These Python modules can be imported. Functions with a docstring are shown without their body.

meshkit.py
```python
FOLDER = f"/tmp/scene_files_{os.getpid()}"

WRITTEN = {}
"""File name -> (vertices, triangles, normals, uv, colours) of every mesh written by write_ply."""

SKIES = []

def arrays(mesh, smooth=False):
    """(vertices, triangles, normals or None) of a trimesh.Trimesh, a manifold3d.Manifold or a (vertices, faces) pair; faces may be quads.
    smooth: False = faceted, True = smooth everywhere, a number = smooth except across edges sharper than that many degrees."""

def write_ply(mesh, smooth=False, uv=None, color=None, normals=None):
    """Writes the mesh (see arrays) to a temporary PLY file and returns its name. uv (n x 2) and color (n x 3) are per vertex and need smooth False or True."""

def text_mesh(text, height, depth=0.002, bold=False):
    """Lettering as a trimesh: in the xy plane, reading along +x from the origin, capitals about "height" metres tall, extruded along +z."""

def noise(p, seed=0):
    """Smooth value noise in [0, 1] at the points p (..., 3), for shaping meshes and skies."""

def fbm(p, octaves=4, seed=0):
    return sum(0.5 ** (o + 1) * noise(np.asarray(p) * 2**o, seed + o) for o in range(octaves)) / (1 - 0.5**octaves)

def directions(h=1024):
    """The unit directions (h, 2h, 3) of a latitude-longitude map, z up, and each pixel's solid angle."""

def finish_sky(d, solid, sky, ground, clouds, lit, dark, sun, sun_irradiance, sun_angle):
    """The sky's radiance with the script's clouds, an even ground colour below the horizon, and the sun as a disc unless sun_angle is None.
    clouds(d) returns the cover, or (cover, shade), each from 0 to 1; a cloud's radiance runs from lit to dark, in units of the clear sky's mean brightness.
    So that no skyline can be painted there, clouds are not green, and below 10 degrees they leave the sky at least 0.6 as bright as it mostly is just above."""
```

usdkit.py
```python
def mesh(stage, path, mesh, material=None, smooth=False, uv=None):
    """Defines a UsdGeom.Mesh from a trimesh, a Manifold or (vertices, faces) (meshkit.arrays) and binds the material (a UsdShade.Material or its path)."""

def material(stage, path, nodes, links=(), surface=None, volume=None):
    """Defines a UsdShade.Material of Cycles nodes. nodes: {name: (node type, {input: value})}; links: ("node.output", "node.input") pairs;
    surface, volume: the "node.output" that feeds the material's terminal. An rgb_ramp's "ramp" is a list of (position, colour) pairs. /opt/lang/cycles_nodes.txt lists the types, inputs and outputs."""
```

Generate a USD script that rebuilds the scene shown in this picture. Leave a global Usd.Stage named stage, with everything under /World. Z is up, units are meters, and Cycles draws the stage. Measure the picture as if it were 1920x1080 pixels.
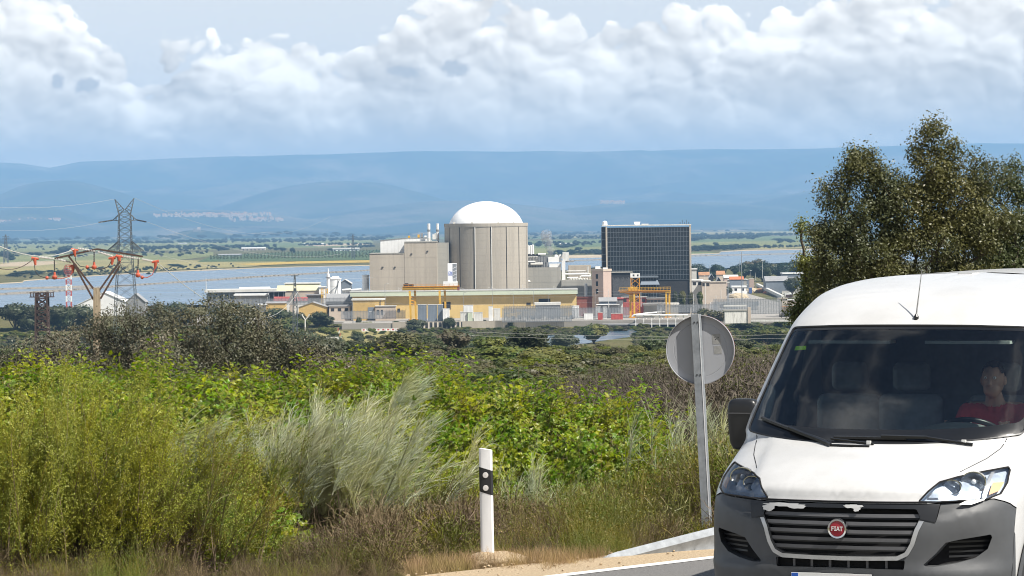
import math, random
import numpy as np, trimesh, meshkit, usdkit
from pxr import Usd, UsdGeom, UsdLux, UsdShade, Gf, Sdf, Vt
from scipy.interpolate import PchipInterpolator

# ------------------------------------------------------------------ stage, camera, sky, sun
stage = Usd.Stage.CreateInMemory()
UsdGeom.SetStageUpAxis(stage, UsdGeom.Tokens.z)
UsdGeom.SetStageMetersPerUnit(stage, 1.0)
UsdGeom.Xform.Define(stage, '/World')
stage.SetDefaultPrim(stage.GetPrimAtPath('/World'))
UsdGeom.Scope.Define(stage, '/World/Looks')

EYE = 50.0          # the camera stands 50 m above the yard of the plant
F, HOR = 6000.0, 425.0   # focal length and horizon line in pixels of the 1920 x 1080 photograph
cam = UsdGeom.Camera.Define(stage, '/World/camera')
ROLL = 0.012             # the camera is tilted a little: the horizon climbs to the right
_c, _s = math.cos(ROLL), math.sin(ROLL)
cam.AddTransformOp().Set(Gf.Matrix4d(_c, 0, -_s, 0, _s, 0, _c, 0, 0, -1, 0, 0, 0, 0, EYE, 1))
cam.CreateHorizontalApertureAttr(36.0)
cam.CreateVerticalApertureAttr(36.0 * 9 / 16)
cam.CreateFocalLengthAttr(36.0 * F / 1920)
cam.CreateVerticalApertureOffsetAttr(-(540 - HOR) / 1920 * 36.0)
cam.CreateClippingRangeAttr(Gf.Vec2f(0.5, 90000))
cam.CreateFStopAttr(0.0)
cam.CreateExposureAttr(0.76)

SUN = np.array([0.52, -0.36, 0.80]); SUN /= np.linalg.norm(SUN)
sun = UsdLux.DistantLight.Define(stage, '/World/sun')
sun.CreateIntensityAttr(1.25)
sun.CreateAngleAttr(0.5)
sun.CreateColorAttr(Gf.Vec3f(1.0, 0.95, 0.87))
sun.GetPrim().CreateAttribute('inputs:normalize', Sdf.ValueTypeNames.Bool).Set(True)
m4 = Gf.Matrix4d().SetRotate(Gf.Rotation(Gf.Vec3d(0, 0, 1), Gf.Vec3d(*map(float, SUN))))
sun.AddTransformOp().Set(m4)

LOOK = {}
class G:
    """A node graph in short: n() adds a node; an input given as 'node.output' is a link."""
    def __init__(s): s.nodes, s.links, s.k = {}, [], 0
    def n(s, kind, **inp):
        s.k += 1; name = f'n{s.k}'; vals = {}
        for k, v in inp.items():
            if isinstance(v, str) and '.' in v and v.split('.')[0] in s.nodes: s.links.append((v, f'{name}.{k}'))
            else: vals[k] = v
        s.nodes[name] = (kind, vals); return name
    def m(s, op, a, b=0.0, c=None, clamp=False):
        kw = dict(math_type=op, value1=a, value2=b)
        if c is not None: kw['value3'] = c
        if clamp: kw['use_clamp'] = True
        return s.n('math', **kw) + '.value'
    def vm(s, op, a, b=(0, 0, 0), scale=None):
        kw = dict(math_type=op, vector1=a, vector2=b)
        if scale is not None: kw['scale'] = scale
        return s.n('vector_math', **kw) + '.vector'
    def noise(s, v, scale, detail=3.0, rough=0.5, out='fac', **k): return s.n('noise_texture', vector=v, scale=scale, detail=detail, roughness=rough, **k) + '.' + out
    def rng(s, v, a, b, c=0.0, d=1.0, kind='linear'): return s.n('map_range', range_type=kind, value=v, from_min=a, from_max=b, to_min=c, to_max=d, clamp=True) + '.result'
    def mix(s, f, a, b, kind='mix'): return s.n('mix', mix_type=kind, fac=f, color1=a, color2=b) + '.color'
    def done(s, name, surface=None, volume=None):
        LOOK[name] = usdkit.material(stage, '/World/Looks/' + name, s.nodes, s.links, surface=surface, volume=volume)
        return LOOK[name]

def sky_material():
    g = G()
    el0, rot = math.asin(SUN[2]), math.atan2(SUN[0], SUN[1])
    sky = g.n('sky_texture', sky_type='single_scattering', sun_disc=False, sun_elevation=el0, sun_rotation=rot, altitude=300.0, air_density=1.0, aerosol_density=1.0, ozone_density=1.0) + '.color'
    d = g.n('texture_coordinate') + '.generated'
    s = g.n('separate_xyz', vector=d); x, y, z = s + '.x', s + '.y', s + '.z'
    q = g.vm('scale', d, scale=57.3)                              # degrees, near the horizon
    el = g.m('multiply', g.m('arcsine', z), 57.3)
    flat = g.n('combine_xyz', x=x, y=y, z=0.0) + '.vector'
    qa = g.vm('scale', flat, scale=57.3)
    # how high the bank of cumulus reaches in each direction
    azd_ = g.m('multiply', g.m('arctan2', x, y), 57.3)
    hts = [(0, 4.5), (60, 4.3), (130, 4.05), (200, 3.5), (260, 3.15), (330, 3.3), (420, 3.2), (480, 3.5), (560, 3.5), (640, 3.3), (700, 3.7), (800, 3.95), (880, 4.02), (960, 3.95), (1060, 3.72), (1200, 3.65), (1400, 3.55), (1480, 3.7), (1530, 4.05), (1620, 4.2), (1920, 4.1)]
    tr = g.n('rgb_ramp', fac=g.rng(azd_, -9.17, 9.17), ramp=[(p / 1920, (h / 5,) * 3) for p, h in hts]) + '.color'
    top = g.m('add', g.m('multiply_add', tr, 5.0, 0.22), g.m('multiply', g.m('subtract', g.noise(g.vm('add', qa, (3.1, 0, 7.7)), 0.3, 1.0, 0.5), 0.5), 0.9))
    warp = g.vm('scale', g.vm('subtract', g.noise(q, 1.1, 1.0, 0.5, 'color'), (0.5, 0.5, 0.5)), scale=0.55)
    def puff(v, det, vor=True):
        a = g.m('multiply', g.noise(v, 0.62, det, 0.52), 1.15)
        if not vor: return a
        b = g.n('voronoi_texture', feature='f1', vector=v, scale=1.55, detail=1.0, roughness=0.5) + '.distance'
        return g.m('subtract', a, g.m('multiply', g.m('multiply', b, b), 0.34))
    qs = g.vm('add', g.vm('multiply', q, (1.0, 1.0, 1.35)), warp)
    p0 = puff(qs, 7.0)
    p1 = puff(g.vm('add', qs, (0.10, 0.0, 0.17)), 6.0)
    pn = puff(qs, 1.0, False); p2 = puff(g.vm('add', qs, (0.35, 0.0, 0.80)), 1.0, False)
    rise = g.m('subtract', top, el)
    dens = g.m('add', g.m('multiply', g.m('subtract', p0, 0.47), 1.35), g.m('multiply', rise, 0.75))
    cover = g.rng(dens, -0.02, 0.09, kind='smoothstep')
    # light from the upper right front: the side that faces it is brighter
    lit = g.m('add', g.m('multiply', g.m('subtract', p0, p1), 1.6), g.m('multiply', g.m('subtract', pn, p2), 1.2))
    deep = g.m('add', g.rng(rise, -0.2, 2.4, 0.0, 1.0), g.m('multiply', g.m('subtract', g.noise(qs, 0.33, 2.0, 0.5), 0.5), 1.3))
    lit = g.m('multiply', lit, g.rng(rise, 0.3, 2.4, 1.0, 0.42))
    bright = g.m('add', g.m('subtract', 0.66, g.m('multiply', deep, 0.36)), lit, clamp=True)
    ramp = g.n('rgb_ramp', fac=bright, ramp=[(0.0, (0.62, 0.53, 0.42)), (0.3, (0.81, 0.715, 0.59)), (0.6, (1.05, 0.95, 0.81)), (1.0, (1.40, 1.29, 1.12))]) + '.color'
    # towards the base the cloud greys into blue air
    foot = g.rng(g.m('add', el, g.m('multiply', p0, 0.8)), 1.55, 2.35, 0.0, 1.0, 'smoothstep')
    ramp = g.mix(foot, g.mix(0.8, ramp, (0.66, 0.60, 0.53)), ramp)
    base = g.rng(g.m('add', el, g.m('multiply', p0, 0.5)), 1.25, 1.55, 0.0, 1.0, 'smoothstep')
    cover = g.m('multiply', cover, base)
    # small dark scraps of cloud in front of the bank
    for azd, eld, ra, rb in ((-1.83, 2.80, 0.42, 0.16), (-0.98, 2.84, 0.36, 0.21), (-7.52, 2.59, 0.33, 0.19), (-8.05, 2.68, 0.18, 0.2)):
        az = g.m('multiply', g.m('arctan2', x, y), 57.3)
        u = g.m('divide', g.m('subtract', az, azd), ra); v = g.m('divide', g.m('subtract', el, eld), rb)
        r = g.m('sqrt', g.m('add', g.m('multiply', u, u), g.m('multiply', v, v)))
        k = g.rng(g.m('add', r, g.m('multiply', g.noise(q, 4.0, 4.0, 0.6), 1.6)), 1.15, 1.75, 0.85, 0.0, 'smoothstep')
        ramp = g.mix(k, ramp, (0.52, 0.47, 0.42)); cover = g.m('maximum', cover, k)
    # fair-weather cumulus over the rest of the sky, on a flat layer
    inv = g.m('divide', 1.0, g.m('add', z, 0.12))
    lay = g.vm('scale', d, scale=inv)
    h0 = g.noise(lay, 2.2, 5.0, 0.56); h1 = g.noise(g.vm('add', lay, (0.05, -0.04, 0.0)), 2.2, 3.0, 0.56)
    hc = g.m('multiply', g.rng(h0, 0.50, 0.64, 0.0, 1.0, 'smoothstep'), g.rng(el, 5.0, 11.0, 0.0, 1.0, 'smoothstep'))
    hb = g.m('add', g.m('subtract', 1.35, g.m('multiply', h0, 1.0)), g.m('multiply', g.m('subtract', h0, h1), 3.0), clamp=True)
    hcol = g.mix(hb, (0.58, 0.62, 0.69), (1.0, 0.99, 0.97))
    haze_low = g.rng(el, 0.0, 22.0, 0.88, 0.0)                       # a thin veil whitens the sky towards the horizon
    blue = g.mix(haze_low, sky, (14.2, 13.2, 12.2))
    sc = CLOUD
    col = g.mix(hc, blue, g.mix(1.0, hcol, (sc * 0.8, sc * 0.8, sc * 0.8), 'multiply'))
    col = g.mix(cover, col, g.mix(1.0, ramp, (sc, sc, sc), 'multiply'))
    bg = g.n('background_shader', color=col, strength=SKY)
    return g.done('sky_look', surface=bg + '.background')

SKY, CLOUD = 0.05, 14.9
dome = UsdLux.DomeLight.Define(stage, '/World/sky')
dome.GetPrim().SetCustomDataByKey('kind', 'structure')
UsdShade.MaterialBindingAPI.Apply(dome.GetPrim()).Bind(sky_material())

# ------------------------------------------------------------------ helpers
def UV(px, py):
    """A pixel of the photograph, from the point straight ahead, with the camera's tilt taken out."""
    dx, dy = np.asarray(px, float) - 960.0, np.asarray(py, float) - HOR
    return dx * _c - dy * _s, dx * _s + dy * _c
def W(px, py, D):
    """The world point seen at a pixel of the photograph at depth D."""
    u, v = UV(px, py)
    return np.array([u / F * D, D, EYE - v / F * D])
def X(px, D, py=540.0): return UV(px, py)[0] / F * D
def Z(py, D, px=960.0): return EYE - UV(px, py)[1] / F * D
def GP(px, py, z=0.0):
    u, v = UV(px, py); D = (EYE - z) * F / v
    return np.array([u / F * D, D, z])
USED = {}
def uniq(parent, name):
    k = f'{parent}/{name}'
    USED[k] = USED.get(k, -1) + 1
    return name if USED[k] == 0 else f'{name}_{USED[k]:03d}'
def tag(p, label=None, cat=None, group=None, kind=None):
    p = p.GetPrim() if hasattr(p, 'GetPrim') else p
    for k, v in (('label', label), ('category', cat), ('group', group), ('kind', kind)):
        if v: p.SetCustomDataByKey(k, v)
    return p
def thing(name, label, cat, loc=(0, 0, 0), rotz=0.0, group=None):
    x = UsdGeom.Xform.Define(stage, '/World/' + uniq('/World', name))
    x.AddTranslateOp().Set(Gf.Vec3d(*map(float, loc)))
    if rotz: x.AddRotateZOp().Set(float(math.degrees(rotz)))
    return tag(x, label, cat, group)
def path_of(parent): return '/World' if parent is None else str(parent.GetPath())
def obj(name, mesh, m, parent=None, smooth=False):
    """One Mesh prim under its parent (or under /World)."""
    if isinstance(mesh, MB): mesh = mesh.arrays()
    pp = path_of(parent)
    return usdkit.mesh(stage, f'{pp}/{uniq(pp, name)}', mesh, LOOK[m] if isinstance(m, str) else m, smooth=smooth).GetPrim()
def struct(name, mesh, m, smooth=False): return tag(obj(name, mesh, m, None, smooth), kind='structure')
def copy_of(root, name, loc, rotz=0.0, scale=1.0, label=None, group=None):
    """A copy of a finished thing, with copies of all its parts, by internal reference."""
    was = root.GetCustomData()
    x = UsdGeom.Xform.Define(stage, '/World/' + uniq('/World', name)); p = x.GetPrim()
    p.GetReferences().AddInternalReference(root.GetPath())
    x.ClearXformOpOrder()
    mat = Gf.Matrix4d(1.0)
    s = np.broadcast_to(scale, 3)
    mat = Gf.Matrix4d().SetScale(Gf.Vec3d(*map(float, s))) * Gf.Matrix4d().SetRotate(Gf.Rotation(Gf.Vec3d(0, 0, 1), math.degrees(rotz))) * Gf.Matrix4d().SetTranslate(Gf.Vec3d(*map(float, loc)))
    x.AddTransformOp(opSuffix='place').Set(mat)
    p.SetInstanceable(True)
    return tag(p, label or was.get('label'), was.get('category'), group or was.get('group'))

class MB:
    """Collects boxes, bars, tubes and sheets into one mesh."""
    def __init__(s): s.V, s.T, s.n = [], [], 0
    def add(s, v, f):
        v = np.asarray(v, float); f = np.asarray(f, int)
        if f.shape[1] == 4: f = np.vstack([f[:, [0, 1, 2]], f[:, [0, 2, 3]]])
        s.V.append(v); s.T.append(f + s.n); s.n += len(v); return s
    def tm(s, m): return s.add(m.vertices, m.faces)
    def box(s, x0, x1, y0, y1, z0, z1, rot=0.0, about=None):
        v = np.array([[x, y, z] for x in (x0, x1) for y in (y0, y1) for z in (z0, z1)], float)
        if rot:
            c = np.array(about if about is not None else [(x0 + x1) / 2, (y0 + y1) / 2])
            r = np.array([[math.cos(rot), -math.sin(rot)], [math.sin(rot), math.cos(rot)]])
            v[:, :2] = (v[:, :2] - c) @ r.T + c
        return s.add(v, [[0, 1, 3, 2], [4, 6, 7, 5], [0, 4, 5, 1], [2, 3, 7, 6], [0, 2, 6, 4], [1, 5, 7, 3]])
    def bar(s, p, q, w, w2=None, n=4):
        """A prism of n sides from p to q; w and w2 are its widths at the two ends."""
        p, q = np.asarray(p, float), np.asarray(q, float); d = q - p; d /= np.linalg.norm(d) + 1e-12
        a = np.cross(d, [0, 0, 1.0] if abs(d[2]) < 0.95 else [1.0, 0, 0]); a /= np.linalg.norm(a); b = np.cross(d, a)
        t = (np.arange(n) + 0.5) * 2 * np.pi / n
        k = 0.5 / math.cos(math.pi / n)
        ring = np.cos(t)[:, None] * a + np.sin(t)[:, None] * b
        v = np.vstack([p + ring * w * k, q + ring * (w if w2 is None else w2) * k])
        i = np.arange(n); j = (i + 1) % n
        f = np.vstack([np.stack([i, j, j + n], 1), np.stack([i, j + n, i + n], 1)] + [[[0, a_ + 1, a_] for a_ in range(1, n - 1)], [[n, n + a_, n + a_ + 1] for a_ in range(1, n - 1)]])
        return s.add(v, f)
    def poly(s, pts, w, n=5, taper=None):
        pts = np.asarray(pts, float)
        for k in range(len(pts) - 1):
            a, b = (w, w) if taper is None else (w + (taper - w) * k / (len(pts) - 1), w + (taper - w) * (k + 1) / (len(pts) - 1))
            s.bar(pts[k], pts[k + 1], a, b, n)
        return s
    def lathe(s, prof, c=(0, 0, 0), n=24, a0=0.0, a1=2 * math.pi):
        """prof: (radius, height) from bottom to top."""
        prof = np.asarray(prof, float); full = abs(a1 - a0 - 2 * math.pi) < 1e-6
        k = n if full else n + 1
        t = a0 + (a1 - a0) * np.arange(k) / n
        v = np.stack([np.outer(prof[:, 0], np.cos(t)), np.outer(prof[:, 0], np.sin(t)), np.repeat(prof[:, 1:2], k, 1)], -1).reshape(-1, 3) + np.asarray(c, float)
        f = [[r * k + i, r * k + (i + 1) % k, (r + 1) * k + (i + 1) % k, (r + 1) * k + i] for r in range(len(prof) - 1) for i in range(k if full else k - 1)]
        return s.add(v, f)
    def sheet(s, P):
        """A grid of points (a, b, 3)."""
        P = np.asarray(P, float); a, b = P.shape[:2]
        i, j = np.meshgrid(np.arange(a - 1), np.arange(b - 1), indexing='ij'); o = (i * b + j).ravel()
        return s.add(P.reshape(-1, 3), np.stack([o, o + 1, o + b + 1, o + b], 1))
    def ngon(s, pts):
        """A flat polygon, triangulated (it may be concave), seen from above."""
        import shapely.geometry as sg
        pts = np.asarray(pts, float)
        pg = sg.Polygon(pts[:, :2])
        if not pg.is_valid: pg = pg.buffer(0)
        for g_ in getattr(pg, 'geoms', [pg]):
            v, f = trimesh.creation.triangulate_polygon(g_, engine='earcut')
            s.add(np.c_[v, np.full(len(v), pts[:, 2].mean())], f)
        return s
    def prism(s, pts, axis_vec):
        """A convex outline (list of 3D points) swept along a vector, closed."""
        p = np.asarray(pts, float); n = len(p); q = p + np.asarray(axis_vec, float)
        i = np.arange(n); j = (i + 1) % n
        f = np.vstack([np.stack([i, j, j + n], 1), np.stack([i, j + n, i + n], 1), [[0, a + 1, a] for a in range(1, n - 1)], [[n, n + a, n + a + 1] for a in range(1, n - 1)]])
        return s.add(np.vstack([p, q]), f)
    def arrays(s): return np.vstack(s.V), np.vstack(s.T)

def look(name, col, rough=0.6, var=0.18, scale=0.5, metal=0.0, col2=None, detail=4.0, bump=0.0, bscale=None, streak=False, spec=0.5, coat=0.0, lift=0.0):
    """A painted, plastered or metal surface: colour with soft uneven wear and fine relief in world space."""
    g = G(); pos = g.n('geometry') + '.position'
    v = g.vm('multiply', pos, (1.0, 1.0, 0.12)) if streak else pos
    f = g.rng(g.noise(v, scale, detail, 0.6), 0.3, 0.7)
    c = np.array(col, float); lo = np.array(col2, float) if col2 is not None else c * (1 - var); hi = c * (1 + var * 0.4) if col2 is None else c
    cc = g.mix(f, tuple(lo), tuple(np.minimum(hi, 0.95)))
    if lift:                                                      # pour lines and rain streaks of cast concrete
        zz = g.n('separate_xyz', vector=pos) + '.z'
        ln = g.rng(g.m('fraction', g.m('divide', zz, lift)), 0.0, 0.16, 0.30, 0.0)
        st = g.rng(g.noise(g.vm('multiply', pos, (1.0, 1.0, 0.03)), 0.55, 5.0, 0.7), 0.50, 0.72, 0.0, 0.55)
        cc = g.mix(g.m('maximum', ln, st), cc, tuple(c * 0.60))
    kw = dict(base_color=cc, roughness=rough, metallic=metal, specular_ior_level=spec, coat_weight=coat)
    if bump: kw['normal'] = g.n('bump', height=g.noise(pos, bscale or scale * 8, 4.0, 0.6), strength=0.6, distance=bump) + '.normal'
    return g.done(name, surface=g.n('principled_bsdf', **kw) + '.BSDF')
def leaf_look(name, dark, light, trans=0.35, tone=None, scale=0.3, rough=0.5):
    """Leaves: each leaf its own tone between dark and light, patches of another tone, and light passing through."""
    g = G(); geo = g.n('geometry')
    r = geo + '.random_per_island'
    c = g.mix(r, dark, light)
    if tone is not None: c = g.mix(g.rng(g.noise(geo + '.position', scale, 3.0, 0.6), 0.42, 0.62), c, tone)
    inst = g.n('object_info') + '.random'
    c = g.n('hsv', hue=g.rng(inst, 0, 1, 0.485, 0.515), saturation=g.rng(inst, 0, 1, 0.9, 1.1), value=g.rng(g.m('fraction', g.m('multiply', inst, 7.3)), 0, 1, 0.78, 1.2), fac=1.0, color=c) + '.color'
    p = g.n('principled_bsdf', base_color=c, roughness=rough, specular_ior_level=0.35) + '.BSDF'
    t = g.n('translucent_bsdf', color=g.mix(1.0, c, (1.3, 1.35, 0.7), 'multiply')) + '.BSDF'
    return g.done(name, surface=g.n('mix_closure', fac=trans, closure1=p, closure2=t) + '.closure')
# ------------------------------------------------------------------ the land
rng = np.random.default_rng(7)
_d = np.array([-300, 0, 27, 32, 40, 60, 100, 200, 400, 700, 1000, 1300, 1430, 1690, 1725, 12000, 90000], float)
_z = np.array([47.3, 47.2, 47.1, 46.9, 46.5, 45.9, 44.4, 40.3, 32, 20, 9, 0, -4, -4, -0.1, -0.1, -0.1], float)
_prof = PchipInterpolator(_d, _z)
def ground_z(x, D):
    x, D = np.asarray(x, float), np.asarray(D, float)
    z = _prof(np.clip(D, -300, 89000))
    amp = np.interp(D, [40, 100, 400, 1200, 1420, 1500], [0, 0.6, 2.5, 2.0, 0, 0])
    n = meshkit.fbm(np.stack([x / 90, D / 120, 0 * x], -1), 3, 5) - 0.5
    return z + 2 * amp * n

def land_look():
    g = G(); pos = g.n('geometry') + '.position'
    a = g.noise(pos, 0.02, 5.0, 0.6); b = g.noise(pos, 0.4, 5.0, 0.65)
    c = g.n('rgb_ramp', fac=a, ramp=[(0.3, (0.060, 0.078, 0.022)), (0.45, (0.115, 0.115, 0.038)), (0.55, (0.17, 0.145, 0.062)), (0.7, (0.085, 0.10, 0.03))]) + '.color'
    c = g.mix(g.rng(b, 0.3, 0.75), c, (0.06, 0.055, 0.026))
    bump = g.n('bump', height=b, strength=0.7, distance=0.3) + '.normal'
    g.done('land_look', surface=g.n('principled_bsdf', base_color=c, roughness=0.95, normal=bump, specular_ior_level=0.1) + '.BSDF')
land_look()
Ds = np.unique(np.concatenate([np.linspace(-250, 20, 10), np.linspace(24, 60, 25), np.geomspace(60, 1900, 110), np.geomspace(1900, 60000, 40)]))
us = np.linspace(-1, 1, 61)
half = np.maximum(60.0, 0.30 * np.abs(Ds))
P = np.stack([half[:, None] * us[None, :], np.repeat(Ds[:, None], 61, 1), np.zeros((len(Ds), 61))], -1)
P[..., 2] = ground_z(P[..., 0], P[..., 1])
struct('ground', MB().sheet(P[:, ::-1]), 'land_look', smooth=True)

def field_look(name, c1, c2, scale=0.01, stripe=None, ang=0.0, stretch=(1, 0.25, 1)):
    g = G(); pos = g.n('geometry') + '.position'
    v = g.n('mapping', vector=pos, rotation=(0, 0, ang), scale=(1, 1, 1)) + '.vector'
    f = g.rng(g.noise(g.vm('multiply', v, stretch), scale, 5.0, 0.65), 0.32, 0.68)
    c = g.mix(f, c1, c2)
    if stripe:
        w = g.n('wave_texture', wave_type='bands', bands_direction='x', vector=v, scale=1.0 / stripe, distortion=0.6, detail=2.0, detail_scale=0.05) + '.fac'
        c = g.mix(g.rng(w, 0.35, 0.75), c, tuple(np.array(c1) * 0.55))
    g.done(name, surface=g.n('principled_bsdf', base_color=c, roughness=0.95, specular_ior_level=0.1) + '.BSDF')
field_look('meadow_look', (0.13, 0.145, 0.055), (0.20, 0.20, 0.08), 0.006)
field_look('dry_meadow_look', (0.19, 0.175, 0.07), (0.28, 0.235, 0.10), 0.006)
field_look('green_field_look', (0.085, 0.125, 0.05), (0.14, 0.16, 0.07), 0.008)
field_look('orchard_look', (0.075, 0.115, 0.045), (0.11, 0.14, 0.055), 0.01, stripe=44.0, ang=0.12)
field_look('yellow_field_look', (0.42, 0.29, 0.055), (0.34, 0.25, 0.08), 0.01)
field_look('yellow_grass', (0.15, 0.155, 0.03), (0.24, 0.22, 0.05), 0.05)
field_look('sand_look', (0.36, 0.29, 0.20), (0.44, 0.37, 0.26), 0.05)
field_look('wood_look', (0.022, 0.042, 0.020), (0.050, 0.070, 0.034), 0.004)
field_look('bare_field_look', (0.32, 0.24, 0.16), (0.40, 0.33, 0.22), 0.01)

def field(pix, m, z, name='field'):
    """A field on the plain, from its outline in the photograph."""
    pts = [GP(px, py, z) for px, py in pix]
    return struct(name, MB().ngon(pts), m)
shore = [(0, 532), (42, 530), (45, 527), (120, 521), (250, 513), (330, 509), (400, 506.5), (480, 502.8), (600, 499.5), (690, 498.3), (850, 492), (1000, 485.5), (1130, 482.5), (1240, 479.5), (1300, 477.5), (1348, 475.5), (1352, 472), (1400, 470), (1500, 468), (1700, 465), (2050, 461)]
near = [(2050, 486), (1560, 489), (1440, 494), (1380, 500), (1362, 503), (1300, 503), (1130, 500), (900, 520), (690, 560), (560, 570), (360, 572), (200, 574), (0, 576), (-150, 578)]
water_outline = [(-150, 541)] + shore + near
zf = 0.05
# bands of the plain, from the far side to the near one (each sheet a little above the one before)
bands = [
 ([(-200, 449), (2100, 440), (2100, 443), (-200, 453)], 'green_field_look'),
 ([(-200, 453), (340, 453), (700, 448), (700, 457), (300, 461), (-200, 462)], 'meadow_look'),
 ([(-200, 462), (340, 461), (520, 458), (690, 457), (690, 462), (520, 466), (300, 470), (-200, 474)], 'meadow_look'),
 ([(380, 458), (600, 455), (690, 453), (690, 461), (470, 466), (380, 466)], 'green_field_look'),
 ([(565, 460), (610, 457), (690, 456), (690, 459), (600, 462)], 'bare_field_look'),
 ([(-200, 484), (120, 476), (330, 474), (400, 472), (400, 480), (330, 488), (100, 490), (-200, 498)], 'meadow_look'),
 ([(-200, 496), (90, 489), (330, 487), (440, 490), (540, 490), (470, 500), (250, 509), (100, 511), (-200, 524)], 'dry_meadow_look'),
 ([(0, 495), (35, 491), (100, 490), (110, 494), (60, 499), (0, 500)], 'bare_field_look'),
 ([(370, 491), (390, 482), (420, 478), (560, 472), (700, 469), (900, 465), (900, 482), (700, 487), (540, 490)], 'orchard_look'),
 ([(440, 495), (560, 490), (700, 487.5), (760, 488), (700, 492), (560, 494.5), (480, 497.5)], 'yellow_field_look'),
 ([(960, 452), (1130, 448), (1130, 462), (960, 466)], 'green_field_look'),
 ([(960, 466), (1140, 462), (1140, 474), (960, 478)], 'meadow_look'),
 ([(1040, 479), (1140, 477.5), (1140, 481), (1040, 483)], 'sand_look'),
 ([(1060, 444), (1130, 442), (1130, 445), (1050, 447)], 'dry_meadow_look'),
 ([(1290, 433), (2100, 428.5), (2100, 434), (1290, 438)], 'green_field_look'),
 ([(1290, 437), (1340, 434.5), (1480, 434), (1600, 435), (1480, 438), (1290, 440)], 'dry_meadow_look'),
 ([(1290, 449), (1480, 444.5), (2100, 441), (2100, 446), (1480, 452), (1290, 455)], 'green_field_look'),
 ([(1290, 455), (1480, 451), (2100, 446), (2100, 456), (1480, 461), (1290, 463)], 'meadow_look'),
 ([(1390, 465), (1470, 461), (2100, 454), (2100, 460), (1500, 466), (1390, 468)], 'dry_meadow_look'),
 ([(1290, 473), (1330, 472.5), (1348, 475), (1320, 478), (1290, 479)], 'green_field_look'),
]
for k, (pix, m) in enumerate(bands): field(pix, m, zf + 0.06 * k)
def water_look():
    g = G(); pos = g.n('geometry') + '.position'
    n1 = g.noise(g.vm('multiply', pos, (0.25, 1.0, 1.0)), 0.012, 3.0, 0.5)
    b = g.n('bump', height=g.noise(g.vm('multiply', pos, (0.4, 1.0, 1.0)), 0.25, 3.0, 0.5), strength=g.rng(n1, 0.35, 0.65, 0.10, 0.35), distance=0.12) + '.normal'
    c = g.mix(g.rng(n1, 0.38, 0.62), (0.055, 0.105, 0.165), (0.11, 0.16, 0.205))
    g.done('water_look', surface=g.n('principled_bsdf', base_color=c, roughness=g.rng(n1, 0.35, 0.65, 0.12, 0.3), ior=1.33, normal=b) + '.BSDF')
water_look()
zw = zf + 0.06 * len(bands) + 0.05
field(water_outline, 'water_look', zw, 'water')
# the sandy rim of the far bank
rim = [(px, py - 1.3 - 0.5 * math.sin(px * 0.05)) for px, py in shore] + [(px, py + 0.25) for px, py in shore[::-1]]
field(rim, 'sand_look', zw + 0.1, 'shore')

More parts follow.
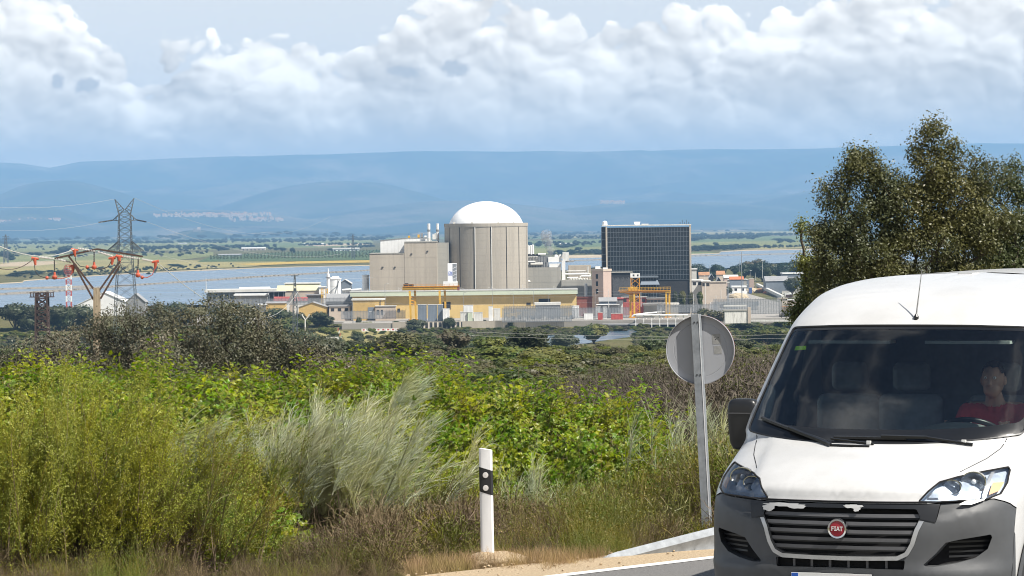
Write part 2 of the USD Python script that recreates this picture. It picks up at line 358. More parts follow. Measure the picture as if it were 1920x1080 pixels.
# ------------------------------------------------------------------ hills and mountains
def mountain_look():
    g = G(); pos = g.n('geometry') + '.position'
    a = g.noise(g.vm('multiply', pos, (1, 0.6, 2.0)), 0.0006, 6.0, 0.6); b = g.noise(pos, 0.004, 5.0, 0.6)
    c = g.mix(g.rng(a, 0.47, 0.58), (0.024, 0.044, 0.046), (0.13, 0.12, 0.10))
    c = g.mix(g.rng(b, 0.4, 0.7), c, (0.045, 0.07, 0.04))
    g.done('mountain_look', surface=g.n('principled_bsdf', base_color=c, roughness=1.0, specular_ior_level=0.05) + '.BSDF')
mountain_look()
def hill_look():
    g = G(); pos = g.n('geometry') + '.position'
    a = g.noise(g.vm('multiply', pos, (1, 0.3, 3.0)), 0.005, 5.0, 0.65)
    c = g.mix(g.rng(a, 0.50, 0.66), (0.020, 0.036, 0.022), (0.24, 0.20, 0.12))
    g.done('hill_look', surface=g.n('principled_bsdf', base_color=c, roughness=1.0, specular_ior_level=0.05) + '.BSDF')
hill_look()
def mountains():
    nx, ny = 420, 170
    D = np.linspace(23000, 43000, ny); u = np.linspace(-1, 1, nx)
    XX = u[None, :] * (0.22 * D[:, None]); DD = np.repeat(D[:, None], nx, 1)
    pxl = 960 + XX / DD * F
    # the crest as seen in the photograph: it runs level under the cloud base, with lower shoulders on the far left
    crest_row = np.interp(pxl, [-600, 0, 40, 95, 150, 230, 420, 560, 900, 1300, 1500, 1700, 2000, 2600], [318, 306, 306, 314, 304, 301, 293, 288, 285, 282, 278, 272, 268, 272])
    v_crest = UV(pxl, crest_row)[1]
    crest = EYE - v_crest / F * 40000
    t = np.clip((DD - 23000) / 17000, 0, 1)
    env = crest * (0.04 * t + 0.96 * t ** 1.9)
    p = np.stack([XX / 2600, DD / 5200, 0 * XX], -1)
    r = 1 - np.abs(2 * meshkit.fbm(p, 5, 11) - 1)
    r2 = meshkit.fbm(np.stack([XX / 5200, DD / 9000, 0 * XX + 3], -1), 3, 23) - 0.5
    z = env * (0.50 + 0.80 * (r - 0.32)) + 380 * r2 * np.sin(np.pi * np.clip(t, 0, 1)) ** 1.0
    w = np.clip((t - 0.86) / 0.14, 0, 1)
    crest_n = crest + 55 * (meshkit.fbm(p * 2.2, 4, 31) - 0.5)
    z = np.where(t < 1, z * (1 - w) + crest_n * w, crest_n)
    # nearer spurs: two rounded foothills on the left and in the middle
    for px0, wid, D0, row in ((120, 230, 31000, 336), (640, 280, 32000, 326), (360, 300, 27000, 392), (850, 320, 28500, 376), (1250, 400, 29000, 378), (60, 150, 26500, 380), (1750, 420, 31000, 330)):
        hgt = EYE - UV(px0, row)[1] / F * D0
        g_ = np.exp(-((pxl - px0) / wid) ** 2 - ((DD - D0) / 3200) ** 2)
        z = np.maximum(z, hgt * g_ * (0.90 + 0.22 * (r - 0.5)))
    back = np.clip((DD - 41000) / 2000, 0, 1)
    z = np.minimum(z * (1 - 0.6 * back), crest + 25)
    z = np.minimum(z, EYE - (v_crest - 3) / F * DD)      # nothing nearer stands above the crest
    z[0] = -40
    struct('mountains', MB().sheet(np.stack([XX, DD, z], -1)[:, ::-1]), 'mountain_look', smooth=True)
mountains()
def hill(name, prof, D0, depth, m, seed, rough=1.5):
    """A low wooded ridge whose skyline follows the photograph."""
    pxs = np.arange(prof[0][0], prof[-1][0] + 1, 6.0)
    rows = np.interp(pxs, [p[0] for p in prof], [p[1] for p in prof])
    ts = np.linspace(-1, 1, 15)
    P = np.zeros((len(ts), len(pxs), 3))
    for i, t in enumerate(ts):
        D = D0 + depth * t
        zt = EYE - UV(pxs, rows)[1] / F * D0
        n = meshkit.fbm(np.stack([pxs / 14.0, 0 * pxs + i * 0.9, 0 * pxs], -1), 4, seed) - 0.5
        P[i, :, 0] = X(pxs, D, 440); P[i, :, 1] = D
        P[i, :, 2] = -2 + (zt + 2 + n * rough * D0 / F * 2.2) * np.cos(t * np.pi / 2) ** 0.8
    struct(name, MB().sheet(P[:, ::-1]), m, smooth=False)
hill('hills', [(-300, 447), (0, 446), (120, 445), (250, 444), (330, 442), (430, 441), (480, 436), (530, 433), (600, 436), (680, 440), (740, 438), (800, 435), (900, 434), (980, 436), (1060, 433), (1140, 435), (1300, 431), (1400, 430), (1480, 431), (1600, 430), (1800, 428), (2200, 427)], 21500, 900, 'hill_look', 3, 0.9)
hill('hills', [(200, 452), (270, 448), (300, 443), (330, 437), (352, 432), (372, 430.5), (400, 434), (440, 439), (490, 444), (540, 449)], 19500, 500, 'hill_look', 9, 0.6)
hill('hills', [(-300, 455), (60, 452), (200, 450.5), (330, 449), (500, 450), (640, 447), (700, 446), (760, 449)], 17500, 350, 'wood_look', 15, 0.8)
# ------------------------------------------------------------------ materials of the built things
look('concrete_look', (0.37, 0.335, 0.28), 0.9, 0.30, 0.10, streak=True, detail=8, bump=0.03, lift=4.2)
look('concrete_light', (0.42, 0.37, 0.30), 0.9, 0.22, 0.08, streak=True, detail=6, lift=5.5)
look('concrete_grey', (0.34, 0.33, 0.295), 0.9, 0.16, 0.08, streak=True, detail=6, lift=3.5)
look('white_paint', (0.74, 0.74, 0.72), 0.45, 0.08, 0.3)
look('dome_paint', (0.86, 0.86, 0.85), 0.5, 0.04, 0.15)
look('off_white', (0.58, 0.57, 0.53), 0.6, 0.14, 0.3)
look('yellow_wall', (0.58, 0.42, 0.17), 0.7, 0.10, 0.15)
look('ochre_wall', (0.50, 0.34, 0.12), 0.75, 0.15, 0.2)
look('pale_green', (0.50, 0.55, 0.42), 0.6, 0.08, 0.2)
look('pale_yellow', (0.52, 0.50, 0.33), 0.6, 0.1, 0.2)
look('crane_yellow', (0.62, 0.36, 0.04), 0.45, 0.15, 0.4)
look('crane_orange', (0.62, 0.27, 0.02), 0.45, 0.15, 0.4)
look('dark_steel', (0.045, 0.047, 0.05), 0.6, 0.25, 0.6)
look('grey_steel', (0.23, 0.24, 0.25), 0.5, 0.2, 0.5)
look('pylon_steel', (0.085, 0.095, 0.10), 0.55, 0.2, 0.5)
look('rusty_steel', (0.06, 0.036, 0.03), 0.8, 0.3, 0.6)
look('beige_wall', (0.46, 0.385, 0.31), 0.85, 0.1, 0.1)
look('pink_wall', (0.44, 0.34, 0.285), 0.85, 0.1, 0.1)
look('red_brown', (0.20, 0.065, 0.05), 0.7, 0.2, 0.3)
look('red_roof', (0.33, 0.075, 0.065), 0.7, 0.2, 0.3)
look('tile_roof', (0.36, 0.19, 0.10), 0.85, 0.25, 0.4)
look('grey_roof', (0.27, 0.27, 0.27), 0.8, 0.15, 0.2)
look('blue_grey', (0.17, 0.20, 0.235), 0.6, 0.12, 0.2)
look('dark_glass', (0.012, 0.018, 0.026), 0.12, 0.5, 0.08, spec=0.5)
look('mullion', (0.135, 0.16, 0.185), 0.45, 0.1, 0.3)
look('dark_void', (0.02, 0.02, 0.022), 0.8, 0.2, 0.3)
look('yard_look', (0.30, 0.28, 0.25), 0.95, 0.25, 0.05, detail=6)
look('stone_look', (0.20, 0.18, 0.15), 0.95, 0.35, 0.6)
look('sign_blue', (0.04, 0.10, 0.42), 0.5, 0.1)
look('sign_white', (0.80, 0.80, 0.80), 0.5, 0.05)
look('barrier_red', (0.42, 0.085, 0.07), 0.6, 0.15)
look('skip_blue', (0.07, 0.12, 0.28), 0.6, 0.2)
look('orange_paint', (0.52, 0.17, 0.075), 0.5, 0.15, 2.0)
look('rock_look', (0.22, 0.18, 0.135), 0.95, 0.4, 0.3)
def fence_look():
    g = G(); pos = g.n('geometry') + '.position'
    s = g.n('separate_xyz', vector=pos); a = g.n('combine_xyz', x=g.m('add', s + '.x', s + '.z'), y=0.0, z=0.0) + '.vector'; b = g.n('combine_xyz', x=g.m('subtract', s + '.x', s + '.z'), y=0.0, z=0.0) + '.vector'
    wa = g.n('wave_texture', wave_type='bands', bands_direction='x', vector=a, scale=1.6) + '.fac'
    wb = g.n('wave_texture', wave_type='bands', bands_direction='x', vector=b, scale=1.6) + '.fac'
    k = g.m('maximum', g.rng(wa, 0.62, 0.8), g.rng(wb, 0.62, 0.8))
    p = g.n('principled_bsdf', base_color=(0.30, 0.32, 0.34), roughness=0.5, metallic=0.3) + '.BSDF'
    t = g.n('transparent_bsdf') + '.BSDF'
    g.done('wire_mesh', surface=g.n('mix_closure', fac=k, closure1=t, closure2=p) + '.closure')
fence_look()

def pb(mb, x0, x1, yt, D, depth, zb=0.0, yb=None, row=None):
    """A box from its left and right edge and its top in the photograph, its front at depth D."""
    zt = Z(yt, D, (x0 + x1) / 2)
    if yb is not None: zb = Z(yb, D, (x0 + x1) / 2)
    r = row if row is not None else (yt + 20)
    return mb.box(X(x0, D, r), X(x1, D, r), D, D + depth, zb, zt)
def building(name, label, cat, x0, x1, yt, D, depth, wall, group=None, zb=-0.1, parts=(), yb=None):
    t = thing(name, label, cat, (0, 0, 0), group=group)
    obj('wall', pb(MB(), x0, x1, yt, D, depth, zb, yb), wall, t)
    return t

# the yard: a platform with a retaining wall, in front of the buildings
YD = 1686.0
yx0, yx1 = X(640, YD), X(1560, YD)
struct('yard', MB().box(yx0, yx1, YD, 2750, -4.3, 0.06), 'yard_look')
struct('yard', MB().box(X(330, 1730), yx0 - 0.05, 1715, 2050, -4.3, 0.04), 'yard_look')
rw = thing('retaining_wall', 'long concrete retaining wall of the yard with pale slanted buttresses', 'wall')
obj('wall', MB().box(X(735, YD), X(985, YD), YD - 0.6, YD - 0.01, -4.2, 0.5), 'concrete_light', rw)
obj('dark_panel', MB().box(X(764, YD), X(866, YD), YD - 0.75, YD - 0.61, -3.9, 0.1), 'dark_steel', rw)
for k in range(12):
    px = 768 + k * 8.4
    xb = X(px, YD)
    obj('buttress', MB().prism([(xb, YD - 0.76, 0.3), (xb + 0.5, YD - 0.76, 0.3), (xb + 0.5, YD - 2.3, -4.1), (xb, YD - 2.3, -4.1)], (0, 0.0, 0)) if False else MB().add([(xb, YD - 0.77, 0.3), (xb + 0.9, YD - 0.77, 0.3), (xb, YD - 2.2, -4.1), (xb + 0.9, YD - 2.2, -4.1), (xb, YD - 0.77, -4.1), (xb + 0.9, YD - 0.77, -4.1)], [[0, 2, 3], [0, 3, 1], [0, 4, 2], [1, 3, 5], [2, 4, 5], [2, 5, 3], [0, 1, 5], [0, 5, 4]]), 'concrete_light', rw)
# red and white road barriers in front of the wall
for k in range(15):
    px = 682 + k * 9.2 if k < 12 else 806 + (k - 12) * 9.2
    t = thing('road_barrier', 'red and white plastic road barrier in the row before the retaining wall', 'barrier', W(px, 606 + k * 0.25, 1672) * [1, 1, 0] + [0, 0, -3.9], group='red and white barriers below the retaining wall')
    m = MB(); m.add(*MB().box(-1.2, 1.2, -0.25, 0.25, 0.3, 1.5).arrays()); obj('barrier_body', m, 'white_paint', t)
    obj('red_band', MB().box(-0.6, 0.5, -0.28, 0.28, 0.5, 1.3), 'barrier_red', t)
    obj('foot', MB().box(-1.0, 1.0, -0.35, 0.35, 0.0, 0.29), 'white_paint', t)

# ------------------------------------------------------------------ the reactor building
RD = 1830.0; RR = 78 / F * RD
rc = np.array([X(912, RD, 480), RD, 0.0]); rtop = Z(418.6, RD, 912)
reactor = thing('reactor_building', 'huge round concrete reactor building under a white dome', 'reactor building', rc)
obj('core', MB().lathe([(RR - 0.35, 0), (RR - 0.35, rtop - 2.2)], n=96), 'dark_void', reactor)
seams = [math.radians(-90 + a) for a in (-39 + 21.6 * np.arange(17))]
n_pan = 16; step = 2 * math.pi / n_pan; a_first = math.radians(-90 - 38.5)
for k in range(n_pan):
    a0 = a_first + k * step + 0.011; a1 = a_first + (k + 1) * step - 0.011
    obj('wall_panel', MB().lathe([(RR - 0.34, 0), (RR, 0), (RR, rtop - 2.0), (RR - 0.34, rtop - 2.0)], n=9, a0=a0, a1=a1), 'concrete_look', reactor, smooth=30)
obj('parapet', MB().lathe([(RR - 0.3, rtop - 1.98), (RR + 0.25, rtop - 1.98), (RR + 0.25, rtop), (RR - 1.2, rtop), (RR - 1.2, rtop - 1.0), (2.0, rtop - 0.9)], n=96), 'concrete_look', reactor, smooth=30)
DR = 69.5 / F * RD; DH = Z(375.5, RD, 912) - rtop
cap_r = (DR ** 2 + DH ** 2) / (2 * DH)
prof = []
for t in np.linspace(0, 1, 26):
    ang = math.asin(DR / cap_r) * (1 - t) if DR < cap_r else 0
    prof.append((cap_r * math.sin(ang), rtop - 0.6 + cap_r * math.cos(ang) - (cap_r - DH)))
prof = [(DR, rtop - 0.95)] + prof
# the dome is steeper at its foot than a plain cap: blend with an ellipse
ell = [(DR * math.cos(t), rtop - 0.6 + DH * math.sin(t)) for t in np.linspace(0, math.pi / 2, 27)]
prof2 = [(0.55 * a[0] + 0.45 * b[0], 0.55 * a[1] + 0.45 * b[1]) for a, b in zip(prof[1:], ell[:26])]
obj('dome', MB().lathe([(DR, rtop - 0.95)] + prof2 + [(0.01, prof2[-1][1] + 0.02)], n=72), 'dome_paint', reactor, smooth=True)
obj('dome_ring', MB().lathe([(DR + 0.5, rtop - 0.95), (DR + 0.5, rtop - 0.35), (DR - 0.1, rtop - 0.3)], n=72), 'concrete_grey', reactor)
for a in (-38.5 + 22.5, -38.5 + 45.0):
    t = math.radians(-90 + a + 1.0); c, s_ = math.cos(t), math.sin(t)
    obj('downpipe', MB().bar(((RR + .2) * c, (RR + .2) * s_, 2), ((RR + .2) * c, (RR + .2) * s_, rtop - 2.1), 0.42, n=6), 'off_white', reactor)
for k, a in enumerate((-52, -20, 18, 44)):
    t = math.radians(-90 + a); c, s_ = math.cos(t), math.sin(t)
    obj('roof_box', MB().box((RR - 1) * c - 0.6, (RR - 1) * c + 0.6, (RR - 1) * s_ - .6, (RR - 1) * s_ + .6, rtop - 0.4, rtop + 0.8), 'off_white', reactor)
# the banner hall at the foot of the reactor: a white sign tower with blue letters
BD = 1788.0
ban = thing('banner_tower', 'tall white sign tower with blue letters in front of the reactor wall', 'sign')
bx0, bx1, bz1 = X(839.5, BD, 510), X(856.5, BD, 510), Z(493.5, BD, 848)
obj('panel', MB().box(bx0, bx1, BD, BD + 3, 0, bz1), 'sign_white', ban)
obj('lattice_side', MB().box(bx0 + 2.75, bx1 - 0.05, BD - 0.08, BD - 0.004, 8, bz1 - 0.4), 'grey_steel', ban)
for k in range(10):
    zz = 9 + k * (bz1 - 10) / 10
    obj('cross_bar', MB().bar((bx0 + 2.8, BD - 0.14, zz), (bx1 - 0.1, BD - 0.14, zz + 1.0), 0.22), 'sign_white', ban)
tx = meshkit.text_mesh('CN', 1.5, 0.05, True); tx.apply_transform(trimesh.transformations.rotation_matrix(math.pi / 2, [1, 0, 0])); tx.apply_scale([0.75, 1, 1.0]); tx.apply_translation([bx0 + 0.25, BD - 0.01, Z(514, BD, 848)])
obj('lettering', (tx.vertices, tx.faces), 'sign_blue', ban)
tx = meshkit.text_mesh('ALMARAZ', 0.62, 0.05, True); tx.apply_transform(trimesh.transformations.rotation_matrix(math.pi / 2, [1, 0, 0])); tx.apply_scale([0.62, 1, 1.0]); tx.apply_translation([bx0 + 0.22, BD - 0.01, Z(516.5, BD, 848)])
obj('lettering', (tx.vertices, tx.faces), 'sign_blue', ban)
obj('base', MB().box(X(831, BD, 530), X(858, BD, 530), BD - 1.2, BD + 4, 0, Z(527.5, BD, 845)), 'white_paint', ban)

# ------------------------------------------------------------------ the auxiliary building, left of the reactor
AD = 1800.0
aux = thing('auxiliary_building', 'stepped windowless concrete block left of the reactor', 'building')
def panelled(parent, x0, x1, yt, D, depth, rows, cols, m, zb=-0.1, name='wall_slab'):
    """A wall of cast slabs with recessed joints before a dark backing."""
    xa, xb, zt = X(x0, D, yt + 30), X(x1, D, yt + 30), Z(yt, D, (x0 + x1) / 2)
    obj('wall', MB().box(xa + .02, xb - .02, D + 0.12, D + depth, zb, zt - 0.03), m, parent)
    for i in range(rows):
        for j in range(cols):
            a, b = xa + (xb - xa) * j / cols, xa + (xb - xa) * (j + 1) / cols
            c, d = zb + (zt - zb) * i / rows, zb + (zt - zb) * (i + 1) / rows
            obj(name, MB().box(a + 0.03, b - 0.03, D + 0.02 * ((i * 7 + j * 3) % 2), D + 0.118, c + 0.03, d - 0.03), m, parent)
    return xa, xb, zt
panelled(aux, 693, 758, 476, AD, 30, 4, 3, 'concrete_light')
panelled(aux, 758.1, 819, 454.5, AD, 36, 5, 3, 'concrete_light')
xa, xb = X(819.1, AD + 14, 490), X(842, AD + 14, 490)
obj('recessed_wall', MB().box(xa, xb, AD + 14, AD + 30, -0.1, Z(455, AD + 14, 830)), 'concrete_grey', aux)
obj('roof_edge', MB().box(X(757.6, AD, 454), X(819.3, AD, 454), AD - 0.25, AD + 36.1, Z(454.4, AD, 788), Z(452.7, AD, 788)), 'concrete_grey', aux)
obj('roof_edge', MB().box(X(692.6, AD, 476), X(757.4, AD, 476), AD - 0.25, AD + 30.1, Z(475.9, AD, 724), Z(474.6, AD, 724)), 'concrete_grey', aux)
for px, row in ((716, 500), (739, 500), (770, 475), (800, 470)):
    obj('vent', MB().box(X(px, AD, row), X(px + 3, AD, row), AD - 0.5, AD - 0.005, Z(row + 2.2, AD, px), Z(row, AD, px)), 'dark_steel', aux)
fh = thing('fuel_hall', 'white sheet metal hall on the roof behind the concrete block', 'building')
FD = 1836.5
z0, z1 = Z(478, FD, 735), Z(450.5, FD, 713)
xl, xm, xr = X(713, FD, 460), X(756, FD, 460), X(808, FD, 460)
z2 = Z(446.2, FD, 757)
for k in range(14):
    a, b = k / 14, (k + 1) / 14
    A, B = xl + (xr - xl) * a, xl + (xr - xl) * b
    za, zb_ = z1 + (z2 - z1) * min(1, a * 2.2), z1 + (z2 - z1) * min(1, b * 2.2)
    obj('wall_sheet', MB().add([(A + .03, FD, z0 - 12), (B - .03, FD, z0 - 12), (B - .03, FD, zb_), (A + .03, FD, za), (A + .03, FD + .3, z0 - 12), (B - .03, FD + .3, z0 - 12), (B - .03, FD + .3, zb_), (A + .03, FD + .3, za)], [[0, 1, 2, 3], [5, 4, 7, 6], [4, 0, 3, 7], [1, 5, 6, 2], [3, 2, 6, 7]]), 'white_paint', fh)
obj('body', MB().box(xl + .1, xr - .1, FD + 0.32, FD + 26, 0, z1 - 0.4), 'off_white', fh)
obj('roof', MB().add([(xl - .2, FD - .4, z1), (xm, FD - .4, z2 + .05), (xr, FD - .4, z2 + .3), (xl - .2, FD + 27, z1), (xm, FD + 27, z2 + .05), (xr, FD + 27, z2 + .3)], [[0, 1, 4, 3], [1, 2, 5, 4]]), 'grey_roof', fh)
for k, px in enumerate((766, 784, 790, 797, 812, 816)):
    D = FD + 1.5 + k
    obj('roof_unit', MB().box(X(px, D), X(px + 4, D), D, D + 2, z2 - 1, z2 + 1.2 + 0.7 * (k % 3)), ['crane_yellow', 'crane_yellow', 'grey_steel', 'white_paint', 'white_paint', 'off_white'][k], fh)
for k, px in enumerate((804.2, 820.6)):
    D = 1834.0; r = 2.6 / F * D
    t = thing('chimney_stack', ['left', 'right'][k] + ' one of the two slim white vent stacks beside the reactor', 'chimney', [X(px, D, 440), D, 0], group=None)
    zt = Z(418.5, D, px)
    obj('shaft', MB().lathe([(r, 0), (r, zt - 0.3), (r * 0.85, zt - 0.25), (r * 0.85, zt - 1.2)], n=18), 'white_paint', t, smooth=40)
    for zz in (0.06, 0.22, 0.40): obj('band', MB().lathe([(r + .12, zt - 3 - zz * 30), (r + .12, zt - 1.8 - zz * 30), (r - .01, zt - 1.8 - zz * 30)], n=18), 'off_white' if zz > .1 else 'grey_steel', t)
    obj('bracket', MB().box(-r - .6, r + .6, -.3, .3, zt - 13, zt - 12.4), 'grey_steel', t)

# ------------------------------------------------------------------ the long yellow turbine hall
HD = 1762.0
hall = thing('yellow_hall', 'long low yellow hall with a pale green roof edge before the reactor', 'building')
hx0, hx1 = X(657, HD, 565), X(1083, HD, 560)
hz = lambda row, px=870: Z(row, HD, px)
ztop, zeave = hz(543.2), hz(553.6)
obj('wall', MB().box(hx0 + 1.0, hx1 - 0.6, HD + 0.1, HD + 19, -0.1, zeave - 0.06), 'yellow_wall', hall)
nw = 34
for k in range(nw):
    a, b = hx0 + 1.0 + (hx1 - hx0 - 1.6) * k / nw, hx0 + 1.0 + (hx1 - hx0 - 1.6) * (k + 1) / nw
    obj('wall_panel', MB().box(a + 0.02, b - 0.02, HD + 0.03, HD + 0.098, 0, zeave - 0.1), 'yellow_wall', hall)
obj('roof', MB().box(hx0, hx1, HD - 2.3, HD + 20, zeave, ztop - 0.62), 'pale_green', hall)
obj('roof_rim', MB().box(hx0 - 0.2, hx1 + 0.2, HD - 2.5, HD - 2.1, ztop - 0.6, ztop), 'off_white', hall)
obj('roof_deck', MB().box(hx0, hx1, HD - 2.08, HD + 19.9, ztop - 0.6, ztop - 0.12), 'grey_roof', hall)
for px0, px1, r0, r1 in ((1010, 1032, 562, 574), (830, 845, 566, 580), (987, 995, 569, 574), (745, 750, 577, 584)):
    obj('gate', MB().box(X(px0, HD, 570), X(px1, HD, 570), HD - 0.06, HD + 0.02, max(0, hz(r1)), hz(r0)), 'dark_void', hall)
for k in range(7):
    px = 690 + k * 58
    x = X(px, HD, 545)
    obj('roof_railing', MB().bar((x, HD - 1.2, ztop), (x, HD - 1.2, ztop + 1.3 + (k % 3) * .6), 0.16).bar((x, HD - 1.2, ztop + 1.2), (x + 2.5, HD - 1.2, ztop), 0.12), 'off_white', hall)
# lamp posts in front of the hall
def lamp_post(px, row_top, row_base_D, label, arm=1):
    D = row_base_D; base = np.array([X(px, D, row_top + 30), D, 0.05]); h = Z(row_top, D, px)
    t = thing('lamp_post', label, 'lamp post', base)
    obj('pole', MB().bar((0, 0, 0), (0, 0, h), 0.26, 0.16, n=8), 'grey_steel', t)
    obj('arm', MB().bar((0, 0, h - 0.1), (1.6 * arm, -0.3, h + 0.35), 0.14, n=6), 'grey_steel', t)
    obj('lamp_head', MB().box(1.2 * arm - .1, 2.2 * arm + .1, -.5, -.1, h + 0.3, h + 0.52), 'off_white', t)
for px, rt, D, lab, arm in ((869, 549, 1748, 'thin grey lamp post before the left part of the yellow wall', 1), (923, 541, 1746, 'tall grey lamp post before the middle of the yellow wall', -1), (1000, 545, 1745, 'dark floodlight post left of the black gate of the yellow hall', 1), (1028, 553, 1744, 'pale curved lamp post before the black gate of the yellow hall', 1), (1116, 548, 1742, 'lamp post at the foot of the beige stair tower', 1), (963, 551, 1743, 'thin lamp post on the right part of the yellow wall', -1), (722, 533, 1740, 'lamp post rising in front of the left end of the yellow hall', 1)):
    lamp_post(px, rt, D, lab, arm)

# small yellow service building at the left end of the hall
svc = thing('service_building', 'ochre service building with a white roof edge at the left end of the hall', 'building')
SD = 1735.0
obj('wall', pb(MB(), 661, 719, 563, SD, 14, -0.1), 'ochre_wall', svc)
obj('roof', MB().box(X(659, SD, 562), X(721, SD, 562), SD - .5, SD + 14.5, Z(563, SD, 690) + .01, Z(560.2, SD, 690)), 'off_white', svc)
obj('annex', pb(MB(), 704, 742, 574.5, SD - 6, 5.98, -0.1), 'beige_wall', svc)
obj('annex_roof', MB().box(X(703, SD - 6, 574), X(743, SD - 6, 574), SD - 6.4, SD - .02, Z(574.4, SD - 6, 722), Z(573.2, SD - 6, 722)), 'off_white', svc)
obj('door', pb(MB(), 690, 702, 576, SD - 0.12, 0.11, 0), 'blue_grey', svc)
obj('door_sign', MB().box(X(692, SD, 583), X(697, SD, 583), SD - .16, SD - .125, Z(585, SD, 695), Z(583.4, SD, 695)), 'sign_white', svc)
for a, b in ((707, 711), (714.5, 718)): obj('window', pb(MB(), a, b, 581, SD - 6.1, 0.09, yb=590, zb=None), 'dark_void', svc)
obj('gutter', MB().bar([X(713, SD, 563), SD - .2, Z(563, SD, 713)], [X(713, SD, 563), SD - .2, Z(574, SD, 713)], .35), 'dark_steel', svc)
# ------------------------------------------------------------------ gantry cranes
def wheel_truck(t, x, y, w):
    obj('wheel_truck', MB().box(x - w, x + w, y - .6, y + .6, 0.0, 1.1), 'crane_orange', t)
g1 = thing('gantry_crane', 'yellow gantry crane with a round girder left before the reactor', 'crane', W(808, 596, 1712) * [1, 1, 0])
D = 1712.0; cx = X(808, D, 560)
px_ = lambda px, row=560: X(px, D, row) - cx
zz = lambda row, px=808: Z(row, D, px)
obj('girder', MB().bar((px_(755), 0, zz(540.5)), (px_(858), 0, zz(540.5)), 1.9, n=10), 'crane_yellow', g1, smooth=40)
obj('girder', MB().bar((px_(757), 3.2, zz(540.0)), (px_(860), 3.2, zz(540.0)), 1.9, n=10), 'crane_yellow', g1, smooth=40)
obj('walkway', MB().box(px_(757), px_(862), -1.3, -1.0, zz(537.5), zz(537)).box(px_(757), px_(862), -1.05, 4.3, zz(537.0), zz(536.4)), 'crane_orange', g1)
for k in range(13): obj('railing_post', MB().bar((px_(758 + k * 8.5), -1.2, zz(536.4)), (px_(758 + k * 8.5), -1.2, zz(532.8)), .14), 'crane_orange', g1)
obj('handrail', MB().bar((px_(758), -1.2, zz(532.9)), (px_(861), -1.2, zz(532.9)), .14), 'crane_orange', g1)
obj('trolley', MB().box(px_(757), px_(776), -0.8, 4.0, zz(536.3), zz(532.3)).box(px_(760), px_(766), 0, 3, zz(532.3), zz(530.5)), 'rusty_steel', g1)
for k in range(5): obj('girder_band', MB().bar((px_(778 + 18 * k), 0, zz(540.5)), (px_(778.9 + 18 * k), 0, zz(540.5)), 2.25, n=10), 'crane_orange', g1)
obj('end_beam', MB().box(px_(858), px_(862), -1, 4.2, zz(545), zz(537)), 'red_brown', g1)
for (a, b) in ((767.5, 771), (777, 780.5), (823, 827.5), (832.5, 837)):
    c = (a + b) / 2; off = 0.0 if a in (767.5, 823) else 2.6
    obj('leg', MB().bar((px_(c - 0.4), off, zz(545)), (px_(c + 1), off, 1.1), 1.15, 0.9), 'crane_yellow', g1)
    wheel_truck(g1, px_(c + 1), off, 1.1)
for k in range(3): obj('cross_brace', MB().bar((px_(769.5), .5, zz(556 + 6 * k)), (px_(778.7), 2.4, zz(559 + 6 * k)), .35), 'crane_orange', g1)

g2 = thing('gantry_crane', 'orange gantry crane with a railed girder before the dark office block', 'crane', W(1210, 580, 1722) * [1, 1, 0])
D = 1722.0; cx = X(1210, D, 560)
zz = lambda row, px=1210: Z(row, D, px)
obj('girder', MB().box(px_(1163), px_(1257), -0.8, 0.8, zz(548.6), zz(545.4)), 'crane_orange', g2)
obj('girder', MB().box(px_(1163), px_(1257), 3.2, 4.8, zz(548.6), zz(545.4)), 'crane_orange', g2)
obj('handrail', MB().bar((px_(1162), -1, zz(538.6)), (px_(1258), -1, zz(538.6)), .16).bar((px_(1162), -1, zz(541.8)), (px_(1258), -1, zz(541.8)), .12), 'crane_yellow', g2)
for k in range(17): obj('railing_post', MB().bar((px_(1162.5 + 5.9 * k), -1, zz(545.4)), (px_(1162.5 + 5.9 * k), -1, zz(538.6)), .15), 'crane_yellow', g2)
obj('walkway', MB().box(px_(1160), px_(1258.5), -1.3, 5.2, zz(545.4) + .01, zz(544.9)), 'crane_orange', g2)
obj('trolley', MB().box(px_(1178), px_(1196), -0.6, 4.4, zz(544.8), zz(539.0)).box(px_(1183), px_(1188), .5, 3, zz(539), zz(537.5)), 'crane_yellow', g2)
obj('hoist_frame', MB().prism([(px_(1170), 1, zz(548.7)), (px_(1203), 1, zz(548.7)), (px_(1194), 1, zz(552.5)), (px_(1180), 1, zz(552.5))], (0, 2.4, 0)), 'crane_orange', g2)
obj('hoist_box', MB().box(px_(1180), px_(1187.5), .8, 3.2, zz(565), zz(552.6)), 'crane_yellow', g2)
for c, off in ((1189.5, 0.0), (1182.5, 4), (1249.5, 0.0), (1256, 4)):
    obj('leg', MB().bar((px_(c), off, zz(548.5)), (px_(c), off, 1.1), 1.0, 0.85), 'crane_yellow', g2); wheel_truck(g2, px_(c), off, 1.0)
obj('end_frame', MB().box(px_(1248), px_(1258), -.85, 4.85, zz(549.5), zz(544.95)), 'crane_yellow', g2)
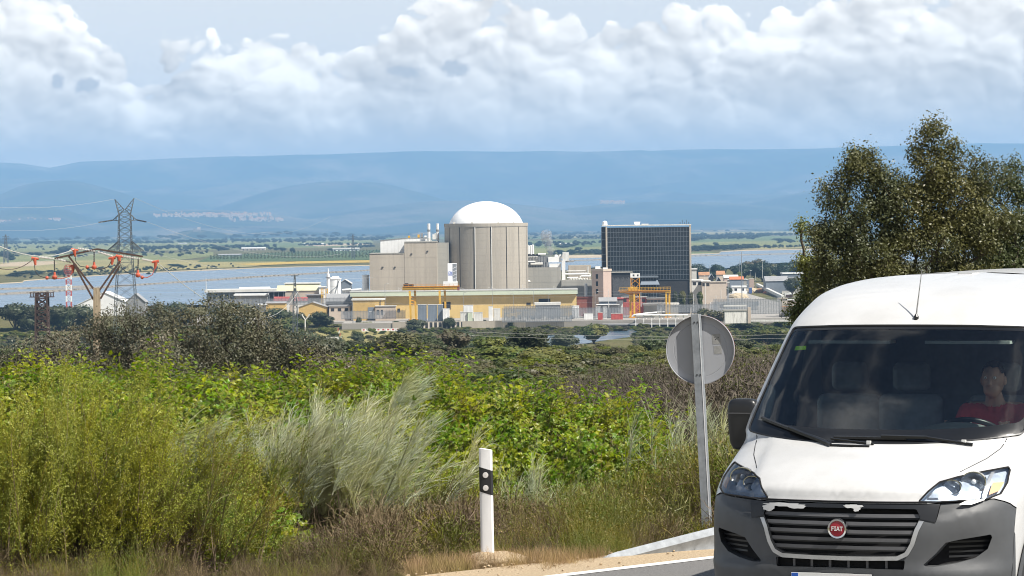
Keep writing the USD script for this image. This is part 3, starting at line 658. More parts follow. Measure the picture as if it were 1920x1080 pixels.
# the white cabin on its orange lattice tower behind that crane
ct = thing('cabin_tower', 'small white cabin on an orange lattice tower before the dark office', 'control cabin')
D = 1744.0
xa, xb, zt, zc, zb_ = X(1182, D, 515), X(1200, D, 515), Z(512.5, D, 1190), Z(520.6, D, 1190), Z(548, D, 1190)
obj('cabin', MB().box(xa, xb, D, D + 4, zc, zt), 'white_paint', ct)
for px in (1186.5, 1194.5): obj('window', MB().box(X(px, D, 515), X(px + 3, D, 515), D - .05, D - .004, Z(518, D, px), Z(514.5, D, px)), 'dark_void', ct)
for i, xk in enumerate((xa + .3, xb - .3)):
    for yk in (D + .3, D + 3.7): obj('post', MB().bar((xk, yk, 0), (xk, yk, zc), .35), 'crane_orange', ct)
for k in range(6):
    h0, h1 = zc * k / 6, zc * (k + 1) / 6
    obj('brace', MB().bar((xa + .3, D + .3, h0), (xb - .3, D + .3, h1), .22).bar((xb - .3, D + .3, h0), (xa + .3, D + .3, h1), .22), 'crane_orange', ct)

# ------------------------------------------------------------------ plant building right of the reactor
TD = 1842.0
pl = thing('turbine_block', 'concrete plant block right of the reactor with machinery on its roof', 'building')
panelled(pl, 956, 1052, 501.5, TD, 26, 3, 4, 'concrete_grey')
zr = Z(501.5, TD, 1000)
D = TD + 4
q = lambda px, row=500: X(px, D, row)
zz = lambda row, px=1010: Z(row, D, px)
obj('roof_frame', MB().box(q(976), q(1029), D, D + 8, zr, zz(492)).box(q(984), q(1028), D + 1, D + 9, zz(492), zz(480)), 'grey_steel', pl)
for r in (481.5, 485.5, 489.5): obj('pipe_rack', MB().bar((q(983), D + .6, zz(r)), (q(1009), D + .6, zz(r)), .7), 'off_white', pl)
for k in range(9): obj('rack_post', MB().bar((q(984 + 5 * k), D - .2, zr), (q(984 + 5 * k), D - .2, zz(481)), .28), 'dark_steel', pl)
obj('white_box', MB().box(q(1028), q(1053), D + .5, D + 8, zz(492), zz(482.2)), 'white_paint', pl)
obj('white_box', MB().box(q(1030), q(1052), D - 1, D + .4, zr, zz(494.5)), 'white_paint', pl)
obj('duct', MB().bar((q(995), D - .8, zz(494.6)), (q(1018), D - .8, zz(494.6)), 1.5, n=8), 'off_white', pl, smooth=40)
obj('duct', MB().bar((q(1009), D + 1, zz(476.8)), (q(1024), D + 1, zz(476.8)), 1.0, n=8), 'white_paint', pl, smooth=40)
obj('duct', MB().bar((q(984), D - 1.3, zz(490.2)), (q(1004), D - 1.3, zz(490.2)), 0.8, n=8), 'white_paint', pl)
for k, px in enumerate((987, 991.5, 996, 999.5)):
    r = 2.3 / F * D
    obj('roof_tank', MB().lathe([(r, zz(481, 990)), (r, zz(462.5 - .8 * k, 990)), (r * .7, zz(461.4 - .8 * k, 990)), (.01, zz(461 - .8 * k, 990))], (q(px), D + 3, 0), 14), 'white_paint', pl, smooth=40)
for k in range(8): obj('roof_fan', MB().lathe([(.8, zz(480)), (.9, zz(476.5 + k % 3)), (.3, zz(476 + k % 3))], (q(993 + 2.6 * k), D + 2, 0), 8), 'dark_steel', pl)
for px in (1043, 1051): obj('roof_dome', MB().lathe([(1.0, zz(482)), (1.0, zz(479.6)), (.6, zz(478.2)), (.01, zz(477.8))], (q(px), D + 4, 0), 12), 'white_paint', pl, smooth=True)
wt = thing('white_tower', 'ribbed white box tower at the right end of the machinery roof', 'building')
xa, xb = X(1055, TD + 3, 480), X(1067, TD + 3, 480)
obj('shaft', MB().box(xa - .6, xa + 1.4, TD + 1, TD + 8, 0, Z(488.9, TD, 1060)), 'white_paint', wt)
obj('box', MB().box(xa, xb, TD + 3, TD + 9, Z(489, TD + 3, 1061), Z(473, TD + 3, 1061)), 'white_paint', wt)
for k in range(5): obj('rib', MB().box(xa + .3 + k * .75, xa + .5 + k * .75, TD + 2.9, TD + 2.996, Z(488.6, TD + 3, 1061), Z(473.4, TD + 3, 1061)), 'off_white', wt)
obj('head_duct', MB().box(xb - 2, xb + 3, TD + 5, TD + 6, Z(492, TD, 1061), Z(490, TD, 1061)), 'grey_steel', wt)
lb = thing('pipe_building', 'lower concrete block with rows of white roof pipes beside the beige tower', 'building')
LD = 1828.0
panelled(lb, 1053, 1110, 525, LD, 18, 2, 3, 'concrete_grey')
obj('upper_block', MB().box(X(1066, LD + 19, 500), X(1108, LD + 19, 500), LD + 18.1, LD + 30, 0, Z(497.4, LD + 19, 1085)), 'concrete_light', lb)
D = LD + 5; q = lambda px, row=512: X(px, D, row); zz = lambda row, px=1080: Z(row, D, px)
for r, a, b, w in ((513.5, 1060, 1102, 1.1), (508, 1062, 1098, .5), (520.5, 1063, 1084, .8)): obj('pipe', MB().bar((q(a), D, zz(r)), (q(b), D, zz(r)), w, n=8), 'white_paint', lb, smooth=40)
obj('pipe', MB().poly([(q(1087), D - 1, zz(524)), (q(1087.5), D - 1, zz(519.5)), (q(1090), D - 1, zz(517.8)), (q(1108), D - 1, zz(517.8))], .9, 7), 'white_paint', lb, smooth=40)
obj('pipe', MB().poly([(q(1102), D, zz(500)), (q(1102), D, zz(513)), (q(1108), D, zz(515.5))], .8, 7), 'off_white', lb)
for k in range(12): obj('pipe_support', MB().bar((q(1061 + 3.8 * k), D + .3, zz(525)), (q(1061 + 3.8 * k), D + .3, zz(507)), .22), 'dark_steel', lb)
for k in range(7): obj('valve', MB().lathe([(.6, zz(525)), (.75, zz(522.6)), (.3, zz(521.6))], (q(1070 + 5 * k), D - 2, 0), 8), 'off_white', lb)
D = LD - 3
t = thing('gas_cylinder', 'slim white upright cylinder standing before the low concrete block', 'tank', [X(1098.5, D, 545), D, 0])
r = 2.7 / F * D
obj('shell', MB().lathe([(r, 0.5), (r, Z(533, D, 1098)), (r * .7, Z(531.8, D, 1098)), (.01, Z(531.3, D, 1098))], n=18), 'white_paint', t, smooth=True)
obj('leg', MB().box(-r, r, -.2, .2, 0, .5), 'grey_steel', t)
t = thing('horizontal_tank', 'grey horizontal tank with domed ends before the plant block', 'tank')
D = 1836.0
a, b = X(942, D, 530), X(988, D, 530); zc = Z(528, D, 965); r = 3.6 / F * D
tm_ = MB(); tm_.lathe([(0.01, -2.2 - (b - a) / 2), (r * .6, -1.6 - (b - a) / 2), (r, -(b - a) / 2), (r, (b - a) / 2), (r * .6, 1.6 + (b - a) / 2), (.01, 2.2 + (b - a) / 2)], n=16)
v, f = tm_.arrays(); v = v[:, [2, 1, 0]] * [1, -1, 1] + [(a + b) / 2, D - 1.0, zc]
obj('shell', (v, f), 'off_white', t, smooth=40)
obj('saddle', MB().box(a + 1, a + 2, D - 2, D, 0, zc).box(b - 2, b - 1, D - 2, D, 0, zc), 'grey_steel', t)

# the beige stair tower
st = thing('stair_tower', 'beige rendered stair tower with three slit windows', 'building')
D = 1765.0
xa, xm, xb = X(1110, D, 530), X(1131, D, 530), X(1146.5, D, 530); zt = Z(508.5, D, 1125)
P0, P1, P2 = np.array([xa, D + 5.0]), np.array([xm, D - 1.2]), np.array([xb, D + 3.6])
# turned so that two faces show
def quad_prism(p, z0, z1):
    p = [np.array([q_[0], q_[1], z0]) for q_ in p]; return MB().prism(p[::-1], (0, 0, z1 - z0))
obj('wall', quad_prism([P0, P1, P2, P2 + P0 - P1], -0.1, zt), 'pink_wall', st)
obj('roof_edge', quad_prism([P0 + [-.4, 0], P1 + [0, -.4], P2 + [.4, 0], P2 + P0 - P1 + [0, .4]], zt + .01, zt + 1.2), 'beige_wall', st)
n_ = (P1 - P0) / np.linalg.norm(P1 - P0)
for k, row in enumerate((518.5, 532, 546.5)):
    u0, u1 = P0 + (P1 - P0) * .36, P0 + (P1 - P0) * .55; nn = np.array([n_[1], -n_[0]]); nn = nn if nn[1] < 0 else -nn
    m_ = MB().add([(*(u0 + nn * .05), Z(row + 4.4, D, 1118)), (*(u1 + nn * .05), Z(row + 4.4, D, 1118)), (*(u1 + nn * .05), Z(row - 4.4, D, 1118)), (*(u0 + nn * .05), Z(row - 4.4, D, 1118)), (*(u0 + nn * .01), Z(row + 4.4, D, 1118)), (*(u1 + nn * .01), Z(row + 4.4, D, 1118)), (*(u1 + nn * .01), Z(row - 4.4, D, 1118)), (*(u0 + nn * .01), Z(row - 4.4, D, 1118))], [[0, 1, 2, 3], [0, 4, 5, 1], [2, 6, 7, 3], [0, 3, 7, 4], [1, 5, 6, 2]])
    obj('window', m_, 'dark_void', st)
obj('roof_box', MB().box(X(1116.5, D, 505), X(1126, D, 505), D + 3, D + 6, zt + 1.2, zt + 2.7).box(X(1131, D, 505), X(1140, D, 505), D + 3, D + 6, zt + 1.2, zt + 1.9), 'white_paint', st)

# ------------------------------------------------------------------ the dark glass office block
OD = 1795.0
of = thing('office_block', 'dark glass office block with a grid of panes and pale corner columns', 'office building')
ox0, ox1 = X(1139, OD, 470), X(1292.5, OD, 470); oz = Z(424.8, OD, 1215)
obj('core', MB().box(ox0 + .1, ox1 - .1, OD + .5, OD + 17, 0, oz - .4), 'dark_void', of)
NC, NR = 28, 11
PH = (oz - 8.0) / NR if False else 8.9 / F * OD
rest = MB(); bars = MB()
for i in range(NR):
    for j in range(NC):
        a, b = ox0 + (ox1 - ox0) * j / NC, ox0 + (ox1 - ox0) * (j + 1) / NC
        zt, zb_ = oz - .5 - PH * i, oz - .5 - PH * (i + 1)
        tilt = 0.012 * ((i * 13 + j * 29) % 5 - 2)
        m_ = MB().add([(a + .07, OD + .28 + tilt, zb_ + .1), (b - .07, OD + .28 - tilt, zb_ + .1), (b - .07, OD + .28 - tilt, zt - .1), (a + .07, OD + .28 + tilt, zt - .1), (a + .07, OD + .48, zb_ + .1), (b - .07, OD + .48, zb_ + .1), (b - .07, OD + .48, zt - .1), (a + .07, OD + .48, zt - .1)], [[0, 1, 2, 3], [0, 4, 5, 1], [2, 6, 7, 3], [0, 3, 7, 4], [1, 5, 6, 2]])
        if i * NC + j < 280: obj('pane', m_, 'dark_glass', of)
        else: rest.add(*m_.arrays())
tag(obj('panes', rest, 'dark_glass', of), kind='stuff')
for j in range(NC + 1):
    a = ox0 + (ox1 - ox0) * j / NC
    obj('mullion', MB().box(a - .065, a + .065, OD + .05, OD + .47, oz - .5 - PH * NR, oz - .4), 'mullion', of)
for i in range(NR + 1):
    zk = oz - .5 - PH * i
    obj('transom', MB().box(ox0, ox1, OD + .10, OD + .46, zk - .09, zk + .09), 'mullion', of)
obj('corner_column', MB().box(X(1136, OD, 470), ox0 - .07, OD - .4, OD + 2.0, 0, oz + .2), 'concrete_light', of)
obj('corner_column', MB().box(ox1 + .07, X(1296, OD, 470), OD - .4, OD + 2.0, 0, oz + .5), 'concrete_light', of)
obj('side_wall', MB().box(X(1129.3, OD, 470), X(1135.9, OD, 470), OD + 1.0, OD + 17, 0, oz), 'dark_void', of)
for i in range(9): obj('side_sill', MB().box(X(1129.0, OD, 470), X(1136, OD, 470), OD + .8, OD + .98, oz - 4.1 * i - 3.2, oz - 4.1 * i - 2.9), 'mullion', of)
obj('roof_edge', MB().box(X(1129, OD, 424), X(1296, OD, 424), OD - .5, OD + 17.5, oz + .51, oz + 1.1), 'off_white', of)
rz = oz + 1.1; q = lambda px: X(px, OD + 5, 420); h = lambda row, px=1215: Z(row, OD + 5, px)
obj('roof_house', MB().prism([(q(1188.5), OD + 4, h(415.6)), (q(1200.5), OD + 4, h(415.6)), (q(1199), OD + 4, rz), (q(1190), OD + 4, rz)], (0, 4, 0)), 'white_paint', of)
obj('roof_house', MB().box(q(1203), q(1216), OD + 5, OD + 9, rz, h(419.5)).box(q(1216), q(1230), OD + 6, OD + 9, rz, h(422)), 'off_white', of)
obj('dish', MB().lathe([(1.5, rz), (1.3, rz + 1.8), (.3, rz + 2.4)], (q(1134), OD + 5, 0), 10), 'white_paint', of)
for k, px in enumerate((1275, 1279, 1283, 1287, 1291)): obj('aerial', MB().bar((q(px), OD + 4, rz), (q(px), OD + 4, rz + 1.2 + 1.2 * (k % 2)), .25), 'dark_steel', of)
# the low dark wings before the office: a slatted hall and a glass wing
sl = thing('slatted_hall', 'low dark hall with pale upright slats before the office block', 'building')
D = 1776.0
obj('wall', pb(MB(), 1147, 1186, 511.5, D, 14, 0), 'dark_void', sl)
for k in range(20): obj('slat', MB().box(X(1149 + 1.9 * k, D, 535), X(1149.7 + 1.9 * k, D, 535), D - .4, D - .01, 1, Z(520 + (k * 7 % 5), D, 1165)), 'grey_steel', sl)
obj('roof_slab', MB().box(X(1146, D, 511), X(1187, D, 511), D - .6, D + 14.1, Z(511.4, D, 1166), Z(510, D, 1166)), 'concrete_grey', sl)
gw = thing('glass_wing', 'dark glass wing with a grey roof at the foot of the office block', 'building')
D = 1780.0
obj('wall', pb(MB(), 1187, 1235, 520.5, D, 14, 0), 'dark_glass', gw)
obj('roof_slab', MB().box(X(1172, D, 519), X(1234, D, 519), D - 2, D + 14.1, Z(520.4, D, 1205), Z(518, D, 1205)), 'mullion', gw)
obj('awning', MB().prism([(X(1200, D, 528), D - 4, Z(533, D, 1217)), (X(1236, D, 528), D - 4, Z(533, D, 1217)), (X(1233, D, 524), D - .02, Z(525.5, D, 1217)), (X(1203, D, 524), D - .02, Z(525.5, D, 1217))], (0, 0, -.3)), 'blue_grey', gw)
for k in range(9): obj('window_bar', MB().box(X(1190 + 5 * k, D, 530), X(1190.6 + 5 * k, D, 530), D - .3, D - .03, 0, Z(521, D, 1210)), 'mullion', gw)
# ------------------------------------------------------------------ left side of the plant
def gable_shed(name, label, x0, x1, rtop, reave, D, depth, wall, roof, ridge='x', group=None, zb=-0.1, cat='shed', doors=0):
    """A shed with a pitched roof. ridge 'x': we see the long eave; 'y': we see the gable."""
    t = thing(name, label, cat, group=group)
    xm = (x0 + x1) / 2
    a, b = X(x0, D, reave), X(x1, D, reave); zt, ze = Z(rtop, D, xm), Z(reave, D, xm)
    obj('wall', MB().box(a, b, D, D + depth, zb, ze - .02), wall, t)
    if ridge == 'x':
        m = MB().prism([(a - .4, D - .5, ze), (a - .4, D + depth / 2, zt), (a - .4, D + depth + .5, ze)], (b - a + .8, 0, 0))
        obj('roof', m, roof, t)
        n = max(3, int((b - a) / 6))
        for k in range(n):
            px = a + (b - a) * (k + .5) / n
            if doors and k % doors == 0: obj('door', MB().box(px - 1.4, px + 1.4, D - .06, D - .005, 0, min(3.4, ze - .6)), 'dark_void', t)
    else:
        obj('gable', MB().prism([(a, D, ze - .01), (b, D, ze - .01), ((a + b) / 2, D, zt - .25)][::-1], (0, depth, 0)), wall, t)
        for q0, q1 in ((a - .4, (a + b) / 2), (b + .4, (a + b) / 2)):
            obj('roof_slope', MB().add([(q0, D - .5, ze - .15), (q1, D - .5, zt), (q1, D + depth, zt), (q0, D + depth, ze - .15), (q0, D - .5, ze - .4), (q1, D - .5, zt - .24), (q1, D + depth, zt - .24), (q0, D + depth, ze - .4)], [[0, 1, 2, 3], [4, 7, 6, 5], [0, 4, 5, 1], [2, 6, 7, 3], [0, 3, 7, 4], [1, 5, 6, 2]]), roof, t)
        if doors: obj('door', MB().box((a + b) / 2 - 1.6, (a + b) / 2 + 1.6, D - .06, D - .005, 0, min(3.6, ze - .6)), 'dark_void', t)
    return t
def flat_shed(name, label, x0, x1, rtop, D, depth, wall, roof, group=None, over=0.5, posts=0, cat='shed', wins=0, fascia=1.6):
    t = thing(name, label, cat, group=group)
    a, b = X(x0, D, rtop + 8), X(x1, D, rtop + 8); zt = Z(rtop, D, (x0 + x1) / 2); fz = fascia / F * D
    if posts:
        obj('wall', MB().box(a + .2, b - .2, D + depth * .55, D + depth - .2, 0, zt - fz - .02), wall, t)
        for k in range(posts): obj('post', MB().box(a + .3 + (b - a - .9) * k / (posts - 1), a + .6 + (b - a - .9) * k / (posts - 1), D + .2, D + .5, 0, zt - fz - .02), 'grey_steel', t)
    else: obj('wall', MB().box(a, b, D, D + depth, -.1, zt - fz - .02), wall, t)
    obj('roof', MB().box(a - over, b + over, D - over, D + depth + over, zt - fz, zt), roof, t)
    for k in range(wins):
        px = a + (b - a) * (k + .5) / wins
        obj('window', MB().box(px - .9, px + .9, D - .06, D - .004, zt - fz - 2.6, zt - fz - .9), 'dark_void', t)
    return t
def tank(name, label, px, rtop, width, D, m='white_paint', roof='dome', zb=0.0, group=None):
    r = width / 2 / F * D; t = thing(name, label, 'tank', [X(px, D, rtop + 15), D, zb], group=group); h = Z(rtop, D, px) - zb
    obj('shell', MB().lathe([(r, 0), (r, h - .05)], n=32), m, t, smooth=40)
    obj('roof', MB().lathe([(r + .25, h - .5), (r + .25, h), (r * .6, h + r * .14), (.01, h + r * .2)], n=32), 'white_paint', t, smooth=30)
    obj('ladder', MB().bar((r * .5 - .3, -r * .88, 0), (r * .5 - .3, -r * .88, h), .14).bar((r * .5 + .3, -r * .88, 0), (r * .5 + .3, -r * .88, h), .14), 'grey_steel', t)
    for k in range(1, 5): obj('ring', MB().lathe([(r + .06, h * k / 5), (r + .06, h * k / 5 + .15), (r, h * k / 5 + .15)], n=32), 'off_white', t)
    return t
gable_shed('tent_hall', 'white pitched hall roof standing at the reservoir behind the trees on the left', 128, 262, 547, 578, 1900, 26, 'white_paint', 'white_paint', ridge='y', zb=-.5)
gable_shed('grey_gable', 'grey gable of a hall right of the white hall roof', 236, 272, 550, 566, 1880, 14, 'grey_roof', 'grey_roof', ridge='y')
flat_shed('long_shed', 'long pale flat-roofed shed at the reservoir shore', 385, 531, 542.5, 1860, 22, 'blue_grey', 'off_white', posts=14, fascia=5.0)
flat_shed('open_shed', 'open white shed roof before the long pale shed', 440, 500, 551, 1820, 12, 'concrete_grey', 'white_paint', posts=7, fascia=3.2)
gable_shed('red_edged_roof', 'bright white roof behind the long pale shed', 448, 503, 538.5, 545, 1935, 18, 'red_brown', 'white_paint')
flat_shed('cream_hall', 'cream hall with a pale roof behind the substation mast', 534, 597, 530.5, 1850, 18, 'pale_yellow', 'off_white', wins=0, fascia=1.8)
gable_shed('lean_roof', 'pale yellow sloping roof before the cream hall', 520, 600, 535, 545, 1835, 9, 'beige_wall', 'pale_yellow', doors=3)
flat_shed('white_hut', 'white low hut left of the white silo', 598, 610, 537, 1830, 8, 'white_paint', 'white_paint')
flat_shed('dark_shed', 'dark open shed right of the long pale shed', 503, 533, 546, 1815, 10, 'dark_void', 'grey_roof', posts=4)
si = tank('white_silo', 'big white silo with a stair and a slim side column', 627, 522, 25, 1800)
q = lambda px: X(px, 1800, 530) - X(627, 1800, 537)
obj('stair', MB().bar((q(615), -3.6, 1), (q(637), -3.6, Z(524, 1800, 627)), .5).bar((q(613), -3.7, Z(552, 1800, 627)), (q(637), -3.7, Z(533, 1800, 627)), .3), 'grey_steel', si)
obj('roof_house', MB().box(-1.2, 2.6, -1, 1.5, Z(522, 1800, 627) + .3, Z(518, 1800, 627)), 'white_paint', si)
vc = thing('scrubber_column', 'slim white column with a pointed top left of the white silo', 'tank', [X(615.5, 1797, 530), 1797, 0])
h = Z(503, 1797, 615)
obj('shell', MB().lathe([(.95, 0), (.95, h - 4.0), (.6, h - 3.0), (.25, h - 2.4), (.2, h), (.01, h + .05)], n=16), 'white_paint', vc, smooth=40)
obj('platform', MB().lathe([(1.5, h - 5.2), (1.5, h - 4.9), (.9, h - 4.9)], n=16), 'grey_steel', vc)
tank('water_tank', 'white round tank at the left edge of the concrete block', 685.5, 516, 12.5, 1806)
gable_shed('grey_barn', 'small grey gable roof standing right of the white silo', 636, 658, 523.5, 531, 1840, 12, 'blue_grey', 'off_white', ridge='y')
for k, (px, w) in enumerate(((650, 16), (668, 20))):
    t = thing('pipe_bundle', ['white lagged pipes on trestles right of the white silo', 'white lagged pipes on trestles before the water tank'][k], 'pipes')
    D = 1802
    for j in range(3): obj('pipe', MB().bar((X(px - w / 2, D, 544), D + j, Z(543.5 + 2 * j, D, px)), (X(px + w / 2, D, 544), D + j, Z(542.5 + 2 * j, D, px)), 1.0, n=8), 'white_paint', t, smooth=40)
    for j in range(4): obj('trestle', MB().box(X(px - w / 2 + j * w / 4, D), X(px - w / 2 + j * w / 4, D) + .3, D - .4, D - .1, 0, Z(545, D, px)), 'grey_steel', t)
gable_shed('green_roof_hall', 'grey-green hipped roof before the white silo', 612, 657, 551, 565, 1772, 16, 'dark_void', 'grey_roof')
gable_shed('ochre_house', 'ochre gabled house behind the round dark oaks', 560, 612, 566, 575, 1738, 14, 'ochre_wall', 'grey_roof', ridge='y', cat='house')
gable_shed('ochre_house', 'small orange building with a pale roof left of the substation mast', 499, 535, 565.5, 568.5, 1752, 10, 'ochre_wall', 'grey_roof', cat='house')
flat_shed('tan_store', 'low tan store with a grey roof left of the ochre service building', 617, 656, 572.5, 1738, 12, 'beige_wall', 'grey_roof', wins=3, fascia=2.2, cat='building')
flat_shed('white_booth', 'white booth left of the small orange building', 484, 499, 570, 1750, 6, 'off_white', 'white_paint', posts=3, cat='booth')
gable_shed('pink_roof_shed', 'low shed with a pinkish red roof behind the small orange building', 514, 541, 556.5, 564, 1775, 9, 'off_white', 'red_roof')
gable_shed('pink_roof_shed', 'red roofed shed behind the substation mast', 552, 575, 557.5, 564, 1780, 9, 'off_white', 'red_roof')
flat_shed('grey_pavilion', 'pale grey flat roof on posts before the cream hall', 574, 605, 552, 1790, 12, 'concrete_grey', 'grey_roof', posts=5)
for k, px in enumerate((604, 612.5)):
    t = thing('yellow_gantry', ['left', 'right'][k] + ' yellow steel frame standing before the white silo', 'frame')
    D = 1785; a, b = X(px - 1.6, D, 550), X(px + 1.6, D, 550)
    for x in (a, b): obj('post', MB().box(x - .2, x + .2, D, D + .4, 0, Z(541, D, px)), 'crane_yellow', t)
    for r in (542, 548, 554): obj('beam', MB().box(a + .21, b - .21, D + .02, D + .38, Z(r, D, px) - .2, Z(r, D, px) + .2), 'crane_yellow', t)

# ------------------------------------------------------------------ clutter on the yard: cabinets, containers, vehicles, transformers
def container(px0, px1, rt, D, m, label, depth=6.0, cat='container', name='container', group=None):
    t = thing(name, label, cat, group=group)
    a, b, zt = X(px0, D, rt + 10), X(px1, D, rt + 10), Z(rt, D, (px0 + px1) / 2)
    obj('body', MB().box(a, b, D, D + depth, 0.15, zt), m, t)
    n = max(4, int((b - a) / 0.7))
    for k in range(n): obj('rib', MB().box(a + (b - a) * (k + .2) / n, a + (b - a) * (k + .55) / n, D - .07, D - .004, .3, zt - .2), m, t)
    obj('roof_rim', MB().box(a - .1, b + .1, D - .1, D + depth + .1, zt + .003, zt + .2), 'off_white', t)
    return t
for k, (a, b) in enumerate(((783.5, 799.5), (802, 819), (820.5, 830))):
    container(a, b, 571.5, 1700, 'blue_grey', ['left', 'middle', 'right'][k] + ' one of three big blue-grey cabinets under the yellow crane', name='cabinet', cat='cabinet')
container(830.5, 843, 579, 1697, 'white_paint', 'white flat vehicle trailer right of the blue-grey cabinets', name='trailer', cat='trailer', depth=2.6)
container(869, 887, 573, 1704, 'white_paint', 'white rounded tank container before the middle of the yellow hall')
container(863, 880, 585, 1692, 'off_white', 'white barred cabinet at the yard edge, left of the green one', name='cabinet', cat='cabinet', depth=3)
container(877, 886, 586, 1691, 'pale_green', 'small green cabinet at the yard edge', name='cabinet', cat='cabinet', depth=2)
container(888, 905, 586, 1692, 'off_white', 'white barred cabinet at the yard edge, right of the green one', name='cabinet', cat='cabinet', depth=3)
container(916, 924, 575, 1694, 'white_paint', 'tall white cabinet at the yard edge before the yellow hall', name='cabinet', cat='cabinet', depth=3)
container(925, 938, 579, 1700, 'off_white', 'white hut at the yard edge right of the tall white cabinet', name='hut', cat='hut', depth=4)
container(1072, 1086, 574, 1722, 'white_paint', 'long white box behind the wire fence left of the red-brown shed')
container(1095, 1112, 588, 1700, 'white_paint', 'white tank on the ground at the right end of the wire fence', depth=2.5)
container(1118, 1126, 576, 1704, 'white_paint', 'left one of the two white pump cabinets before the pale roof', name='cabinet', cat='cabinet', depth=2.5)
container(1131, 1138, 576, 1704, 'white_paint', 'right one of the two white pump cabinets before the pale roof', name='cabinet', cat='cabinet', depth=2.5)
container(1121, 1130, 586, 1694, 'barrier_red', 'red pump skid below the white pump cabinets', name='skid', cat='pump', depth=2)
container(1146, 1168, 588, 1694, 'barrier_red', 'long red pump skid at the edge of the channel', name='skid', cat='pump', depth=2)
flat_shed('red_brown_shed', 'low red-brown shed between the yellow hall and the beige tower', 1082, 1127, 556.5, 1770, 9, 'red_brown', 'red_brown', fascia=1.2)
gable_shed('red_roof_hut', 'grey hut with a bright red roof before the beige tower', 1143, 1168, 558, 563, 1752, 9, 'off_white', 'red_roof')
gable_shed('grey_pavilion', 'grey gabled pavilion before the foot of the beige tower', 1124, 1156, 557.5, 565, 1742, 8, 'blue_grey', 'grey_roof')
flat_shed('white_canopy', 'white flat canopy below the grey pavilion', 1120, 1160, 570.5, 1722, 7, 'grey_roof', 'white_paint', posts=5, fascia=1.0)
flat_shed('orange_wall_shed', 'long low shed with an orange-red wall behind the right gantry crane', 1166, 1212, 556.5, 1775, 8, 'red_roof', 'off_white', fascia=.8, wins=4)
flat_shed('pink_shed', 'low pinkish shed with dark doors behind the right gantry crane', 1213, 1246, 558.5, 1772, 8, 'pink_wall', 'grey_roof', fascia=1.0, wins=5)
flat_shed('grey_long_roof', 'long grey translucent roof under the right gantry crane', 1208, 1272, 568.5, 1728, 10, 'concrete_grey', 'off_white', fascia=4.0)
flat_shed('grey_tent', 'pale grey tent roof before the black gate of the yellow hall', 1004, 1050, 567, 1740, 9, 'grey_roof', 'off_white', fascia=5.0)
# outdoor switchgear behind the fence: bays of posts, insulators and bars
for k in range(11):
    px = 950 + k * 12.2; D = 1712 + 6 * (k % 3)
    base = W(px, 590, D) * [1, 1, 0] + [0, 0, .06]
    t = thing('switchgear_bay', 'grey steel switchgear bay with bars and insulators behind the wire fence', 'switchgear', base, group='switchgear bays behind the wire fence')
    hgt = 3.4 + .5 * (k % 4)
    for x in (-1.3, 1.3): obj('post', MB().bar((x, 0, 0), (x, 0, hgt), .26), 'grey_steel', t)
    obj('beam', MB().bar((-1.6, 0, hgt), (1.6, 0, hgt), .3), 'grey_steel', t)
    for x in (-1, 0, 1): obj('insulator', MB().lathe([(.12, hgt + .15), (.22, hgt + .4), (.12, hgt + .7), (.2, hgt + 1.0), (.1, hgt + 1.3)], (x, 0, 0), 6), ['off_white', 'rusty_steel'][k % 2], t)
    obj('transformer_box', MB().box(-1.0, 0.9, .5, 1.7, 0.0, 1.8 + .2 * (k % 3)), ['off_white', 'blue_grey', 'grey_steel'][k % 3], t)
# wire fences with posts
def fence(x0, x1, rt, rb, D, label, n=24, bars=True):
    t = thing('wire_fence', label, 'fence')
    a, b = X(x0, D, rb), X(x1, D, rb); xm = (x0 + x1) / 2; zt, zb = Z(rt, D, xm), Z(rb, D, xm)
    for k in range(n + 1):
        x = a + (b - a) * k / n
        obj('post', MB().bar((x, D, zb), (x, D, zt), .14), 'grey_steel', t)
        obj('outrigger', MB().bar((x, D, zt), (x + .2, D - .6, zt + .6), .1), 'grey_steel', t)
    obj('wire_panel', MB().add([(a, D + .1, zb), (b, D + .1, zb), (b, D + .1, zt), (a, D + .1, zt)], [[0, 1, 2, 3]]), 'wire_mesh', t)
    obj('rail', MB().bar((a, D + .05, zt), (b, D + .05, zt), .1).bar((a, D + .05, zb + .4), (b, D + .05, zb + .4), .1), 'grey_steel', t)
    return t
fence(942, 1072, 578, 604, 1683, 'wire mesh fence along the yard edge below the yellow hall', 30)
fence(945, 1075, 574, 595, 1704, 'second wire mesh fence in front of the switchgear', 26)
fence(1072, 1180, 577, 596, 1701, 'wire mesh fence before the white canopy and the pump cabinets', 20)
fence(1232, 1345, 571, 586, 1700, 'wire mesh fence under the right gantry crane', 22)
fence(1336, 1420, 566, 582, 1716, 'wire mesh fence right of the office, on the bank', 18)
fence(1338, 1466, 561, 589, 1690, 'tall wire mesh fence above the white wall', 26)
fence(640, 760, 583, 598, 1722, 'wire mesh fence before the ochre service building', 20)
fence(384, 660, 560, 572, 1770, 'long wire mesh fence before the sheds on the left', 40)
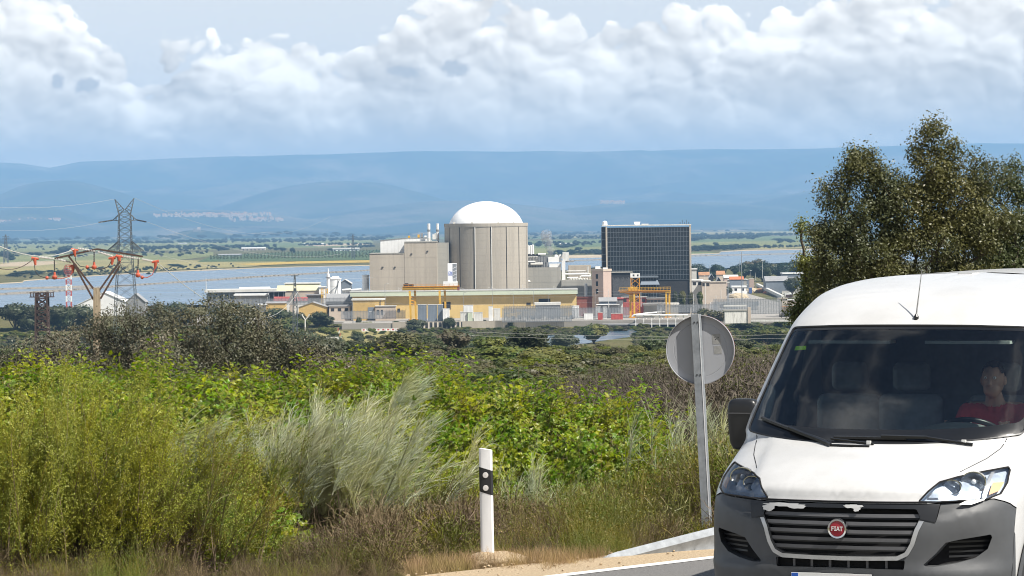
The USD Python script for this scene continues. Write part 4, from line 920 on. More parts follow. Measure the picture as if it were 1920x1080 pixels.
# the white pipe bridge over the channel
pbz = thing('pipe_bridge', 'white pipe bridge on posts over the channel', 'pipe bridge')
D = 1668
for r, o in ((590.2, 0), (592.0, 1.2)): obj('pipe', MB().bar((X(1188, D, r), D + o, Z(r, D, 1188)), (X(1290, D, r), D + o, Z(r + .4, D, 1290)), .75, n=8), 'white_paint', pbz, smooth=40)
obj('pipe', MB().poly([(X(1185, D, 594), D, Z(594, D, 1185)), (X(1188, D, 590), D, Z(590.5, D, 1188)), (X(1215, D + 40, 586), D + 40, Z(587, D + 40, 1215)), (X(1262, D + 70, 582), D + 70, Z(583.5, D + 70, 1262))], .8, 8), 'white_paint', pbz, smooth=40)
for k in range(7):
    px = 1192 + 15 * k
    obj('post', MB().bar((X(px, D, 600), D + .5, -4.2), (X(px, D, 595), D + .5, Z(591, D, px)), .4), 'white_paint', pbz)
for k in range(6): obj('lamp', MB().lathe([(.01, -.3), (.35, 0), (.01, .3)], (X(1197 + 15 * k, D, 597), D - .3, Z(597 + (k % 2), D, 1200)), 8), 'white_paint', pbz)
cw = thing('channel_wall', 'dark concrete quay of the cooling channel', 'wall')
obj('deck', MB().box(X(1130, 1676, 600), X(1300, 1676, 600), 1676, 1684, -2.3, -1.6), 'grey_roof', cw)
for k in range(9): obj('pillar', MB().box(X(1134 + 19 * k, 1676, 605), X(1136 + 19 * k, 1676, 605), 1676.3, 1677.3, -4.3, -2.31), 'dark_void', cw)
obj('wall', MB().box(X(1128, 1682, 605), X(1300, 1682, 605), 1682, 1684, -4.3, -2.32), 'dark_steel', cw)
# red and white range board left of the pond, low pipe frame in the scrub
t = thing('range_pole', 'red and white striped pole leaning in the meadow', 'pole', W(637, 632, 1200) * [1, 1, 0] + [0, 0, 0])
D = 1200; zb_ = Z(640, D, 637)
for k in range(5): obj('band', MB().bar((.35 * k - .7, 0, zb_ + (4 - k) * 1.0), (.35 * k - .4, 0, zb_ + (5 - k) * 1.0), .3), ['barrier_red', 'white_paint'][k % 2], t)
fr = thing('steel_stand', 'open frame of pale steel pipes standing among the oaks', 'frame')
D = 760.0
q = lambda px, py: (X(px, D, py), D, Z(py, D, px))
for px in (612, 619, 626.5, 634.5):
    obj('post', MB().bar(q(px, 652), q(px, 632.8 if px != 612 else 633.5), .25), 'off_white', fr)
obj('rail', MB().bar(q(612, 633), q(635, 632.6), .25).bar(q(605, 650.5), q(642, 650.5), .2).bar(q(619, 637), q(626, 637), .2), 'off_white', fr)
q2 = lambda px, py: (X(px, D, py), D + 3, Z(py, D, px))
for px in (615, 623, 631): obj('post', MB().bar(q2(px, 650), q2(px, 633.5), .22), 'off_white', fr)

# ------------------------------------------------------------------ right side of the plant
flat_shed('cream_box', 'cream box building at the right edge of the office block', 1297, 1306, 503.5, 1822, 9, 'off_white', 'white_paint', cat='building')
flat_shed('service_house', 'low white house with dark openings right of the office block', 1297, 1317, 524, 1800, 10, 'off_white', 'white_paint', wins=2, fascia=2.0, cat='building')
flat_shed('service_house', 'cream flat-roofed house with a tall lamp post before it', 1316, 1331, 526, 1795, 8, 'beige_wall', 'white_paint', wins=2, fascia=1.8, cat='building')
gable_shed('tiled_house', 'house with an orange tiled roof right of the cream box', 1311, 1330, 510, 516, 2480, 9, 'beige_wall', 'tile_roof', cat='house')
gable_shed('tiled_house', 'house with a tan tiled roof among the trees by the reservoir', 1344, 1359, 508, 515, 2540, 9, 'beige_wall', 'tile_roof', cat='house')
gable_shed('dark_gable', 'dark gable leaning against the tan block', 1330, 1338, 513, 520, 2340, 10, 'dark_void', 'white_paint', ridge='y', cat='house')
gable_shed('dark_gable', 'second dark gable beside the tan block, further right', 1344, 1351, 519, 526, 2320, 10, 'dark_void', 'off_white', ridge='y', cat='house')
flat_shed('tan_block', 'tan rendered block behind the round dark tree', 1328, 1362, 528, 2050, 14, 'beige_wall', 'concrete_light', fascia=1.2, cat='building')
flat_shed('grey_store', 'pale store under the bright orange tiled roof', 1366, 1400, 523.5, 2330, 12, 'concrete_grey', 'off_white', cat='building', fascia=1.0)
gable_shed('orange_roof_house', 'house with a bright orange-red roof right of the office block', 1369, 1394, 518.5, 524, 2310, 9, 'blue_grey', 'orange_paint', cat='house')
gable_shed('white_gable_roof', 'long pale gable roof behind the orange roof', 1358, 1384, 515.5, 521, 2400, 14, 'pink_wall', 'off_white')
flat_shed('white_garage', 'white garage with a pale roof behind the round dark tree', 1373, 1399, 536, 2230, 8, 'white_paint', 'white_paint', wins=2, fascia=2.2, cat='garage')
gable_shed('blue_grey_hall', 'long blue-grey hall sloping away on the right', 1436, 1478, 518, 527, 2300, 24, 'blue_grey', 'grey_roof')
flat_shed('dark_blue_store', 'blue-grey store with a white roof edge behind the big tree', 1468, 1520, 511.5, 2420, 20, 'blue_grey', 'white_paint', cat='building', fascia=2.0)
flat_shed('pale_store', 'pale grey store under the branches of the big tree', 1480, 1530, 520, 2280, 12, 'concrete_grey', 'grey_roof', cat='building', fascia=1.4)
flat_shed('tan_hut', 'tan concrete hut at the end of the tall wire fence', 1462, 1476, 559, 1712, 6, 'concrete_light', 'concrete_light', cat='hut', fascia=1)
flat_shed('white_platform', 'white flat platform roof beside the van', 1478, 1516, 572, 1706, 7, 'blue_grey', 'white_paint', posts=4, fascia=1.0, cat='shed')
flat_shed('brick_store', 'low brown store under a white rail beside the van', 1478, 1513, 561.5, 1725, 6, 'pink_wall', 'white_paint', fascia=1.0, cat='shed')
container(1405, 1414, 523, 2380, 'pink_wall', 'pinkish container right of the bright orange roof')
container(1396, 1404, 525, 2400, 'blue_grey', 'grey container right of the bright orange roof')
container(1404, 1410, 539, 2290, 'skip_blue', 'blue skip on the works yard right of the white garage', depth=3, cat='skip', name='skip')
for k in range(9):
    D = 1700; px = 1465.5 + 4.1 * k
    t = thing('pallet_stack', 'stack of brown pallets in the row below the tan hut', 'pallets', [X(px, D, 575), D, Z(583, D, 1480) - .1], group='row of brown pallet stacks')
    for j in range(5): obj('pallet', MB().box(-.55, .5, 0, 1.2, .05 + j * .45, .35 + j * .45), 'rock_look', t)
    obj('rust_crate', MB().box(-.5, .45, .05, 1.1, 2.3, 2.7), 'tile_roof', t)
ppl = thing('covered_conveyor', 'long pale covered conveyor running down to the wire fence', 'conveyor')
A_, B_ = W(1420, 534, 2420), W(1468, 557, 2120)
obj('gallery', MB().bar(A_, B_, 2.0), 'off_white', ppl); obj('underside', MB().bar(A_ - [0, 0, 1.6], B_ - [0, 0, 1.6], 1.1), 'dark_steel', ppl)
for k in range(6):
    c = A_ + (B_ - A_) * (k + .3) / 6
    obj('trestle', MB().bar(c - [0, 0, 1.2], [c[0], c[1], 0], .35), 'grey_steel', ppl)
for k, (px, py, m, r) in enumerate(((1425, 548, 'tile_roof', 3.0), (1440, 551, 'orange_paint', 2.0), (1410, 548, 'sand_look', 3.4), (1385, 559, 'sand_look', 3.6))):
    D = (2330, 2300, 2330, 2160)[k]
    mnd = trimesh.creation.icosphere(3, r * 1.25); v = mnd.vertices * [1.5, 1.2, .75]; v = v * (1 + .3 * (meshkit.fbm(v * .6, 3, k) - .5)[:, None])
    c = W(px, py + 6, D); c[2] = 0.1
    tag(obj('material_heap', (v + c, mnd.faces), m), ['rust coloured heap of material by the conveyor', 'small orange heap right of the rust coloured one', 'pale sand heap left of the rust coloured one', 'sand heap behind the tall wire fence'][k], 'heap')
ww = thing('white_wall', 'white weathered wall below the fence, right of the round sign', 'wall')
D = 1560.0
def white_wall_look():
    g = G(); pos = g.n('geometry') + '.position'
    n = g.noise(g.vm('multiply', pos, (1.6, 1.0, 0.12)), 1.0, 6.0, .65)
    c = g.mix(g.rng(n, .48, .68), (.66, .65, .60), (.26, .25, .22))
    g.done('stained_white', surface=g.n('principled_bsdf', base_color=c, roughness=.9) + '.BSDF')
white_wall_look()
obj('wall', pb(MB(), 1359, 1402, 583, D, 4, yb=606, zb=None), 'stained_white', ww)
obj('coping', MB().box(X(1356, D, 582), X(1404, D, 582), D - .3, D + 4.2, Z(583, D, 1380) + .003, Z(580.4, D, 1380)), 'concrete_grey', ww)
obj('pillar', pb(MB(), 1402.3, 1408, 576, D - .5, 2, yb=606, zb=None), 'beige_wall', ww)
obj('parapet', pb(MB(), 1357, 1400, 572, D + 12, 1, yb=574.5, zb=None), 'off_white', ww)
lw = thing('low_wall', 'long low white wall running right below the scrub', 'wall')
for k in range(12):
    a, b = 1408 + 9 * k, 1416.6 + 9 * k
    obj('block', pb(MB(), a, b, 599.5 - .1 * (k % 3), D - 20, .8, yb=603, zb=None), 'off_white', lw)

# masts and tall lamp posts on the right
def mast(px, rt, rb, D, w, label, m='grey_steel', arms=0, lamp=True, name='mast'):
    t = thing(name, label, 'mast', [X(px, D, rb), D, Z(rb, D, px)]); h = Z(rt, D, px) - Z(rb, D, px)
    obj('pole', MB().bar((0, 0, 0), (0, 0, h), w, w * .6, n=8), m, t)
    for k in range(arms): obj('cross_arm', MB().bar((-1.3 + .1 * k, 0, h - .6 - k * 1.0), (1.3 - .1 * k, 0, h - .6 - k * 1.0), .16), m, t)
    if lamp: obj('lamp_head', MB().box(-.9, .9, -.5, .3, h, h + .4), 'off_white', t)
    return t
mast(1391.5, 472, 585, 1700, .55, 'tallest grey mast, right of the office block', lamp=False)
mast(1322.5, 528, 578, 1705, .5, 'pale lamp mast before the cream flat-roofed house', 'off_white')
mast(1331, 498, 525, 2500, .4, 'slim mast behind the houses right of the office', lamp=False)
mast(1387, 487, 520, 2600, .4, 'slim mast left of the tallest grey mast', lamp=False)
mast(1429.5, 489, 522, 2600, .4, 'slim mast with a lamp before the far trees', 'off_white')
mast(1365.5, 530, 575, 1708, .45, 'pale blue-grey mast before the round dark tree', 'blue_grey')
mast(1352, 544, 572, 1712, .35, 'short pale mast left of the round dark tree', 'off_white', lamp=False)
mast(1342.5, 554, 574, 1706, .35, 'short pale mast at the foot of the tan block', 'off_white', lamp=False)
mast(1300.5, 551, 585, 1702, .4, 'pale mast at the foot of the palm trees', 'off_white', lamp=False)
mast(1408, 508, 525, 2500, .35, 'short mast right of the tallest grey mast', lamp=True)
mast(1416, 511, 524, 2500, .35, 'pale post between the two lamp masts before the far trees', 'off_white', lamp=False)
mast(1489, 555, 590, 1690, .4, 'thin mast beside the van roof', 'off_white', lamp=False)
mast(1141.5, 541, 580, 1715, .35, 'thin pale mast before the beige stair tower', 'off_white', lamp=False)
mast(1202, 548, 575, 1712, .3, 'thin pale mast under the right gantry crane', 'off_white', lamp=False)
mast(386.5, 521, 548, 1850, .4, 'white mast at the left end of the long pale shed', 'off_white', lamp=False)
mast(662, 566, 606, 1680, .45, 'grey mast at the left end of the yard wall', lamp=False)

# small things that fill the yard: cabinets, crates and thin poles
rsy = np.random.default_rng(66)
YARD = [(640, 760, 582, 596), (846, 940, 580, 592), (1075, 1180, 572, 596), (1160, 1290, 574, 588), (1300, 1460, 548, 582), (500, 640, 558, 580), (1320, 1420, 530, 552), (1440, 1520, 540, 566)]
ZONE = ['before the ochre service building', 'at the yard edge before the yellow hall', 'before the white canopy', 'under the right gantry crane', 'behind the tall wire fence right of the office', 'below the sheds on the left', 'before the tiled houses on the right', 'before the blue-grey halls on the right']
for k in range(90):
    a, b, r0, r1 = YARD[k % len(YARD)]; px, row = rsy.uniform(a, b), rsy.uniform(r0, r1); c = GP(px, row, .06); w_, h_ = rsy.uniform(.7, 2.4), rsy.uniform(.9, 2.6)
    t = thing('yard_cabinet', ('wide ' if w_ > 1.6 else 'small ' if h_ < 1.7 else 'tall narrow ') + ['white', 'off-white', 'grey', 'pale', 'beige', 'blue-grey', 'bright white', 'rusty brown'][(k // 8 + k) % 8] + ' cabinet in the clutter ' + ZONE[k % 8], 'cabinet', c, rsy.uniform(-.3, .3), group='small cabinets and crates on the yard')
    obj('body', MB().box(-w_, w_, -.8, .8, .15, h_), ['white_paint', 'off_white', 'grey_steel', 'off_white', 'beige_wall', 'blue_grey', 'white_paint', 'rusty_steel'][(k // 8 + k) % 8], t); obj('lid', MB().box(-w_ - .1, w_ + .1, -.9, .9, h_ + .003, h_ + .2), ['off_white', 'grey_roof'][k % 2], t); obj('foot', MB().box(-w_ * .8, w_ * .8, -.6, .6, 0, .149), 'dark_steel', t)
for k in range(46):
    a, b, r0, r1 = YARD[k % len(YARD)]; c = GP(rsy.uniform(a, b), rsy.uniform(r0, r1), .06); h_ = rsy.uniform(4, 11)
    t = thing('yard_pole', ('tall ' if h_ > 7.5 else 'short ') + ['grey', 'pale'][(k // 8) % 2] + ' thin pole in the clutter ' + ZONE[k % 8], 'pole', c, group='thin poles on the yard')
    obj('shaft', MB().bar((0, 0, 0), (0, 0, h_), .22, .14, n=5), ['grey_steel', 'off_white'][(k // 8) % 2], t); obj('head', MB().box(-.45, .45, -.2, .2, h_ + .002, h_ + .3), 'off_white', t)
# ------------------------------------------------------------------ steam
def steam():
    g = G(); pos = g.n('texture_coordinate') + '.object'
    n = g.noise(pos, 0.35, 5.0, 0.65)
    dens = g.rng(n, 0.40, 0.66, 0.0, 0.42)
    v = g.n('principled_volume', color=(.95, .96, .97), density=dens, anisotropy=0.2)
    g.done('steam_look', volume=v + '.volume')
    D = 1850.0; V = []
    m = None
    import manifold3d as m3
    for k in range(9):
        t = k / 8; px = 1030 - 3 * t + 3 * math.sin(t * 5); py = 478 - 36 * t
        s = trimesh.creation.icosphere(2, 1.6 + 2.0 * t ** .8); v = s.vertices * [1, .8, 1.15]
        v = v * (1 + .5 * (meshkit.fbm(v * .5 + k, 2, k) - .5)[:, None]) + W(px, py, D)
        mm = m3.Manifold(m3.Mesh(vert_properties=v.astype(np.float32), tri_verts=s.faces.astype(np.uint32)))
        m = mm if m is None else m + mm
    tag(obj('steam_plume', m, 'steam_look'), 'thin white plume of steam rising from the roof machinery', 'steam', kind='stuff')
steam()
# ------------------------------------------------------------------ dikes in the reservoir
def dike(pix, label, wid=4.0, hgt=1.5, step=14.0):
    t = thing('stone_dike', label, 'dike')
    pts = [GP(px, py, zw) for px, py in pix]; m = MB(); st = MB(); rs = np.random.default_rng(int(abs(pix[0][1] * 7)))
    L = np.array(pts); seg = np.linalg.norm(np.diff(L, axis=0), axis=1); cum = np.r_[0, np.cumsum(seg)]
    s_ = np.arange(0, cum[-1], step); P = np.stack([np.interp(s_, cum, L[:, k]) for k in range(3)], 1)
    d = np.gradient(P, axis=0); n = np.stack([-d[:, 1], d[:, 0], 0 * d[:, 0]], 1); n /= np.linalg.norm(n, axis=1)[:, None]
    h = hgt * (0.85 + .4 * (meshkit.noise(np.stack([s_ / 40, 0 * s_, 0 * s_], -1), 3) - .3))
    up = np.stack([0 * h, 0 * h, h], 1)
    rows = np.stack([P - n * wid - [0, 0, .6], P - n * wid * .35 + up, P + n * wid * .35 + up, P + n * wid - [0, 0, .6]], 0)
    obj('bank', m.sheet(rows), 'stone_look', t)
    for k in range(0, len(P) - 1):
        a = rs.uniform(.6, 1.6); c = P[k] - n[k] * wid * rs.uniform(.3, .7) + [0, 0, h[k] * .55]
        st.box(c[0] - a, c[0] + a, c[1] - a, c[1] + a, c[2] - .9, c[2] + rs.uniform(.1, .6), rot=rs.uniform(0, 3))
    tag(obj('boulders', st, 'stone_look', t), kind='stuff')
dike([(-100, 560), (0, 553), (70, 549), (130, 545), (175, 541), (240, 536.3), (360, 528.5), (480, 520), (600, 513), (690, 507.7), (800, 502), (1060, 490), (1130, 487.5), (1297, 480.8), (1370, 479), (1480, 476.6), (1700, 472)], 'long stone dike across the whole reservoir')
dike([(-100, 546), (0, 543.3), (60, 541.6), (130, 540), (178, 538.2)], 'short second dike at the far left of the reservoir, behind the long one', 4.0, 1.8)

# ------------------------------------------------------------------ pylons, masts and power lines
look('wire_grey', (0.40, 0.41, 0.42), 0.5, 0.1)
def lattice(t, levels, name='mast_section', m='pylon_steel', w=.28, br=.16, diag=True):
    """A four-legged lattice: levels = (z, half width, half depth)."""
    for (z0, a0, d0), (z1, a1, d1) in zip(levels, levels[1:]):
        b = MB(); A = [(-a0, -d0), (a0, -d0), (a0, d0), (-a0, d0)]; B = [(-a1, -d1), (a1, -d1), (a1, d1), (-a1, d1)]
        for k in range(4):
            j = (k + 1) % 4
            b.bar((*A[k], z0), (*B[k], z1), w)
            b.bar((*A[k], z0), (*B[j], z1), br).bar((*A[j], z0), (*B[k], z1), br).bar((*B[k], z1), (*B[j], z1), br)
        obj(name, b, m, t)
PD = 1350.0
bz = float(ground_z(X(234, PD), PD))
py = thing('power_pylon', 'tall grey lattice pylon with two horns behind the trees on the left', 'pylon', [X(235, PD, 500), PD, bz])
h = lambda row: Z(row, PD, 234) - bz
s = PD / F
lv = [(0, 22 * s, 22 * s), (h(600), 20 * s, 20 * s), (h(560), 18.5 * s, 18.5 * s), (h(535), 17 * s, 17 * s), (h(512), 15 * s, 15 * s), (h(492), 13.5 * s, 13.5 * s), (h(472), 12.5 * s, 12.5 * s), (h(458), 12 * s, 12 * s), (h(445), 11.8 * s, 11.5 * s), (h(432), 11.5 * s, 11 * s), (h(422), 11.3 * s, 10 * s), (h(412), 11 * s, 9 * s), (h(402), 10.5 * s, 7 * s)]
lattice(py, lv, w=.26, br=.13)
for sg in (-1, 1):
    b = MB()
    for yk in (-1, 1):
        tip = np.array([sg * 35 * s, 0, h(471)]); r0 = np.array([sg * 12 * s, yk * 12 * s, h(472)]); r1 = np.array([sg * 11.6 * s, yk * 11 * s, h(452)])
        b.bar(r0, tip, .26).bar(r1, tip, .26)
        for k in range(1, 7):
            u0, u1 = r0 + (tip - r0) * k / 7, r1 + (tip - r1) * (k - .5) / 7; b.bar(u0, u1, .10); b.bar(u1, r0 + (tip - r0) * (k - 1) / 7, .10)
    obj('lower_cross_arm', b, 'pylon_steel', py)
    b = MB()
    for yk in (-1, 1):
        tip = np.array([sg * 22 * s, 0, h(412.5)]); r0 = np.array([sg * 11 * s, yk * 8 * s, h(414)]); r1 = np.array([sg * 10.5 * s, yk * 7 * s, h(402)])
        b.bar(r0, tip, .3).bar(r1, tip, .26).bar((r0 + tip) / 2, (r1 + tip) / 2, .18)
    obj('upper_cross_arm', b, 'pylon_steel', py)
    b = MB(); top = np.array([sg * 18 * s, 0, h(371.5 if sg > 0 else 373.5)])
    for yk in (-1, 1):
        r0 = np.array([sg * 10.5 * s, yk * 6 * s, h(402)]); r1 = np.array([sg * 1.0 * s, yk * 4 * s, h(393)])
        b.bar(r0, top, .28).bar(r1, top, .24).bar(np.array([sg * 10.5 * s, yk * 6 * s, h(402)]), r1, .2)
        for k in range(1, 5): b.bar(r0 + (top - r0) * k / 5, r1 + (top - r1) * (k - .4) / 5, .15)
    obj('horn', b, 'pylon_steel', py)
obj('peak_brace', MB().bar((-10.5 * s, -6 * s, h(402)), (10.5 * s, -6 * s, h(393)), .2).bar((10.5 * s, -6 * s, h(402)), (-10.5 * s, -6 * s, h(393)), .2), 'pylon_steel', py)
for sg in (-1, 1): obj('insulator_string', MB().bar((sg * 22 * s, 0, h(412.5)), (sg * 44 * s, -8, h(416.5)), .5, n=6), 'dark_steel', py)
def line(pts, label, w=.12, m='wire_grey'):
    """A hanging conductor through points (px, row, depth)."""
    P = [W(*p) for p in pts]; Q = []
    for a, b in zip(P, P[1:]):
        for k in range(12):
            u = k / 12; q = a + (b - a) * u; q[2] -= 4 * u * (1 - u) * np.linalg.norm((b - a)[:2]) * .012; Q.append(q)
    Q.append(P[-1])
    tag(obj('power_line', MB().poly(Q, w, 4), m), label, 'power line')
line([(213, 373.5, 1350), (-60, 385, 1180)], 'earth wire from the left horn of the tall pylon', .08)
line([(192, 416.5, 1342), (-60, 428, 1170)], 'conductor from the upper left arm of the tall pylon', .07)
line([(253, 371.5, 1350), (620, 405, 2600)], 'earth wire from the right horn of the tall pylon', .07)
line([(277, 416.5, 1342), (640, 476, 1900)], 'conductor from the upper right arm of the tall pylon', .09)
line([(200, 471, 1350), (-60, 490, 1180)], 'conductor from the lower left arm of the tall pylon', .08)
line([(270, 471, 1350), (700, 520, 1750)], 'conductor from the lower right arm of the tall pylon', .08)
for k, (r0, r1) in enumerate(((546, 552), (551, 558), (566, 571))):
    line([(640, r0, 1690), (1150, r1 - 6, 1690), (1660, r1 + 4, 1680)], ['upper', 'middle', 'lower'][k] + ' one of the three thin wires across the front of the plant', .055)
for k, (r0, r1) in enumerate(((622, 620), (629, 627))):
    line([(880, r0, 420), (1650, r1, 420)], ['upper', 'lower'][k] + ' thin wire strung over the dead scrub by the round sign', .022, 'off_white')
# the dark truncated tower on the left
TD_ = 720.0; bz = float(ground_z(X(77, TD_), TD_)); s = TD_ / F
tt = thing('steel_tower', 'short dark lattice tower with a flat platform at the far left', 'pylon', [X(79, TD_, 580), TD_, bz])
h = lambda row: Z(row, TD_, 77) - bz
lattice(tt, [(0, 13 * s, 13 * s)] + [(h(r), 11.5 * s - (620 - r) * .015 * s, 11 * s) for r in (620, 608, 596, 584, 572, 560, 549)], m='rusty_steel', w=.34, br=.2)
obj('platform', MB().box(-22 * s, 22 * s, -1.4, 1.4, h(557.5), h(556)), 'rusty_steel', tt)
for k in range(10): obj('bushing', MB().bar((-21 * s + k * 4.7 * s, 0, h(556)), (-21 * s + k * 4.7 * s, 0, h(547.5 + (k % 3))), .22), 'rusty_steel', tt)
obj('rail', MB().bar((-22 * s, -1.4, h(548.5)), (22 * s, -1.4, h(548.5)), .14), 'rusty_steel', tt)
# red and white mast with a cage at its head
MD = 1880.0; s = MD / F
rm = thing('signal_mast', 'red and white lattice mast with a round red cage, left of the concrete pole', 'mast', [X(129, MD, 540), MD, 0])
h = lambda row: Z(row, MD, 129)
rows_ = [577, 566, 555, 545, 534, 524, 515]
for k in range(6):
    b = MB(); z0, z1 = h(rows_[k]) if k else 0, h(rows_[k + 1]); a = 4.6 * s
    for x, y in ((-a, -a), (a, -a), (a, a), (-a, a)): b.bar((x, y, z0), (x, y, z1), .34)
    for sg in (-1, 1): b.bar((sg * a, -a, z0), (-sg * a, -a, z1), .22)
    b.bar((-a, -a, z1), (a, -a, z1), .25)
    obj('mast_section', b, ['barrier_red', 'white_paint'][k % 2], rm)
b = MB()
for k in range(7):
    r = 9.5 * s * math.sin(math.pi * (k + 1.2) / 9); z = h(517 - 3.4 * k)
    t_ = np.linspace(0, 2 * np.pi, 13); b.poly(np.stack([r * np.cos(t_), r * np.sin(t_), np.full(13, z)], 1), .22, 4)
for k in range(8):
    a = k * np.pi / 4; b.poly([(9.5 * s * math.sin(math.pi * (j + 1.2) / 9) * math.cos(a), 9.5 * s * math.sin(math.pi * (j + 1.2) / 9) * math.sin(a), h(517 - 3.4 * j)) for j in range(7)], .2, 4)
obj('cage', b, 'barrier_red', rm)
# far pylon and the substation mast
for (px, rt, rb, D, wd, lab) in ((11, 440, 477, 5200, 4.0, 'tiny far pylon on the plain at the left edge'), (553.5, 516, 590, 1500, 4.5, 'dark lattice mast before the cream hall'), (662, 440, 470, 5200, 2.6, 'tiny far pylon on the plain behind the white silo')):
    s = D / F; t = thing('lattice_mast', lab, 'pylon', [X(px, D, rb), D, 0]); hh = lambda r_: Z(r_, D, px)
    n = 6; lattice(t, [(0 if D < 2000 else 0, wd * s, wd * s)] + [(hh(rb) + (hh(rt) - hh(rb)) * (k + 1) / n, wd * s * (1 - .8 * (k + 1) / n), wd * s * (1 - .8 * (k + 1) / n)) for k in range(n)], w=.3 if D < 2000 else .9, br=.18 if D < 2000 else .5, m='pylon_steel')
    for k in (1, 2) if D > 2000 else (0.3,): obj('cross_arm', MB().bar((-wd * 1.6 * s, 0, hh(rt + 4 * k)), (wd * 1.6 * s, 0, hh(rt + 4 * k)), .35 if D < 2000 else .9), 'pylon_steel', t)
    if D < 2000:
        for k in range(14):
            a = k * 2.4; obj('stay', MB().bar((0, 0, hh(540)), (14 * s * math.cos(a), 10 * s * math.sin(a), hh(566)), .14), 'grey_steel', t)
yl = thing('street_lamp', 'pale Y-shaped double lamp standing left of the round dark oak', 'lamp post')
D = 1380.0; q = lambda px, row: (X(px, D, row), D, Z(row, D, px))
obj('pole', MB().bar(q(572.5, 640), q(572.5, 600), .5), 'off_white', yl)
for px in (567, 579): obj('arm', MB().poly([q(572.5, 600), q(px, 592), q(px - 1 if px < 570 else px + 1, 589)], .4, 5), 'off_white', yl)

# ------------------------------------------------------------------ the near concrete pole with red bird guards
VD = 175.0; bz = float(ground_z(X(182, VD), VD)); s = VD / F
def wood_concrete():
    g = G(); pos = g.n('geometry') + '.position'
    n = g.noise(g.vm('multiply', pos, (6, 6, .7)), 2.0, 6.0, .65)
    c = g.mix(g.rng(n, .35, .65), (.22, .17, .11), (.38, .31, .22))
    g.done('pole_concrete', surface=g.n('principled_bsdf', base_color=c, roughness=.9) + '.BSDF')
wood_concrete()
look('guard_red', (0.48, 0.10, 0.055), 0.5, 0.2, 3.0)
look('rust_brown', (0.075, 0.045, 0.035), 0.75, 0.3, 6.0)
look('insulator_glass', (0.55, 0.52, 0.50), 0.25, 0.1, 3.0)
vp = thing('power_pole', 'concrete power pole with a V of brown struts and red bird guards', 'power pole')
q = lambda px, row, o=0.0: np.array([X(px, VD, row), VD + o, Z(row, VD, px)])
base = q(182, 700); base[2] = bz - .5
tp = q(181.5, 540)
m = MB()
m.add([(tp[0] - .17, VD - .2, tp[2]), (tp[0] + .17, VD - .2, tp[2]), (tp[0] + .17, VD + .2, tp[2]), (tp[0] - .17, VD + .2, tp[2]), (base[0] - .22, VD - .28, base[2]), (base[0] + .22, VD - .28, base[2]), (base[0] + .22, VD + .28, base[2]), (base[0] - .22, VD + .28, base[2])], [[0, 1, 2, 3], [0, 4, 5, 1], [1, 5, 6, 2], [2, 6, 7, 3], [3, 7, 4, 0]])
obj('pole', m, 'pole_concrete', vp)
for a, b in (((177, 543), (129, 480)), ((176, 562), (139, 495)), ((187, 544), (226, 489)), ((189, 560), (225, 498))): obj('strut', MB().bar(q(*a, -.12), q(*b, -.1), .095), 'rust_brown', vp)
for a, b in (((103, 484.5), (181, 467)), ((181, 467), (266, 481))):
    A, B = q(*a), q(*b); bb = MB().bar(A, B, .09).bar(A + [0, .35, 0], B + [0, .35, 0], .09)
    for k in range(9): bb.bar(A + (B - A) * k / 9, A + (B - A) * (k + 1) / 9 + [0, .35, 0], .05)
    obj('cross_beam', bb, 'rust_brown', vp)
def string(a, b, n=11, r=.075, m='insulator_glass', name='insulator'):
    A, B = q(*a), q(*b); d = B - A; L = np.linalg.norm(d); T = trimesh.geometry.align_vectors([0, 0, 1], d / L)
    prof = [(.02, 0)]
    for k in range(n): z = L * (k + .15) / n; prof += [(.025, z), (r, z + L / n * .3), (r * .9, z + L / n * .45), (.025, z + L / n * .7)]
    mm = MB().lathe(prof + [(.02, L)], n=10); v, f = mm.arrays(); v = v @ T[:3, :3].T + A
    obj(name, (v, f), m, vp)
for a, b in (((73, 482), (101, 485.5)), ((105, 485.5), (134, 492)), ((146, 466), (179, 471)), ((183, 472), (212, 481)), ((228, 480), (262, 485.5)), ((266, 486), (286, 490))): string(a, b)
for a, b in (((102, 487), (102.5, 510)), ((176.5, 472), (176.5, 492)), ((259.5, 483), (258.5, 507))): string(a, b, 6, .045, 'dark_steel', 'hanging_insulator')
for px, row, fl in ((65, 485, 1), (139.5, 469, 1), (137.5, 499, -1), (211, 484, -1), (223, 481, 1), (292, 491, -1)):
    c = q(px, row); g_ = MB()
    g_.bar(c + [-.17 * fl, 0, .04], c + [.22 * fl, 0, -.02], .16, .11, n=8)
    g_.bar(c + [0, 0, 0], c + [.04 * fl, 0, -.36], .21, .10, n=8)
    obj('bird_guard', g_, 'guard_red', vp, smooth=40)
for px, row in ((102.5, 519), (176.5, 500), (258.5, 515)):
    c = q(px, row); obj('bell_guard', MB().lathe([(.01, -.16), (.10, -.13), (.145, -.05), (.14, .02), (.075, .08), (.055, .25), (.01, .27)], c, 14), 'guard_red', vp, smooth=40)
for px, row in ((88, 521), (163.5, 501), (266.5, 520)):
    c = q(px, row); sp = trimesh.creation.icosphere(2, .10); obj('ball_guard', (sp.vertices + c, sp.faces), 'guard_red', vp, smooth=True)
